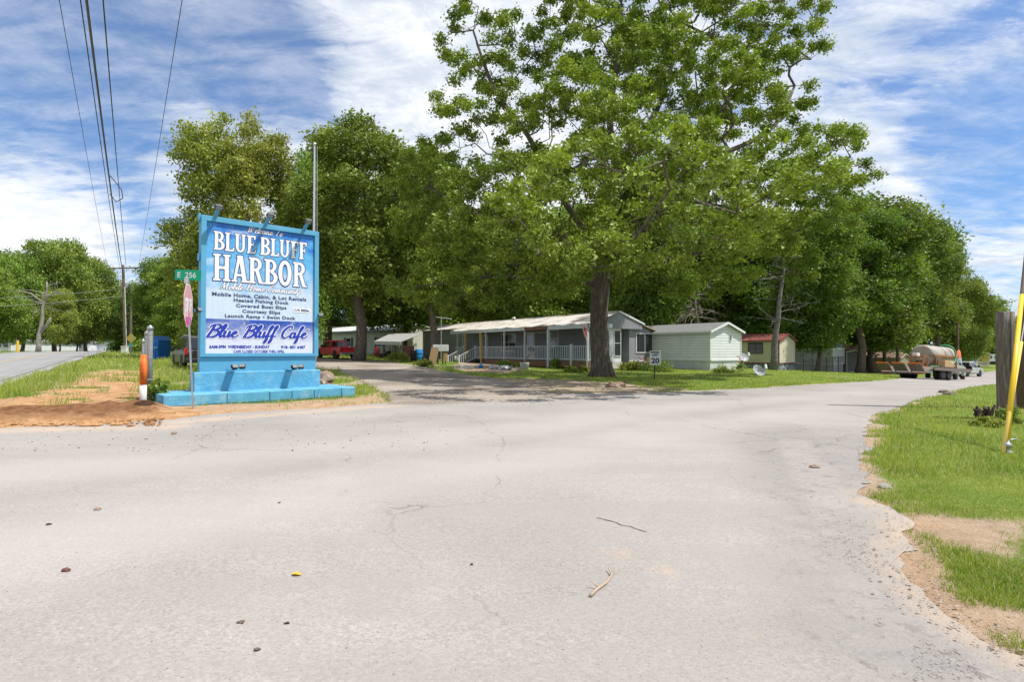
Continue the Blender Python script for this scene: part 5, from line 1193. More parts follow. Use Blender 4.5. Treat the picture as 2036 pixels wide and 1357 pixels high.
k_ = min(range(len(pts)), key=lambda i: abs(((pts[i].x / pts[i].y) * FPX + CX) - 213)); p = pts[k_]
MB().tube([p + Vector((0, 0, .3)), p + Vector((.18, 0, .1)), p + Vector((.55, 0, -.35)), p + Vector((.6, 0, -.75)), p + Vector((.3, 0, -.9)), p + Vector((.02, 0, -.55))], .02, 6).build('splice_loop', M['black'], tb_)
for dz, lab in ((-2.2, 'upper grey-green cable crossing the trees left of the pole'), (-3.0, 'lower grey-green cable crossing the trees left of the pole')):
    A = pb + Vector((0, 0, za + dz)); Bq = P(-250, 598 if dz > -2.5 else 616, 50); pts = [A.lerp(Bq, i / 16) - Vector((0, 0, 1.4 * (i / 16) * (1 - i / 16))) for i in range(17)]
    tag(MB().tube(pts, .022, 5).build('service_cable', mat('pale green cable', (.25, .30, .24), .6)), lab, 'cable', 'service cables crossing the left road')
# right hand posts
b = G(2001, 836); wpst = empty('wooden_post', b, 0, 'thick weathered round wooden post with flat top in the right verge', 'post'); zt = P(2001, 620.5, b.y).z - b.z; r_ = 14.8 * b.y / FPX
V = []; F = []; n = 40
mb_ = MB()
pts = [(0, 0, -.1)] + [(math.sin(i) * .004, 0, zt * i / 8) for i in range(1, 9)]; mb_.tube(pts, r_, n)
pp = mb_.build('shaft', M['wood_grey'], wpst, True); 
cr = MB(); rr = random.Random(6)
cp_ = [(-.02 * r_ / .15, -r_ * .995, zt)]
for i in range(14): cp_.append((cp_[-1][0] + rr.uniform(-.009, .006), -r_ * 1.0, zt - zt * .058 * (i + 1)))
cr.tube(cp_, .006, 4); cr.build('split', M['tar'], pp)
b = G(2027, 815); pp2 = empty('utility_pole', b, 0, 'leaning dark utility pole at the right edge behind the thick post', 'utility pole')
tv_ = Vector((1.05, -.1, 9.5)); MB().tube([(-.03, 0, -.3), tuple(tv_ * .5), tuple(tv_)], [.17, .15, .12], 16).build('pole', M['wood_pole'], pp2, True)
TOP = b + tv_
an_ = G(1999, 905); gy_ = empty('guy_wire', an_, 0, 'guy wire with a bright yellow plastic guard anchored in the right verge', 'guy wire')
P1 = P(2032, 587, 8.75) - an_; d1 = P1.normalized()
MB().tube([d1 * .18, P1], [.035, .03], 10).build('guard', M['yellow'], gy_, True); MB().tube([d1 * .0, P1 * 1.0, P1 * 3.2], .008, 5).build('wire', M['galv'], gy_)
MB().tube([P1 * .995, P1 * 1.6], .028, 8).build('grey_guard_top', mat('brown guard', (.12, .09, .07)), gy_)
an2 = G(1993, 908); P2 = P(2030.5, 681, 8.5) - an2; g2 = empty('guy_wire', an2, 0, 'second, shorter guy wire guard, paler yellow, leaning across the first', 'guy wire')
MB().tube([P2 * .02, P2], [.026, .024], 10).build('guard', mat('pale yellow plastic', (.85, .60, .12), .3, 3, .05), g2, True); MB().tube([P2, P2 * 2.2], .008, 5).build('wire', M['galv'], g2)
hw = MB(); hw.lathe([(.045, 0), (.055, .02), (.055, .05), (.03, .06), (.03, .10), (.05, .11), (.05, .15), (.02, .17)], 12, Matrix.Translation((.01, -.02, .0)))
hw.tube([(-.06, 0, -.05), (-.02, 0, .05), (.05, 0, .18)], .012, 6); hw.tube([(.0, -.03, .2), (.14, -.03, .22)], .008, 5); hw.build('anchor_eye', M['galv'], gy_, True)
# rotten stump with small green pedestal
b = G(1957, 838); st_ = MB(); rr = random.Random(12)
for i in range(7): 
    a = rr.uniform(0, 6.28); st_.tube([(math.cos(a) * .08, math.sin(a) * .06, 0), (math.cos(a) * .11 + rr.uniform(-.05, .05), math.sin(a) * .08, rr.uniform(.12, .2)), (math.cos(a) * .13 + rr.uniform(-.08, .06), math.sin(a) * .1, rr.uniform(.22, .33))], [.06, .045, .02], 6)
for i in range(9): st_.blob((rr.uniform(-.18, .12), rr.uniform(-.08, .1), rr.uniform(.12, .28)), rr.uniform(.03, .055), i, .5)
o = tag(st_.build('rotten_stump', mat('rotten dark wood', (.065, .045, .038), .95, 14, .6, .8, 30, col2=(.18, .14, .12), c2scale=8)), 'gnarled rotten stump in the grass left of the thick post', 'stump'); o.location = b
o = tag(MB().tube([(0, 0, 0), (.0, .0, .2), (.04, 0, .33)], [.035, .035, .02], 8).build('root_piece', M['wood_pole']), 'dark bent root piece touching the foot of the thick post', 'root'); o.location = G(1983, 838)
o = tag(MB().lathe([(.10, 0), (.10, .10), (.07, .15), (0, .16)], 14).build('valve_cover', mat('grey-green enamel', (.16, .22, .20), .6), None, True), 'small grey-green rounded cover in the grass below the rotten stump', 'cover'); o.location = G(1962, 846)
for i, (px, py, r_, lab) in enumerate([(1878, 782, .16, 'left brown clod at the edge of the far road verge'), (1888, 786, .15, 'right brown clod at the edge of the far road verge')]): stone('clod', G(px, py), r_, lab, 40 + i, M['wood_grey'], 1.3, 1, .5, 'clod')
# things on the road
stone('pebble', G(194, 1017) + Vector((0, 0, .009)), .028, 'tan pebble lying on the left of the asphalt', 1, M['stone'], 1.2, .9, .7, 'stone')
o = stone('pine_cone', G(130, 1140) + Vector((0, 0, .009)), .022, 'reddish brown seed pod nearest the lower left of the asphalt', 2, mat('red-brown pod', (.16, .07, .05), .8), 1.5, .9, .8, 'seed pod')
stone('stone', G(1620, 932) + Vector((0, 0, .009)), .05, 'dark brown stone on the broken strip near the right verge', 3, M['stone'], 1.5, .9, .6, 'stone')
stone('stone', G(346, 865) + Vector((0, 0, .009)), .05, 'small brown stone on the asphalt just below the stop sign', 7, M['stone'], 1.2, .9, .7, 'stone')
stone('stone', G(1758, 972) + Vector((0, 0, .0)), .06, 'grey stone half buried in the sandy road edge', 9, mat('grey stone', (.3, .29, .28), .9), 1.2, .9, .7, 'stone')
b = G(589, 1148); V = []; F = []
lf = [(0, 0), (.012, .016), (.03, .02), (.05, .013), (.062, 0), (.05, -.014), (.03, -.018), (.012, -.013)]
V = [(x - .03, y, .014 + .006 * math.sin(x * 60) + abs(y) * .25) for x, y in lf] + [(.0, 0, .012)] + [(x - .03, y, .012 + .006 * math.sin(x * 60) + abs(y) * .25) for x, y in lf]
F = [(i, (i + 1) % 8, 8) for i in range(8)] + [((i + 1) % 8 + 9, i + 9, 8) for i in range(8)]
o = tag(raw_mesh('fallen_leaf', V, F, mat('yellow leaf', (.75, .42, .02), .5)), 'single yellow fallen leaf on the asphalt', 'leaf'); o.location = b
A_, B_ = G(1174, 1192), G(1222, 1142); dz = Vector((0, 0, .019)); md = A_.lerp(B_, .5) + Vector((.02, 0, 0))
q = MB().tube([A_ + dz, A_.lerp(md, .5) + dz + Vector((-.008, 0, 0)), md + dz, B_ + dz * .9], [.010, .008, .007, .005], 7)
q.tube([md.lerp(B_, .6) + dz, B_ + Vector((-.035, .02, .035))], [.006, .003], 5); q.tube([A_.lerp(md, .6) + dz, A_.lerp(md, .6) + Vector((-.06, .02, .05))], [.006, .002], 5)
tag(q.build('fallen_stick', mat('bleached wood', (.40, .31, .22), .8, 20, .2), None, True), 'pale forked stick lying on the asphalt', 'stick')
for i, (px, py, s_, lab) in enumerate([(97, 1046, .022, 'dark dead leaf near the tan pebble'), (480, 1243, .022, 'broad dull dead leaf low on the left of the asphalt'), (570, 1245, .012, 'tiny dark dead leaf right of the broad dull one'), (512, 1298, .016, 'black curled dead leaf near the bottom of the asphalt'), (938, 1127, .014, 'small dark dead leaf at the middle of the asphalt'), (555, 1003, .014, 'small dead leaf on the asphalt straight below the billboard')]):
    b = G(px, py); rr = random.Random(i); V = [(math.cos(k) * s_ * rr.uniform(.6, 1.4), math.sin(k) * s_ * rr.uniform(.4, 1.1), .011 + rr.uniform(0, .008)) for k in [j * 6.28 / 8 for j in range(8)]] + [(0, 0, .012)]
    V += [(v[0], v[1], v[2] - .002) for v in V]
    F = [(k, (k + 1) % 8, 8) for k in range(8)] + [((k + 1) % 8 + 9, k + 9, 17) for k in range(8)]
    o = tag(raw_mesh('dead_leaf', V, F, M['wood_pole'] if i % 2 else M['tar']), lab, 'leaf', 'dead leaves on the asphalt'); o.location = b
# ------------------------------------------------------------ dumpster and far left houses
b = P(303, 701, 44); b2_ = P(345, 701, 46); b.z = h1(b.x, b.y)
du = empty('dumpster', b, 0, 'bright blue steel dumpster with sloping top behind the pipe posts', 'dumpster')
w = (b2_ - b).x; zt = P(322, 669, 44).z - b.z; zs = P(303, 680, 44).z - b.z
bl = mat('blue dumpster paint', (.01, .14, .50), .5, 4, .15)
MB().prism([(0, 0), (w, 0), (w, zs * 1.05), (w * .35, zt), (0, zs)], 0, 1.6).build('bin', bl, du, bevel=.02)
MB().beam((w * .33, .8, zt + .02), (w * 1.03, .8, zs * 1.06), 1.7, .05, (0, 0, 1)).build('lid', bl, du); MB().box(w * .5, w * 1.02, -.18, -.002, zs * .62, zs * .72).build('lift_pocket', mat('pale blue pocket', (.10, .35, .65), .5), du)
for x in (.1, .5, .9): MB().box(w * x - .03, w * x + .03, -.05, -.004, .02, zs * .95).build('rib', bl, du)
hw_ = siding('white house siding', (.62, .64, .66), .2, 'z')
for (px0, px1, py0, py1, z, lab) in ((-12, 20, 697, 690, 95, 'white house at the far left edge under the trees'), (46, 70, 697, 688, 105, 'pale grey-roofed house seen left of the bare white trunk'), (98, 113, 697, 689, 110, 'white house glimpsed right of the bare white trunk'), (120, 172, 698, 690, 120, 'long low cream house farthest along the left road')):
    b = P(px0, py0, z); w_ = (P(px1, py0, z) - b).x; ze_ = P(px0, py1, z).z + .6; g0 = h1(b.x, b.y)
    r, rf_ = mobile_home('small_house', lab, Vector((b.x, b.y, g0)), rad(4), w_, 6, g0, max(g0 + 2.2, ze_), max(g0 + 2.2, ze_) + 1.1, g0 + .2, hw_, hw_, M['shingle'], M['concrete'], M['white_trim'], .3, 'houses beyond the left road', 'house')
    for i in range(2): window(r, Vector((w_ * (.3 + .4 * i), -.02, g0 + 1.3)), 0, .9, 1.1, nx=1, nz=2)
b = P(35, 699, 60); yb = empty('yellow_post', (b.x, b.y, h1(b.x, b.y)), 0, 'short yellow marker post across the left road', 'marker post'); MB().tube([(0, 0, 0), (0, 0, 1.15)], .11, 10).build('post', M['yellow'], yb); MB().lathe([(.12, 1.15), (.1, 1.25), (0, 1.27)], 10).build('cap', M['yellow'], yb)
# ------------------------------------------------------------ vehicles
def paint(name, col, metal=.1): return mat(name, col, .4, 3, .08, metal=metal, coat=.25, spec=.3)
TINT = glass('tinted glass', (.015, .017, .018)); CHROME = mat('chrome', (.6, .6, .6), .2, 3, .05, metal=1); LAMP = mat('red tail lamp', (.45, .01, .01), .25, 3, .1, coat=.5)
HEAD = mat('clear head lamp', (.6, .62, .62), .15)
def wheel(par, x, y, r, w, rim=None, name='wheel'):
    T = Matrix.Translation((x, y, r)) @ Matrix.Rotation(rad(90), 4, 'Y'); h = w / 2
    t = MB().lathe([(r * .58, -h), (r * .93, -h), (r, -h * .7), (r, h * .7), (r * .93, h), (r * .58, h)], 24, T).build(name, M['rubber'], par, True)
    MB().lathe([(r * .6, -h * .9), (r * .55, -h * .55), (r * .2, -h * .7), (.0, -h * .75)], 20, T).lathe([(0, h * .75), (r * .2, h * .7), (r * .55, h * .55), (r * .6, h * .9)], 20, T).build('rim', rim or M['alum'], t, True)
    return t
def side_profile(par, name, prof, W_, m, top_in=0, zbelt=1.0, bevel=.04):
    """prof in (y,z): length along y; extruded across x; vertices above zbelt lean in"""
    n = len(prof); V = []
    for sx in (-1, 1):
        for y, z in prof: V.append((sx * (W_ / 2 - (top_in if z > zbelt else 0)), y, z))
    F = [tuple(range(n - 1, -1, -1)), tuple(range(n, 2 * n))] + [(i, (i + 1) % n, (i + 1) % n + n, i + n) for i in range(n)]
    o = raw_mesh(name, V, F, m, par); b = o.modifiers.new('bevel', 'BEVEL'); b.width = bevel; b.segments = 3; b.limit_method = 'ANGLE'; b.angle_limit = rad(30)
    w = o.modifiers.new('tri', 'TRIANGULATE'); return o
def arch(yc, r, z0, n=9): return [(yc + r * math.cos(math.pi * i / (n - 1)), z0 + r * math.sin(math.pi * i / (n - 1)) * 1.0) for i in range(n)]
def quadpane(par, name, pts, m, off): # flat pane from 4 points with thickness along off
    o_ = Vector(off); V = [Vector(p) for p in pts] + [Vector(p) + o_ for p in pts]; n = len(pts)
    return raw_mesh(name, [tuple(v) for v in V], [tuple(range(n - 1, -1, -1)), tuple(range(n, 2 * n))] + [(i, (i + 1) % n, (i + 1) % n + n, i + n) for i in range(n)], m, par)
def suv(pos, rz, label, col, rack=True):
    """rear at y=0, front at y=L (local +y is forwards)"""
    o = empty('parked_suv', pos, rz, label, 'car'); L = 5.0; W_ = 1.95; r = .39; p = paint(label[:12] + ' paint', col)
    prof = [(0.02, .55), (.0, .95), (.06, 1.12), (L - 1.2, 1.14), (L - .1, .98), (L, .7), (L - .05, .42)] + arch(L - .95, .47, .40) + arch(1.05, .47, .40) + [(.1, .42)]
    side_profile(o, 'body', prof, W_, p)
    cab = [(.08, 1.10), (.32, 1.86), (.5, 1.93), (3.0, 1.93), (3.25, 1.86), (3.95, 1.12)]
    c = side_profile(o, 'cabin', cab, W_ - .06, p, .16, 1.3, .05)
    lo, hi = 1.17, 1.80
    for sx in (-1, 1):
        for a, b_ in ((.42, 1.35), (1.45, 2.35), (2.45, 3.35)):
            xa = sx * (W_ / 2 - .03 + .004); xb = sx * (W_ / 2 - .19 + .02)
            quadpane(c, 'side_window', [(xa, a, lo), (xa, b_ + (.25 if a > 2 else 0), lo), (xb, b_ - (.12 if a > 2 else 0), hi), (xb, a + (.12 if a < 1 else 0), hi)], TINT, (sx * .012, 0, 0))
        MB().box(sx * 1.0 - .02, sx * 1.0 + (.2 if sx > 0 else -.2) * 1.0 + .02, 3.25, 3.42, 1.15, 1.36).build('mirror', M['black'], o, bevel=.03)
        MB().box(sx * .90 - .07, sx * .90 + .07, -.03, .12, .85, 1.22).build('tail_light', LAMP, o, bevel=.02)
        MB().box(sx * .75 - .16, sx * .75 + .16, L - .1, L + .02, .72, .9).build('headlight', HEAD, o, bevel=.02)
        if rack: MB().tube([(sx * .62, .5, 1.97), (sx * .62, 2.9, 1.97)], .022, 6).build('roof_rail', M['alum'], c)
        for y in (1.05, L - .95): wheel(o, sx * (W_ / 2 - .12), y, r, .24)
    quadpane(c, 'rear_window', [(-.76, .10, 1.2), (.76, .10, 1.2), (.66, .275, 1.78), (-.66, .275, 1.78)], TINT, (0, -.02, 0))
    quadpane(c, 'windscreen', [(-.76, 3.9, 1.2), (.76, 3.9, 1.2), (.66, 3.34, 1.78), (-.66, 3.34, 1.78)], TINT, (0, .02, 0))
    MB().box(-.93, .93, -.12, .1, .42, .66).build('rear_bumper', M['black'], o, bevel=.04); MB().box(-.55, .55, -.03, .02, 1.04, 1.10).build('chrome_strip', CHROME, o)
    MB().box(-.18, .18, -.035, .0, .8, .92).build('number_plate', M['white'], o); MB().box(-.9, .9, L - .03, L + .08, .42, .66).build('front_bumper', M['black'], o, bevel=.04)
    return o
def pickup(pos, rz, label, col, flat=False, bed_empty=True):
    o = empty('pickup_truck', pos, rz, label, 'pickup truck'); L = 5.7; W_ = 1.95; r = .40; p = paint(label[:12] + ' truck paint', col)
    if not flat:
        prof = [(0.02, .62), (.02, 1.12), (2.18, 1.12), (2.18, .62)] + arch(1.15, .49, .42)[::1] + [(.1, .55)]
        prof = [(0.02, .55), (.02, 1.14), (2.18, 1.14), (2.18, .5)] + arch(1.15, .48, .42) + [(.5, .5)]
        for sx in (-1, 1):
            n = len(prof); x0, x1 = sx * .90, sx * .975
            V = [(x0, y, z) for y, z in prof] + [(x1, y, z) for y, z in prof]
            F = [tuple(range(n - 1, -1, -1)) if sx > 0 else tuple(range(n)), tuple(range(n, 2 * n)) if sx > 0 else tuple(range(2 * n - 1, n - 1, -1))] + [(i, (i + 1) % n, (i + 1) % n + n, i + n) for i in range(n)]
            raw_mesh('bed_side', V, F, p, o)
        MB().box(-.9, .9, .03, 2.17, .58, .64).build('bed_floor', M['black'], o)
        tg = MB().box(-.9, .9, -.0, .07, .60, 1.13).build('tailgate', p, o, bevel=.015); MB().box(-.12, .12, -.02, .0, .98, 1.04).build('handle', M['black'], tg)
    else:
        MB().box(-1.05, 1.05, -.1, 2.3, .82, .92).build('flat_bed', M['tar'], o, bevel=.01)
        for sx in (-1, 1): MB().box(sx * .8 - .22, sx * .8 + .22, 1.75, 2.2, .45, .82).build('tool_box', M['alum'], o, bevel=.01)
        MB().box(-1.0, 1.0, 2.14, 2.2, .92, 1.25).build('headache_rack', M['tar'], o)
    prof = [(2.22, .5), (2.22, 1.14), (4.3, 1.14), (5.45, 1.04), (L, .92), (L, .5)] + arch(L - .95, .48, .42) + [(L - 1.6, .45)]
    side_profile(o, 'body', prof, W_, p)
    c = side_profile(o, 'cabin', [(2.26, 1.1), (2.34, 1.72), (2.5, 1.80), (3.5, 1.80), (3.68, 1.74), (4.35, 1.12)], W_ - .06, p, .15, 1.3, .05)
    for sx in (-1, 1):
        xa = sx * (W_ / 2 - .03 + .004); xb = sx * (W_ / 2 - .18 + .02)
        for a, b_ in ((2.42, 2.95), (3.03, 3.75)):
            quadpane(c, 'side_window', [(xa, a, 1.17), (xa, b_ + (.2 if a > 3 else 0), 1.17), (xb, b_ - (.12 if a > 3 else 0), 1.68), (xb, a + .03, 1.68)], TINT, (sx * .012, 0, 0))
        MB().box(min(sx * .98, sx * 1.2), max(sx * .98, sx * 1.2), 3.75, 3.87, 1.16, 1.4).build('mirror', M['black'], o, bevel=.03)
        MB().box(sx * .90 - .07, sx * .90 + .07, -.04, .08, .72, 1.08).build('tail_light', LAMP, o, bevel=.015)
        MB().box(sx * .75 - .17, sx * .75 + .17, L - .06, L + .02, .75, .93).build('headlight', HEAD, o, bevel=.02)
        for y in (1.15, L - .95): wheel(o, sx * (W_ / 2 - .12), y, r, .25)
    quadpane(c, 'rear_window', [(-.72, 2.27, 1.2), (.72, 2.27, 1.2), (.66, 2.33, 1.66), (-.66, 2.33, 1.66)], TINT, (0, -.02, 0))
    quadpane(c, 'windscreen', [(-.75, 4.28, 1.2), (.75, 4.28, 1.2), (.66, 3.73, 1.7), (-.66, 3.73, 1.7)], TINT, (0, .02, 0))
    MB().box(-.95, .95, -.2, .0, .46, .66).build('rear_bumper', CHROME if not flat else M['tar'], o, bevel=.03); MB().box(-.95, .95, L - .02, L + .14, .42, .66).build('front_bumper', CHROME, o, bevel=.03)
    return o
def heading(dx, dy): return math.atan2(dy, dx) - math.pi / 2
# black SUV behind the stop sign: rear corner towards us
b = P(367, 700, 30) + Vector((.76, .60, 0)); b.z = h1(b.x, b.y)
suv(b, heading(-.62, .78), 'black SUV with chrome strip and roof rails parked behind the stop sign', (.03, .032, .03))
b = P(425, 700, 26.5); b.z = h1(b.x, b.y)
suv(b + Vector((.3, 0, 0)), heading(-.30, .95), 'dark silver car almost wholly hidden behind the billboard', (.16, .17, .18))
b = P(696, 700, 50.5); b.z = h1(b.x, b.y)
pickup(b, heading(-.66, .75), 'red pickup truck parked in front of the cream metal building', (.62, .015, .02))
# ---- trailer train on the right
fw_ = Vector((.86, .51, 0)); HB = math.atan2(fw_.y, fw_.x) - math.pi / 2
b = P(1793, 745, 36.0); b.z = h1(b.x, b.y); tl = empty('flatbed_trailer', b, HB, 'long grey flatbed equipment trailer with three folded ramps at its tail', 'trailer')
tilt = (h1(b.x + fw_.x * 8, b.y + fw_.y * 8) - b.z) / 8; tl.rotation_euler = (math.atan(tilt), 0, HB)
ML = 6.7; dkz = .82; TW = 1.25
grey_m = mat('worn grey steel', (.20, .17, .155), .6, 6, .3, metal=.3, col2=(.30, .13, .07), c2scale=2)
MB().box(-TW, TW, 1.3, ML, dkz - .12, dkz).build('deck', M['wood_grey'], tl)
q = MB()
for s_ in (-1, 1): q.box(s_ * TW - .05, s_ * TW + .05, 1.3, ML, dkz - .22, dkz - .02)
for i in range(11): q.box(-TW, TW, 1.5 + i * .48, 1.56 + i * .48, dkz - .2, dkz - .124)
q.build('chassis', grey_m, tl)
MB().add([(-TW, 1.3, dkz), (TW, 1.3, dkz), (TW, 0, .42), (-TW, 0, .42), (-TW, 1.3, dkz - .12), (TW, 1.3, dkz - .12), (TW, 0, .32), (-TW, 0, .32)], [(3, 2, 1, 0), (4, 5, 6, 7), (0, 1, 5, 4), (1, 2, 6, 5), (2, 3, 7, 6), (3, 0, 4, 7)]).build('beavertail', grey_m, tl)
for x in (-.93, 0, .93):
    q = MB()
    for s_ in (-.36, .36): q.beam((x + s_, 0, .45), (x + s_, -.55, .98), .04, .07)
    for t in (.1, .35, .6, .85): q.beam((x - .36, -.55 * t, .45 + .53 * t), (x + .36, -.55 * t, .45 + .53 * t), .05, .04)
    q.add([(x - .34, -.02, .47), (x + .34, -.02, .47), (x + .34, -.53, .96), (x - .34, -.53, .96), (x - .34, -.0, .49), (x + .34, .0, .49), (x + .34, -.51, .98), (x - .34, -.51, .98)], [(0, 1, 2, 3), (7, 6, 5, 4), (0, 4, 5, 1), (2, 6, 7, 3), (1, 5, 6, 2), (3, 7, 4, 0)])
    rp = q.build('ramp', grey_m, tl); MB().box(x - .33, x + .33, -.62, -.56, .95, 1.03).build('reflector', M['orange'], rp)
for s_ in (-1, 1):
    for y in (2.7, 3.6):
        for k_ in (0, 1): wheel(tl, s_ * (TW - .12 - .27 * k_), y, .35, .2)
    MB().box(s_ * (TW - .25) - .28, s_ * (TW - .25) + .28, 2.2, 4.1, .84, .87).build('fender', grey_m, tl)
    MB().box(s_ * .95 - .1, s_ * .95 + .1, -.06, .0, .30, .40).build('tail_light', LAMP, tl)
MB().beam((0, ML, dkz - .15), (0, ML + 1.3, dkz - .25), .25, .15).build('drawbar', grey_m, tl)
MB().box(1.05, 1.2, 5.8, 6.1, .35, .72).build('jack', M['white'], tl)
MT = Matrix.Translation(tl.location) @ Euler(tl.rotation_euler).to_matrix().to_4x4()
def on_trailer(name, x, y, label, cat, z=dkz):
    o = empty(name, MT @ Vector((x, y, z)), 0, label, cat); o.rotation_euler = tl.rotation_euler; return o
tk = on_trailer('water_tank', -.15, 4.75, 'big translucent white horizontal tank strapped on the flatbed trailer', 'tank')
T = Matrix.Translation((0, -1.8, .78)) @ Matrix.Rotation(rad(-90), 4, 'X') @ Matrix.Diagonal((1, 1, .85, 1)); R_ = .74
MB().lathe([(.3, 0), (R_ * .85, .03), (R_, .14), (R_, 2.05), (R_ * .97, 2.08), (R_ * .97, 2.12), (R_, 2.15), (R_, 4.1), (R_ * .85, 4.22), (.3, 4.25)], 36, T).build('shell', mat('milky dirty plastic', (.36, .33, .29), .55, 2, .2, col2=(.27, .20, .14)), tk, True)
q = MB()
for y in (-1.5, -.5, .5, 1.5):
    q.box(-.8, .8, y - .05, y + .05, .0, .12)
    for s_ in (-1, 1): q.beam((s_ * .75, y, .05), (s_ * .72, y, .75), .07, .07, (0, 1, 0))
for s_ in (-1, 1): q.box(s_ * .75 - .04, s_ * .75 + .04, -1.8, 1.8, .74, .86)
q.build('cradle', mat('orange-brown steel cradle', (.33, .15, .05), .7, 5, .3), tk)
for y in (-.02,): MB().lathe([(R_ + .012, -.03), (R_ + .012, .03)], 32, Matrix.Translation((0, y, .78)) @ Matrix.Rotation(rad(90), 4, 'X')).build('strap', mat('brown strap', (.15, .08, .04)), tk)
hs = on_trailer('green_hose', .3, 5.9, 'green hose draped over the front end of the tank', 'hose')
pts = [(-.5, -.1, 1.60), (-.1, -.1, 1.62), (.28, -.12, 1.4), (.45, -.15, .95), (.5, -.4, .5), (.5, -.9, .2), (.45, -1.5, .05), (.55, -2.2, .05), (.6, -3.0, .05), (.4, -3.8, .05)]
MB().tube([Vector(p) for p in spline(pts, 4)], .055, 8).build('hose', mat('green hose rubber', (.05, .28, .10), .5), hs, True)
cr = on_trailer('plywood_crate', 1.0, 3.7, 'brown plywood box on the trailer deck beside the tank', 'crate'); MB().box(-.2, .2, -.7, .6, .0, .5).build('box', M['clay_board'], cr, bevel=.01); MB().box(.202, .21, .2, .4, .3, .4).build('sticker', M['white'], cr)
pu = on_trailer('pump_unit', 0.1, 2.0, 'orange drilling pump and motor mounted at the rear of the trailer deck', 'machine'); pu.scale = (.68, .68, .62)
om = mat('dirty orange steel', (.48, .17, .03), .6, 6, .3)
MB().box(-.6, .6, -.5, .6, 0, .08).build('base', om, pu)
for x in (-.55, .55):
    for y in (-.4, .5): MB().box(x - .04, x + .04, y - .04, y + .04, .08, 1.05).build('upright', om, pu)
MB().box(-.62, .62, -.5, .6, 1.05, 1.12).build('top_plate', om, pu); MB().lathe([(.2, 0), (.24, .04), (.24, .32), (.2, .36)], 18, Matrix.Translation((.2, -.35, .45)) @ Matrix.Rotation(rad(90), 4, 'X')).build('flywheel', M['black'], pu)
MB().box(-.45, .0, -.3, .3, 1.12, 1.48).build('engine', M['white'], pu, bevel=.05); MB().lathe([(.09, 0), (.09, .7)], 12, Matrix.Translation((.35, -.3, .08))).build('cylinder', om, pu, True); MB().lathe([(.13, 0), (.13, .12)], 12, Matrix.Translation((.35, -.3, .8))).build('cap', M['white'], pu)
# pickup pulling it
fpos = P(1866, 740, 42.6); fpos.z = h1(fpos.x, fpos.y)
t1 = pickup(fpos, heading(.72, .69), 'dusty silver pickup truck hitched to the flatbed trailer', (.36, .36, .34)); t1.rotation_euler = (math.atan(tilt) * .8, 0, heading(.72, .69))
# reel trailer
b = P(1881, 744, 52); b.z = h1(b.x, b.y); rt = empty('reel_trailer', b, heading(.78, .62), 'small white tandem trailer carrying orange cable reels', 'trailer')
q = MB(); wm_ = M['white']
for s_ in (-.7, .7):
    q.box(s_ - .04, s_ + .04, 0, 3.0, .62, .72)
    for y in (.3, 1.8): q.beam((s_, y - .45, .7), (s_, y, 1.9), .1, .1); q.beam((s_, y + .45, .7), (s_, y, 1.9), .1, .1)
q.box(-.7, .7, 0, .1, .62, .72); q.box(-.7, .7, 2.9, 3.0, .62, .72); q.beam((0, 3, .66), (0, 4.3, .6), .12, .12); q.build('frame', wm_, rt)
for s_ in (-1, 1):
    for y in (1.1, 1.9): wheel(rt, s_ * .88, y, .34, .2)
    MB().box(s_ * .88 - .14, s_ * .88 + .14, .65, 2.35, .72, .76).build('fender', wm_, rt)
redp = mat('orange-red reel', (.62, .12, .04), .6, 8, .15)
for k_, y in enumerate((.3, 1.8)):
    T = Matrix.Translation((-.6, y, 1.9)) @ Matrix.Rotation(rad(90), 4, 'Y')
    rl = MB().lathe([(.05, 0), (.72, .0), (.72, .05), (.55, .05), (.55, 1.15), (.72, 1.15), (.72, 1.2), (.05, 1.2)], 28, T).build('cable_reel', redp, rt, True)
# lead pickup with cone
b = P(1896, 742, 63); b.z = h1(b.x, b.y); t2 = pickup(b, heading(.84, .54), 'silver work pickup with a dark flat bed at the head of the parked trailers', (.45, .46, .46), True)
t2.rotation_euler = (math.atan(tilt) * .8, 0, heading(.84, .54))
cn = empty('traffic_cone', t2.matrix_basis @ Vector((.55, .3, .92)), 0, 'orange traffic cone standing on the flat bed of the lead pickup', 'traffic cone')
MB().box(-.2, .2, -.2, .2, 0, .04).build('base', M['orange'], cn); MB().lathe([(.15, .04), (.10, .32), (.085, .42), (.03, .72), (0, .72)], 18).build('cone', M['orange'], cn, True); MB().lathe([(.112, .30), (.088, .44)], 18).build('reflective_band', mat('lime band', (.5, .6, .05)), cn, True)
# wooden poles behind
for px, py, tp, z, lab in ((1785, 742, 590, 58, 'slim grey wooden pole rising behind the tank trailer'), (1905, 728, 640, 75, 'slim brown pole behind the lead pickup')):
    b = P(px, py, z); b.z = h1(b.x, b.y); zt = P(px, tp, z).z - b.z; o = empty('utility_pole', b, 0, lab, 'utility pole'); MB().tube([(0, 0, -.2), (0, 0, zt)], [.17, .13], 10).build('pole', M['wood_pole'], o)
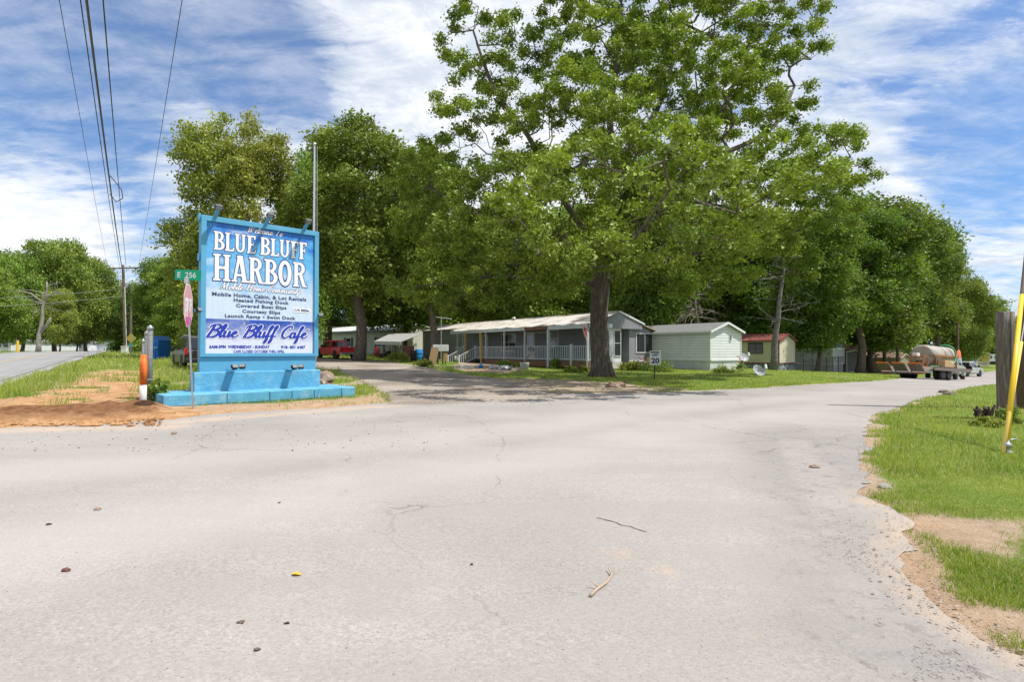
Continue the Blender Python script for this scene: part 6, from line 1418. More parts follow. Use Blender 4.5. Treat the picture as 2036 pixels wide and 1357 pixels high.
# ------------------------------------------------------------ trees
M['bark'] = mat('dark oak bark', (.12, .095, .075), .95, 5, .5, 1.0, 16, col2=(.21, .175, .145), c2scale=4, stretch=(3, 3, .7))
M['bark_brown'] = mat('brown bark', (.13, .10, .08), .95, 5, .5, .9, 14, col2=(.21, .175, .15), c2scale=3, stretch=(3, 3, .7))
M['bark_pale'] = mat('bleached dead wood', (.30, .27, .235), .9, 6, .3, .4, 12, col2=(.17, .15, .13), c2scale=2)
M['bark_grey'] = mat('grey dead bark', (.15, .14, .13), .95, 6, .4, .8, 16, col2=(.24, .23, .215), c2scale=4)
M['leaf_oak'] = leaf_mat('oak leaves', (.075, .125, .014), (.32, .41, .055), None, .18, objvar=0)
M['leaf_a'] = leaf_mat('yellow-green leaves', (.13, .17, .024), (.40, .42, .085), None, .20, objvar=.10)
M['leaf_b'] = leaf_mat('mid green leaves', (.09, .155, .022), (.31, .40, .07), None, .20, objvar=.16)
M['leaf_c'] = leaf_mat('deep green leaves', (.05, .10, .018), (.21, .30, .055), None, .36, objvar=.18)
def branch_tree(trunk, trad, att, seed=0, k_len=.22, tipr=.012, pw=2.35, crook=.12, limbs=()):
    """trunk: list of points; attractors joined one by one to the growing tree"""
    r = np.random.default_rng(seed); pos = [np.array(p, float) for p in trunk]; par = [-1] + list(range(len(trunk) - 1)); pl = [0.0]
    for i in range(1, len(trunk)): pl.append(0.0)
    nt0 = len(trunk); fork = pos[-1]; order = np.argsort(np.linalg.norm(att - fork, axis=1))
    Pn = np.zeros((len(att) * 8 + nt0 + 900, 3)); Pn[:nt0] = pos; Ln = np.zeros(len(Pn)); n = nt0; ok0 = max(1, nt0 - 4)
    for i in range(ok0): Ln[i] = 1e6
    for i in range(ok0, nt0): Ln[i] = (nt0 - 1 - i) * .3
    minr = {}
    for src, pts, ra, rb in limbs:
        q = int(np.argmin(np.linalg.norm(Pn[:n] - pts[0], axis=1))) if src is None else src
        q0 = q; prev = Pn[q].copy(); seq = spline([tuple(prev)] + [tuple(p) for p in pts[(1 if src is None else 0):]], 4)[1:]
        for j, p in enumerate(seq):
            Pn[n] = p; par.append(q); Ln[n] = .35 * (j + 1) * np.linalg.norm(np.array(p) - prev); minr[n] = ra + (rb - ra) * (j / max(1, len(seq) - 1)) ** .8; prev = np.array(p); q = n; n += 1
    for ai in order:
        p = att[ai]; dd = np.linalg.norm(Pn[:n] - p, axis=1); cost = dd + k_len * Ln[:n] + np.where(Pn[:n, 2] > p[2] + .6, .7 * (Pn[:n, 2] - p[2]), 0)
        q = int(np.argmin(cost)); L = dd[q]
        if L < .12: continue
        m = max(1, int(L / .75)); a = Pn[q].copy(); last = q
        side = r.normal(0, 1, 3); side *= crook * L / (np.linalg.norm(side) + 1e-6)
        for j in range(1, m + 1):
            t = j / m; w = math.sin(math.pi * t); b = a + (p - a) * t + side * w + np.array([0, 0, .07 * L * w]) + (r.normal(0, .04 * min(L, 1.5), 3) if j < m else 0)
            Pn[n] = b; par.append(last); Ln[n] = Ln[last] + L / m if Ln[last] < 1e5 else L / m; last = n; n += 1
    Pn = Pn[:n]; par = np.array(par); acc = np.zeros(n); kids = [[] for _ in range(n)]
    for i in range(1, n): kids[par[i]].append(i)
    R = np.zeros(n)
    for i in range(n - 1, -1, -1):
        s = sum(R[k] ** pw for k in kids[i]); R[i] = max(tipr, s ** (1 / pw)) if kids[i] else tipr
    top = R[nt0 - 1]; sc = min(1.6, trad[-1] * .95 / max(top, 1e-6)); Rr = tipr + (R - tipr) * sc
    for i in range(nt0): Rr[i] = trad[i]
    for i, v in minr.items(): Rr[i] = max(Rr[i] if Rr[i] < v * 1.25 else v * 1.25, v)
    for i in range(nt0, n): Rr[i] = min(Rr[i], Rr[par[i]] * .96)
    return Pn, par, Rr, kids, nt0
def branches_mesh(name, Pn, par, R, kids, nt0, m, parent, minr=0):
    mb = MB(); 
    mainc = [max(k, key=lambda c: R[c]) if k else -1 for k in kids]
    # chains
    stack = [(0, -1)]
    while stack:
        s, p = stack.pop(); pts = []; rs = []
        if p >= 0: pts.append(Pn[p]); rs.append(R[s] * 1.15)
        i = s
        while i >= 0:
            pts.append(Pn[i]); rs.append(R[i])
            for c in kids[i]:
                if c != mainc[i]: stack.append((c, i))
            i = mainc[i]
        if len(pts) > 1 and max(rs) > minr:
            mb.tube(pts, rs, 12 if max(rs) > .25 else 7 if max(rs) > .08 else 5 if max(rs) > .035 else 3, caps=max(rs) > .05)
    return mb.build(name, m, parent, True)
def leaves_mesh(name, cent, k, sig, size, m, parent, seed=0, shape=.62, up=.25, fold=.25):
    r = np.random.default_rng(seed); n = len(cent) * k; c = np.repeat(cent, k, 0) + r.normal(0, 1, (n, 3)) * np.array([sig, sig, sig * .75])
    ct = np.repeat(np.clip(r.normal(.5, .20, len(cent)), 0, 1), k)
    nrm = r.normal(0, 1, (n, 3)); nrm[:, 2] = np.abs(nrm[:, 2]) + up; nrm /= np.linalg.norm(nrm, axis=1)[:, None]
    t = r.normal(0, 1, (n, 3)); t -= nrm * (t * nrm).sum(1)[:, None]; t /= np.linalg.norm(t, axis=1)[:, None]; b = np.cross(nrm, t)
    s = size * np.clip(r.lognormal(-.08, .36, n), .35, 1.9)[:, None]; V = np.zeros((n, 4, 3))
    V[:, 0] = c - t * s * .5; V[:, 1] = c + b * s * shape * .5 + t * s * .12 + nrm * s * fold * .3; V[:, 2] = c + t * s * .5 - nrm * s * fold * .2; V[:, 3] = c - b * s * shape * .5 + t * s * .12 + nrm * s * fold * .3
    F = np.arange(n * 4).reshape(n, 4); tint = np.clip(ct * .75 + r.random(n) * .35 - .03, 0, 1)
    return np_mesh(name, V.reshape(-1, 3), F, m, parent, False, [('tint', 'FACE', tint)])
def in_lobes(lobes, n, r, shell=.0):
    """points spread in ellipsoid lobes (cx,cy,cz,rx,ry,rz)"""
    L = np.array(lobes); vol = L[:, 3] * L[:, 4] * L[:, 5]; idx = r.choice(len(L), n, p=vol / vol.sum())
    v = r.normal(0, 1, (n, 3)); v /= np.linalg.norm(v, axis=1)[:, None]; v *= (r.random(n) ** (.42 if shell else .40))[:, None]
    return L[idx, :3] + v * L[idx, 3:]
def thin(pts, d):
    """keep points at least d apart (grid based)"""
    seen = {}; out = []
    for p in pts:
        k = tuple(np.floor(p / d).astype(int)); bad = False
        for dx in (-1, 0, 1):
            for dy in (-1, 0, 1):
                for dz in (-1, 0, 1):
                    q = seen.get((k[0] + dx, k[1] + dy, k[2] + dz))
                    if q is not None and np.sum((q - p) ** 2) < d * d: bad = True; break
                if bad: break
            if bad: break
        if not bad: seen[k] = p; out.append(p)
    return np.array(out)
# ---- the big oak
ob = G(1197, 751); ob.y = 28.6; ob.x = P(1197, 751, 28.6).x; ob.z = h1(ob.x, ob.y)
oak = empty('oak_tree', ob, 0, 'huge spreading oak tree towering over the grey porch home', 'tree')
LB = []
for px, py, z, rp in [(905, 70, 28, 42), (950, 55, 28, 62), (1000, 40, 29, 42), (925, 130, 28, 45), (985, 130, 28, 60), (880, 215, 27, 38), (930, 250, 27, 60), (1000, 215, 27, 60), (1050, 270, 26, 70), (950, 330, 27, 48),
                      (1090, 100, 29, 62), (1130, 20, 30, 65), (1080, 200, 28, 60), (1190, 90, 27, 80), (1250, 10, 28, 80), (1150, 200, 25, 85), (1010, 380, 25, 85), (900, 380, 27, 70), (830, 350, 29, 62), (870, 300, 30, 40), (800, 390, 31, 45), (840, 440, 29, 60), (930, 460, 26, 80),
                      (1060, 470, 23, 90), (1140, 360, 22, 100), (1230, 250, 23, 100), (1320, 130, 26, 95), (1350, 20, 29, 80), (1440, 60, 29, 75), (1420, 170, 25, 90), (1330, 300, 21, 100), (1250, 400, 21, 90), (1400, 330, 23, 95),
                      (1530, 30, 30, 60), (1610, 20, 31, 38), (1590, 90, 30, 50), (1530, 130, 29, 60), (1560, 200, 29, 52), (1500, 240, 25, 75), (1560, 310, 27, 62), (1630, 300, 29, 66), (1680, 290, 30, 38), (1690, 350, 31, 44), (1640, 380, 29, 60), (1570, 400, 26, 70),
                      (1470, 400, 23, 80), (1350, 440, 21, 80), (1180, 470, 22, 80), (1110, 540, 25, 62), (1020, 540, 27, 55), (1250, 500, 24, 60), (1420, 490, 25, 70), (1520, 480, 27, 60), (1600, 470, 29, 52), (1680, 420, 31, 35), (1480, 540, 28, 40), (1320, 520, 28, 45), (940, 530, 28, 40),
                      (1200, 290, 36, 70), (1400, 250, 37, 70), (1080, 340, 36, 60), (1450, 400, 36, 60), (1280, 130, 37, 70), (1000, 460, 34, 50), (1060, 565, 26, 48), (980, 575, 27, 45), (900, 585, 29, 42), (1120, 560, 23, 40), (1250, 550, 25, 42), (1340, 560, 26, 45), (1430, 555, 27, 45), (1510, 550, 28, 42), (1590, 535, 29, 40), (820, 560, 30, 50), (1060, 480, 18.5, 70), (1190, 490, 18, 80), (1320, 465, 18, 80), (1440, 450, 19, 70), (1100, 350, 15.2, 48), (1185, 300, 15, 50), (1265, 350, 15, 48), (1350, 290, 15.2, 52), (1425, 350, 15.5, 50), (1510, 310, 16, 52), (1560, 380, 17.5, 50), (1640, 335, 17.5, 42), (1690, 365, 18, 40), (1620, 400, 18, 45), (1030, 390, 17, 50), (1160, 400, 17.5, 55), (1330, 400, 17, 55), (1450, 420, 18, 60), (1010, 420, 18, 60), (1500, 440, 20, 60), (1150, -70, 29, 80), (1300, -90, 29, 90), (1450, -60, 30, 80), (1560, -50, 31, 50)]:  # nearest lobes stretch forward, added so the crown's shadow reaches the road
    p = P(px, py, z) - ob; rr_ = rp * z / FPX * .96; LB.append((p.x, p.y, p.z, rr_, rr_ * 1.15, rr_ * .86))
r_ = np.random.default_rng(5)
att = in_lobes(LB, 30000, r_); att = att[att[:, 2] > 3.3]
att = thin(att, .80)
hole = np.sin(att[:, 0] * 1.15 + att[:, 2] * .5 + 1) * np.sin(att[:, 1] * .9 + att[:, 0] * .3) * np.sin(att[:, 2] * 1.25 - att[:, 1] * .4 + 2)
att = att[hole < np.where(att[:, 2] < 11, .26, .40)]
LMB = [(None, [(1196, 520, 28.6), (1206, 430, 28.4), (1222, 330, 28), (1212, 230, 27.6), (1228, 120, 27.5), (1235, 10, 28)], .27, .09),
       (None, [(1200, 545, 28.6), (1250, 480, 27.4), (1330, 410, 26), (1372, 320, 25.6), (1440, 210, 26), (1490, 90, 28)], .27, .07),
       (None, [(1330, 410, 26), (1420, 360, 26), (1520, 335, 27), (1630, 330, 29)], .15, .05),
       (None, [(1192, 500, 28.6), (1150, 440, 27.4), (1090, 350, 26.6), (1050, 270, 26.8), (985, 180, 27.5), (950, 90, 28)], .23, .06),
       (None, [(1190, 530, 28.6), (1120, 470, 27), (1030, 430, 26.2), (930, 415, 27), (850, 370, 29)], .19, .05),
       (None, [(1206, 560, 28.6), (1280, 530, 27.5), (1390, 505, 26.5), (1510, 480, 27.5), (1600, 455, 29)], .16, .05),
       (None, [(1222, 330, 28), (1290, 250, 28), (1330, 150, 28.5), (1350, 40, 29)], .15, .06),
       (None, [(1200, 510, 28.6), (1230, 470, 25.5), (1270, 430, 22), (1300, 380, 20)], .17, .05),
       (None, [(1192, 520, 28.6), (1150, 500, 25.5), (1110, 470, 22), (1070, 440, 20)], .15, .05),
       (None, [(1190, 565, 28.6), (1110, 560, 27.6), (1000, 550, 27.4), (900, 560, 28.5)], .12, .04),
       (None, [(1372, 320, 25.6), (1450, 300, 25), (1540, 250, 26.5), (1580, 170, 29)], .12, .05),
       (None, [(1196, 500, 28.6), (1210, 400, 31), (1260, 300, 34), (1300, 220, 36)], .18, .06)]
LMB = [(s_, [tuple(P(a, b, c) - ob) for a, b, c in p_], ra, rb) for s_, p_, ra, rb in LMB]
tr = [(0, 0, -.3), (-.02, 0, .0), (-.05, 0, .45), (-.10, 0, 1.2), (-.16, 0, 2.4), (-.14, 0, 3.6), (-.06, 0, 4.8), (.05, 0, 5.8), (.12, 0, 6.8), (.1, .1, 8.0)]
trd = [.66, .60, .53, .485, .46, .455, .48, .45, .36, .30]
Pn, par, R, kids, nt0 = branch_tree(tr, trd, att, 3, .16, .014, 2.12, .12, LMB)
o = branches_mesh('trunk', Pn, par, R, kids, nt0, M['bark'], oak)
fl_ = MB(); rr = random.Random(1)
for i in range(9):
    a = i * .7 + rr.uniform(-.2, .2); fl_.tube([(math.cos(a) * .36, math.sin(a) * .36, .75), (math.cos(a) * .50, math.sin(a) * .50, .25), (math.cos(a) * .78, math.sin(a) * .78, -.08)], [.12, .14, .08], 8)
fl_.build('root_flare', M['bark'], oak, True)
tip = (R < .020) & (np.arange(len(R)) >= nt0)
cen = Pn[tip] ; print('oak nodes', len(Pn), 'clusters', len(cen))
kk = max(8, int(300000 / len(cen)))
lc = leaves_mesh('foliage', cen, kk, .20, .140, M['leaf_oak'], oak, 4)
# hanging low sprigs
# ---- prototypes of the other trees
protos = {}
def proto(key, name, lobes, trunk, trad, nleaf, lsize, sig, leafm, barkm, dens, seed, zmin=0, k_len=.25):
    r = np.random.default_rng(seed); att = thin(in_lobes(lobes, 9000, r), dens); att = att[att[:, 2] > zmin]
    Pn, par, R, kids, nt0 = branch_tree(trunk, trad, att, seed, k_len, .015, 2.3, .10)
    t = empty(name); branches_mesh('trunk', Pn, par, R, kids, nt0, barkm, t, .018)
    c = Pn[(R < .03) & (np.arange(len(R)) >= nt0)]; leaves_mesh('crown', c, max(6, int(nleaf / len(c))), sig, lsize, leafm, t, seed + 1)
    protos[key] = t; t.hide_render = False; return t
def rlobes(n, cx, cz, rx, rz, lr, seed, flat=.8, zlo=None):
    r = random.Random(seed); o = []
    while len(o) < n:
        a = r.uniform(0, 6.28); b = r.uniform(-1, 1); q = r.random() ** .5
        x, y, z = math.cos(a) * rx * q * math.sqrt(1 - b * b), math.sin(a) * rx * q * math.sqrt(1 - b * b), cz + b * rz
        if zlo and z < zlo: continue
        s = lr * r.uniform(.65, 1.35); o.append((x, y, z, s, s, s * flat))
    return o
trk = lambda h, wob=.15, n=7: [(wob * math.sin(i * 1.3), wob * math.cos(i * 1.7) - wob, -.4 + (h + .4) * i / (n - 1)) for i in range(n)]
trr = lambda r0, r1, n=7: [r0 * 1.35] + [r0 + (r1 - r0) * i / (n - 2) for i in range(n - 1)]
# A: tall full yellow-green tree, leaves to the ground side ; B: open crown on clear trunk; C: dark woodland tree; D: rounded roadside tree
proto('A', 'post_oak', rlobes(44, 0, 10.6, 3.3, 8.6, 1.6, 1, zlo=2.2), trk(12), trr(.36, .2), 60000, .24, .42, M['leaf_a'], M['bark_brown'], .95, 11)
proto('B', 'blackjack_oak', rlobes(30, 0, 12.0, 4.2, 6.6, 1.45, 2, zlo=5), trk(10), trr(.42, .24), 52000, .24, .40, M['leaf_b'], M['bark_brown'], .95, 12)
proto('C', 'woodland_tree', rlobes(34, 0, 10.5, 4.2, 6.5, 1.9, 3, zlo=4), trk(11, .25), trr(.24, .14), 42000, .30, .50, M['leaf_c'], M['bark'], 1.05, 13)
proto('D', 'shade_tree', rlobes(40, 0, 7.6, 5.6, 4.6, 2.1, 4, zlo=2.6), trk(6, .2), trr(.34, .2), 56000, .30, .50, M['leaf_a'], M['bark_brown'], 1.05, 14)
proto('E', 'woodland_tree', rlobes(26, 0, 9.5, 3.6, 6.0, 1.6, 6, zlo=3.2), trk(10, .2), trr(.20, .12), 34000, .28, .48, M['leaf_b'], M['bark'], 1.05, 15)
used = {}
def tree(key, px, z, top, label, wide=1., rz=None, name=None, group=None, leaf=None, base=None, cat='tree', dx=0):
    """top: picture row of the crown's top; height follows from it"""
    p = P(px, 700, z); x = p.x + dx; g0 = h1(x, z); H_ = P(px, top, z).z - g0
    src = protos[key]; t = src if key not in used else copy_tree(src); used[key] = 1
    t.location = (x, z, g0 - .1); ph = {'A': 20.2, 'B': 19.2, 'C': 17.8, 'D': 13.2, 'E': 16.2}[key]; s = H_ / ph; t.scale = (s * wide, s * wide, s); t.rotation_euler = (0, 0, rz if rz is not None else rnd.uniform(0, 6.28))
    t.name = name or t.name.split('.')[0]; tag(t, label, cat, group); 
    if leaf:
        for c in t.children:
            if c.name.startswith('crown'): c.data = c.data.copy(); c.data.materials[0] = leaf
    return t
tree('A', 428, 47, 222, 'tall yellow-green tree standing leftmost behind the billboard', .84, .4)
tree('A', 505, 46, 226, 'tall yellow-green tree rising straight behind the billboard lamps', .74, 2.6)
tree('B', 712, 47.5, 238, 'tall mid-green tree with a stout dark trunk right of the red pickup', 1.05, 1.0)
tree('A', 600, 58, 300, 'mid-green tree behind the flagpole', .72, 4.2, leaf=M['leaf_b'])
tree('B', 652, 62, 300, 'tree whose trunk rises beside the red pickup cab', .9, 3.0)
tree('B', 860, 46, 300, 'bushy oak whose trunk stands at the left end of the grey home', .80, .3, leaf=M['leaf_oak'])
tree('C', 1280, 48, 330, 'tree with a pale brown trunk standing behind the grey home addition', .9, 1.)
tree('C', 800, 64, 330, 'mid-green tree behind the carport', 1, 2.)
tree('B', 958, 62, 420, 'dark-trunked tree behind the left part of the porch roof', .9, 5.)
tree('E', 1065, 60, 440, 'slim dark-trunked tree behind the middle of the porch roof', 1.1, 2.)
# woods behind the homes
WP = ['beside the right edge of the billboard', 'above the red pickup cab', 'above the red pickup bed', 'just right of the stout trunk by the red pickup', 'above the carport roof', 'above the television aerial', 'above the porch steps',
      'above the left part of the porch roof', 'above the middle of the porch roof', 'above the wide porch window', 'just left of the big oak trunk', 'directly behind the big oak trunk', 'above the grey home gable', 'above the addition roof edge', 'above the white home roof vent',
      'behind the pale dead branches', 'above the white home gable', 'above the gap left of the red roof', 'above the left half of the red roof', 'behind the leaning dead trunk', 'above the left of the rusty roof', 'above the right of the rusty roof', 'above the taupe shed', 'above the terracotta cottage', 'above the barn-roofed shed']
wd = [(560, 84, 530), (620, 88, 545), (690, 90, 535), (745, 82, 510), (830, 90, 480), (890, 78, 430), (930, 92, 440), (985, 80, 470), (1030, 94, 440), (1110, 78, 430), (1150, 92, 420), (1200, 74, 450), (1245, 88, 430), (1330, 66, 420),
      (1360, 84, 420), (1400, 72, 440), (1445, 62, 450), (1480, 80, 440), (1515, 66, 450), (1560, 76, 430), (1600, 62, 450), (1640, 74, 440), (1690, 88, 450), (1745, 84, 440), (1800, 92, 450)]
for i, (px, z, top) in enumerate(wd): tree(('C', 'E')[i % 2], px, z, top, ('far ' if z > 80 else '') + 'woodland tree ' + WP[i], 1.15, None, 'woodland_tree', 'woodland trees behind the mobile homes')
# right-hand group
tree('C', 1622, 50, 430, 'dark tree whose trunk stands in front of the rusty-roofed home', 1.0, .7)
tree('B', 1708, 56, 395, 'dense dark green tree, left one of the trunk pair beside the terracotta roofs', 1.0, .7, leaf=M['leaf_c'])
tree('C', 1737, 60, 402, 'thick-trunked dark tree, right one of the pair beside the terracotta roofs', 1.15, 2.7)
tree('B', 1815, 70, 428, 'tall dark green tree behind the white water tank', 1.1, 4.4, leaf=M['leaf_c'])
tree('B', 1862, 84, 462, 'rounded dark green tree behind the lead pickup', .85, 1.4, leaf=M['leaf_b'])
tree('D', 1912, 92, 560, 'spreading tree with a leaning dark trunk nearest the travel trailer', .62, 3.4, leaf=M['leaf_b'])
tree('D', 1965, 170, 632, 'small far tree behind the travel trailer', 1.0, 3., leaf=M['leaf_b']); tree('E', 2005, 175, 628, 'far tree partly hidden by the thick wooden post', 1.5, 1.)
tree('E', 1925, 120, 575, 'far dark tree rising behind the yellow house', 1.5, 5.)
tree('E', 1765, 60, 500, 'slender tree between the porch cottage and the tank', 1.1, 3.3)
# left side
tree('D', -20, 75, 540, 'rounded yellow-green tree at the left frame edge', .72, .2); tree('D', 42, 82, 520, 'yellow-green tree behind the bare white limbs', .68, 2.); tree('D', 110, 86, 488, 'tallest yellow-green tree across the left road', .66, 4.)
tree('D', 172, 92, 520, 'yellow-green tree overhanging the far left road', .62, 5.2); tree('D', 70, 120, 515, 'bluish distant tree at far left behind the others', 1.2, 1.3, leaf=M['leaf_c'])
tree('C', 118, 74, 580, 'low dark-trunked tree right of the bare white trunk', .9, .6, leaf=M['leaf_a']); tree('C', 152, 96, 600, 'dark shaded tree over the left road verge', 1.1, 2.6, leaf=M['leaf_b']); tree('E', 192, 125, 620, 'farthest small tree beside the left road gap', 1.3, 1.6)
tree('E', 290, 80, 560, 'dark green tree right of the crossarm pole', 1.35, 2.2, leaf=M['leaf_c']); tree('C', 262, 95, 590, 'low dark tree directly behind the crossarm pole', 1.3, .9)
tree('A', 350, 62, 500, 'dull green tree left of the tall yellow-green pair', 1.1, 1.9, leaf=M['leaf_b']); tree('C', 325, 70, 520, 'dark tree above the blue dumpster', 1.1, 3.9); tree('E', 235, 110, 612, 'dim green tree left of the crossarm pole foot', 1.4, 2.9, leaf=M['leaf_c']); tree('C', 395, 66, 540, 'dark tree behind the black SUV', 1.1, 4.9)
# dead trees
def dead(base, h, lean, name, label, seed, spread=2.2, nb=26, r0=.22, m='bark_pale', low=.3, drop=0):
    r = np.random.default_rng(seed); n = 9; tr_ = [(lean * (i / (n - 1)) ** 1.3 + .06 * math.sin(i * 2.1), .05 * math.cos(i * 1.9), -.2 + (h + .2) * i / (n - 1)) for i in range(n)]
    t = empty(name, base, 0, label, 'tree'); q = MB(); q.tube(tr_, [r0 * 1.3] + [r0 * (1 - .72 * i / (n - 2)) for i in range(n - 1)], 10); rr = random.Random(seed)
    tk_ = q.build('trunk', M[m], t, True); q = MB()
    def br(p, dv_, L, rad_, dep):
        pts = [p]; d_ = dv_.copy()
        for i in range(5):
            d_ = (d_ + Vector((rr.uniform(-.35, .35), rr.uniform(-.35, .35), rr.uniform(-.25, .25) - drop))).normalized(); pts.append(pts[-1] + d_ * L / 5)
        q.tube(pts, [rad_ * (1 - .16 * i) for i in range(6)], 5 if rad_ > .03 else 3)
        if dep:
            for _ in range(rr.randint(2, 4)): i = rr.randint(1, 5); br(pts[i], (d_ + Vector((rr.uniform(-1, 1), rr.uniform(-1, 1), rr.uniform(-.7, .6)))).normalized(), L * rr.uniform(.35, .6), rad_ * .55, dep - 1)
    for i in range(nb):
        f = low + (1 - low) * rr.random(); p = Vector(tr_[0]).lerp(Vector(tr_[-1]), f); a = rr.uniform(0, 6.28); br(p, Vector((math.cos(a), math.sin(a), rr.uniform(-.2, .6))), spread * rr.uniform(.5, 1.1), .05 * rr.uniform(.6, 1.3), 2)
    q.build('dead_branches', M[m], t, True); return t
b = P(1537, 740, 43); b.z = h1(b.x, b.y); dead(b, P(1560, 520, 43).z - b.z, 1.0, 'dead_tree', 'leaning dead grey tree with bare twigs before the red-roofed home', 5, 2.3, 20, .26, 'bark_grey', .45)
b = P(1395, 720, 52); b.z = h1(b.x, b.y); dead(b, P(1395, 560, 52).z - b.z, -.8, 'dead_tree', 'pale dead branches showing above the white mobile home roof', 9, 3.2, 22, .14, 'bark_pale', .55, .12)
b = P(75, 697, 62); b.z = h1(b.x, b.y); t = dead(b, P(88, 560, 62).z - b.z, 1.0, 'dead_tree', 'bare whitish forked trunk standing across the left road', 3, 2.4, 9, .24, 'bark_pale', .6)
MB().tube([(.05, 0, 2.0), (.9, .1, 3.1), (1.3, .1, 3.9)], [.2, .15, .1], 9).build('stub_limb', M['bark_pale'], t, True)
MB().tube([(.5, 0, 5.6), (-.9, .1, 6.6), (-1.9, .2, 6.9), (-2.8, .3, 6.7)], [.10, .08, .05, .02], 7).build('side_limb', M['bark_pale'], t, True); MB().tube([(.6, 0, 5.9), (1.8, .1, 6.8), (2.9, .2, 6.7)], [.10, .07, .03], 7).build('side_limb', M['bark_pale'], t, True)
# ---- bushes
def bush(name, pos, rx, ry, h, n, size, m, label, cat='bush', seed=0, group=None, extra=None):
    r = np.random.default_rng(seed); k = max(14, int(n / 40)); v = r.normal(0, 1, (k, 3)); v /= np.linalg.norm(v, axis=1)[:, None]; v *= (r.random(k) ** .4)[:, None]
    c = np.stack([v[:, 0] * rx * .85, v[:, 1] * ry * .85, np.abs(v[:, 2]) * h * .85 + .05], 1); t = empty(name, pos, 0, label, cat, group)
    leaves_mesh('foliage', c, 40, min(rx, h) * .16, size, m, t, seed); q = MB()
    for i in range(0, k, 4): q.tube([(c[i][0] * .15, c[i][1] * .15, -.05), (c[i][0] * .6, c[i][1] * .6, c[i][2] * .6), tuple(c[i])], [.018, .012, .005], 4)
    q.build('stems', M['bark'], t); return t
bush('juniper_bush', G(793, 719), 1.3, .8, .85, 3200, .10, M['leaf_a'], 'low spreading bright green juniper bush in front of the carport', seed=1)
bush('weed_clump', G(316, 806), .28, .3, .75, 1600, .08, M['leaf_b'], 'bushy weed clump between the pipe post and the ledge end', 'weeds', 2)
bush('garden_bush', G(1256, 738), 1.0, .5, .75, 1800, .11, M['leaf_a'], 'bright green leafy perennials under the grey home bay window', 'bush', 3)
bush('garden_bush', G(1315, 741), .85, .5, .85, 1800, .07, M['leaf_oak'], 'brownish-green shrub just right of the speed limit sign', 'bush', 4)
t = bush('flower_bush', G(1287, 739), .7, .4, .85, 900, .08, M['leaf_b'], 'shrub dotted with pink flowers behind the speed limit sign', 'bush', 5)
r = np.random.default_rng(3); leaves_mesh('pink_flowers', np.stack([r.uniform(-.6, .6, 12), r.uniform(-.3, .1, 12), r.uniform(.5, .95, 12)], 1), 8, .04, .09, mat('pink petals', (.60, .16, .22), .6), t, 3)
t = bush('flower_bush', G(1474, 739), .45, .4, .9, 700, .09, M['leaf_b'], 'clump of orange lilies at the corner of the white home', 'bush', 6)
leaves_mesh('orange_flowers', np.stack([r.uniform(-.35, .35, 12), r.uniform(-.3, .1, 12), r.uniform(.6, 1.0, 12)], 1), 8, .05, .11, mat('orange petals', (.70, .25, .05), .6), t, 3)
bush('weed_clump', G(1447, 743), 1.2, .3, .5, 1500, .08, M['leaf_a'], 'pale straggly weeds along the white home end wall', 'weeds', 7)
bush('porch_plant', G(1103, 734), .5, .3, .9, 1000, .12, M['leaf_b'], 'leafy climbing plant against the thick porch post', 'bush', 8)
bush('weed_clump', G(1010, 731), 1.6, .4, .45, 1500, .12, M['leaf_b'], 'low green weeds along the left part of the porch skirt', 'weeds', 9)
bush('weed_clump', G(1150, 742), 1.5, .3, .4, 1300, .10, M['leaf_a'], 'low bright weeds along the right part of the porch skirt', 'weeds', 10)
bush('weed_clump', G(843, 730), 1.0, .6, .5, 1500, .10, M['leaf_a'], 'bright grassy weeds left of the leaning plank', 'weeds', 14)
bush('weed_clump', G(1965, 852), .35, .3, .16, 1000, .05, M['leaf_a'], 'tuft of green weeds round the rotten stump', 'weeds', 15)
bush('weed_clump', G(2006, 845), .22, .2, .35, 900, .05, M['leaf_b'], 'green weeds at the foot of the thick post', 'weeds', 16)
BP_ = ['behind the crossarm pole', 'behind the blue dumpster', 'left of the black SUV', 'beside the right edge of the billboard', 'behind the red pickup bed', 'behind the carport roof', 'behind the left end of the grey home', 'behind the porch steps', 'behind the middle of the porch roof',
       'behind the right part of the porch roof', 'directly behind the oak trunk', 'behind the addition roof', 'behind the white home roof', 'behind the gap left of the red roof', 'behind the leaning dead trunk', 'behind the rusty roof', 'behind the terracotta cottage', 'behind the white tank', 'behind the reel trailer', 'left of the travel trailer']
for i, (px, z, w_) in enumerate([(250, 98, 4), (300, 90, 4), (340, 80, 4), (590, 92, 4), (700, 96, 4), (790, 88, 4), (870, 84, 3.5), (940, 96, 4.5), (1040, 96, 5), (1130, 94, 5), (1220, 84, 4.5), (1320, 78, 4.5), (1400, 84, 4.5), (1480, 84, 4.5), (1560, 84, 4.5), (1640, 86, 4.5), (1720, 96, 5), (1800, 100, 5), (1870, 110, 5), (1920, 150, 6)]):
    p = P(px, 700, z)
    bush('understory_bush', (p.x, p.y, h1(p.x, p.y) - .2), w_, 1.6, 3.2, 3600, .30, (M['leaf_c'], M['leaf_b'])[i % 2], 'shaded understory bush ' + BP_[i], 'bush', 100 + i, 'understory bushes in the woods')
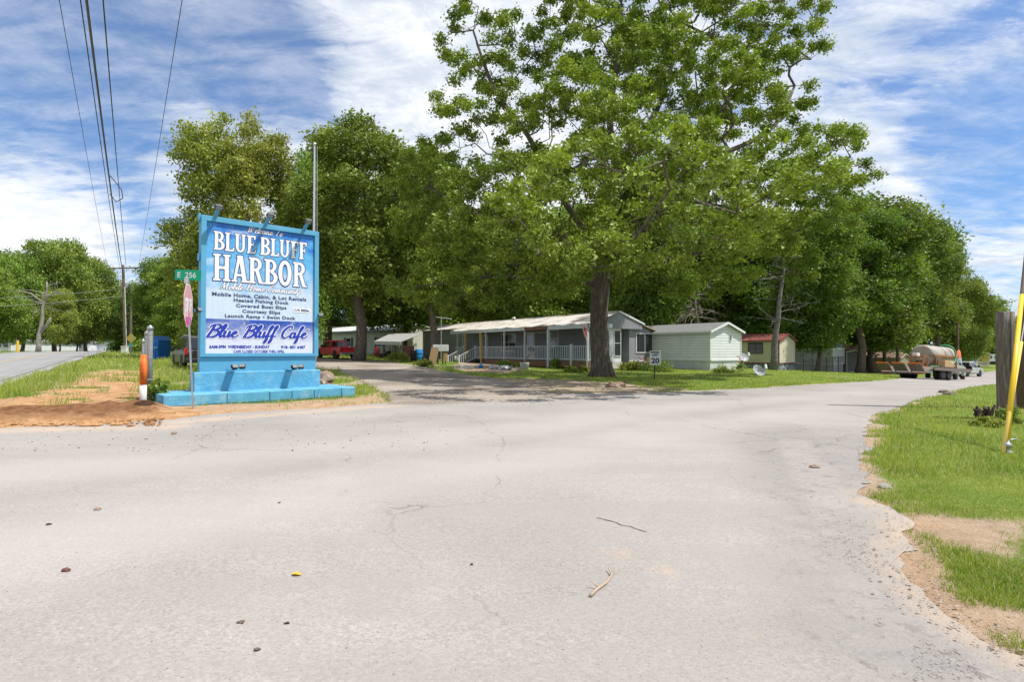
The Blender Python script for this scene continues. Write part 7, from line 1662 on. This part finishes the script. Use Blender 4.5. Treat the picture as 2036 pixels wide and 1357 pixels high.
# lawns, verges and loose soil
blades('verge_grass', 230000, (1640, 2330), (758, 1357), lambda x, y, r, c: (.036 + .018 * np.clip((y - 4) / 5, 0, 1)) * r.uniform(.5, 1.9, len(x)) + (r.random(len(x)) < .05) * r.uniform(.04, .18, len(x)) * (y > 6), 1, .5, 'uneven green grass with straw stalks on the right verge')
blades('meadow_grass', 140000, (-250, 800), (700, 842), lambda x, y, r, c: (.10 + .16 * (c > .5) * (x < -9)) * r.uniform(.6, 1.6, len(x)), 2, .6, 'tall rough grass between the left road and the billboard')
blades('lawn_grass', 120000, (780, 1800), (715, 800), lambda x, y, r, c: .07 * r.uniform(.6, 1.6, len(x)), 3, 0, 'bright green lawn in front of the mobile homes')
clod = mat('clay clods', (.40, .22, .10), .95, 3, .4, col2=(.20, .09, .04), c2scale=.9)
scatter('soil_clods', 5500, ((-120, 330), (790, 850)), (.012, .085), clod, 'loose clay clods strewn over the churned dirt patch', 'clods', 4, lambda x, y, r: (masks(x, y)[2] + masks(x, y)[1] * .35) > r.random(len(x)))
scatter('clay_crumbs', 500, ((-100, 900), (822, 900)), (.005, .022), mat('brown crumbs', (.20, .13, .085), .95, 3, .4), 'small soil crumbs and stones scattered on the asphalt', 'crumbs', 5, lambda x, y, r: inside(ROAD, x, y), road=True)
gs = mat('pale gravel chips', (.46, .43, .41), .9, 4, .45)
scatter('asphalt_crumbs', 900, ((-100, 2036), (860, 1357)), (.0018, .006), M['stone'], 'tiny brown crumbs and grit strewn across the whole junction', 'crumbs', 15, lambda x, y, r: inside(ROAD, x, y), road=True)
scatter('loose_gravel', 5200, ((1000, 2036), (900, 1357)), (.0015, .0060), gs, 'loose gravel chips over the worn asphalt near the right verge', 'gravel', 6, lambda x, y, r: inside(ROAD, x, y) & (fbm(x, y, 1.1, 70) > .50), road=True)
STRIP = GP([(1545, 845), (1600, 845), (1640, 920), (1690, 1000), (1740, 1080), (1800, 1180), (1960, 1357), (1760, 1357), (1700, 1220), (1630, 1110), (1590, 1010), (1565, 930)])
scatter('broken_asphalt', 7000, ((1500, 2000), (840, 1357)), (.0025, .010), mat('dark broken asphalt', (.25, .23, .215), .95, 4, .4), 'crumbled bits of asphalt along the broken tyre-worn strip', 'crumbs', 16, lambda x, y, r: inside(STRIP, x, y) & (fbm(x, y, 2.4, 71) > .47), road=True, flat=.35)
scatter('edge_rubble', 5000, ((1690, 2036), (820, 1357)), (.003, .013), mat('sandy rubble', (.36, .30, .245), .95, 4, .4), 'sandy rubble and crumbs along the ragged right asphalt edge', 'rubble', 17, lambda x, y, r: np.abs(pdist(ROAD, x, y)) < .10 + .22 * r.random(len(x)) ** 2, flat=.45)
scatter('driveway_stones', 3000, ((640, 1150), (735, 806)), (.008, .035), gs, 'loose stones on the gravel driveway mouth', 'gravel', 7, lambda x, y, r: inside(DRIVE, x, y) | inside(ROAD, x, y))
scatter('leaf_litter', 3500, ((880, 1070), (720, 745)), (.03, .08), mat('brown leaf litter', (.33, .20, .13), .9, 3, .5, col2=(.20, .24, .07)), 'brown leaf litter before the porch', 'litter', 8, lambda x, y, r: inside(BEDD, x, y), flat=.25)
# far hills closing the gap at the left
V = []; F = []
for i in range(41):
    x = -1500 + 60 * i; V += [(x, 1150, -5), (x, 1250, 34 + 10 * math.sin(i * .9) + 6 * math.sin(i * 2.3)), (x, 1500, -5)]
    if i: a = (i - 1) * 3; F += [(a, a + 3, a + 4, a + 1), (a + 1, a + 4, a + 5, a + 2)]
tag(raw_mesh('hills', V, F, mat('wooded hill', (.06, .10, .07), .95, .02, .3), None, True), kind='structure')
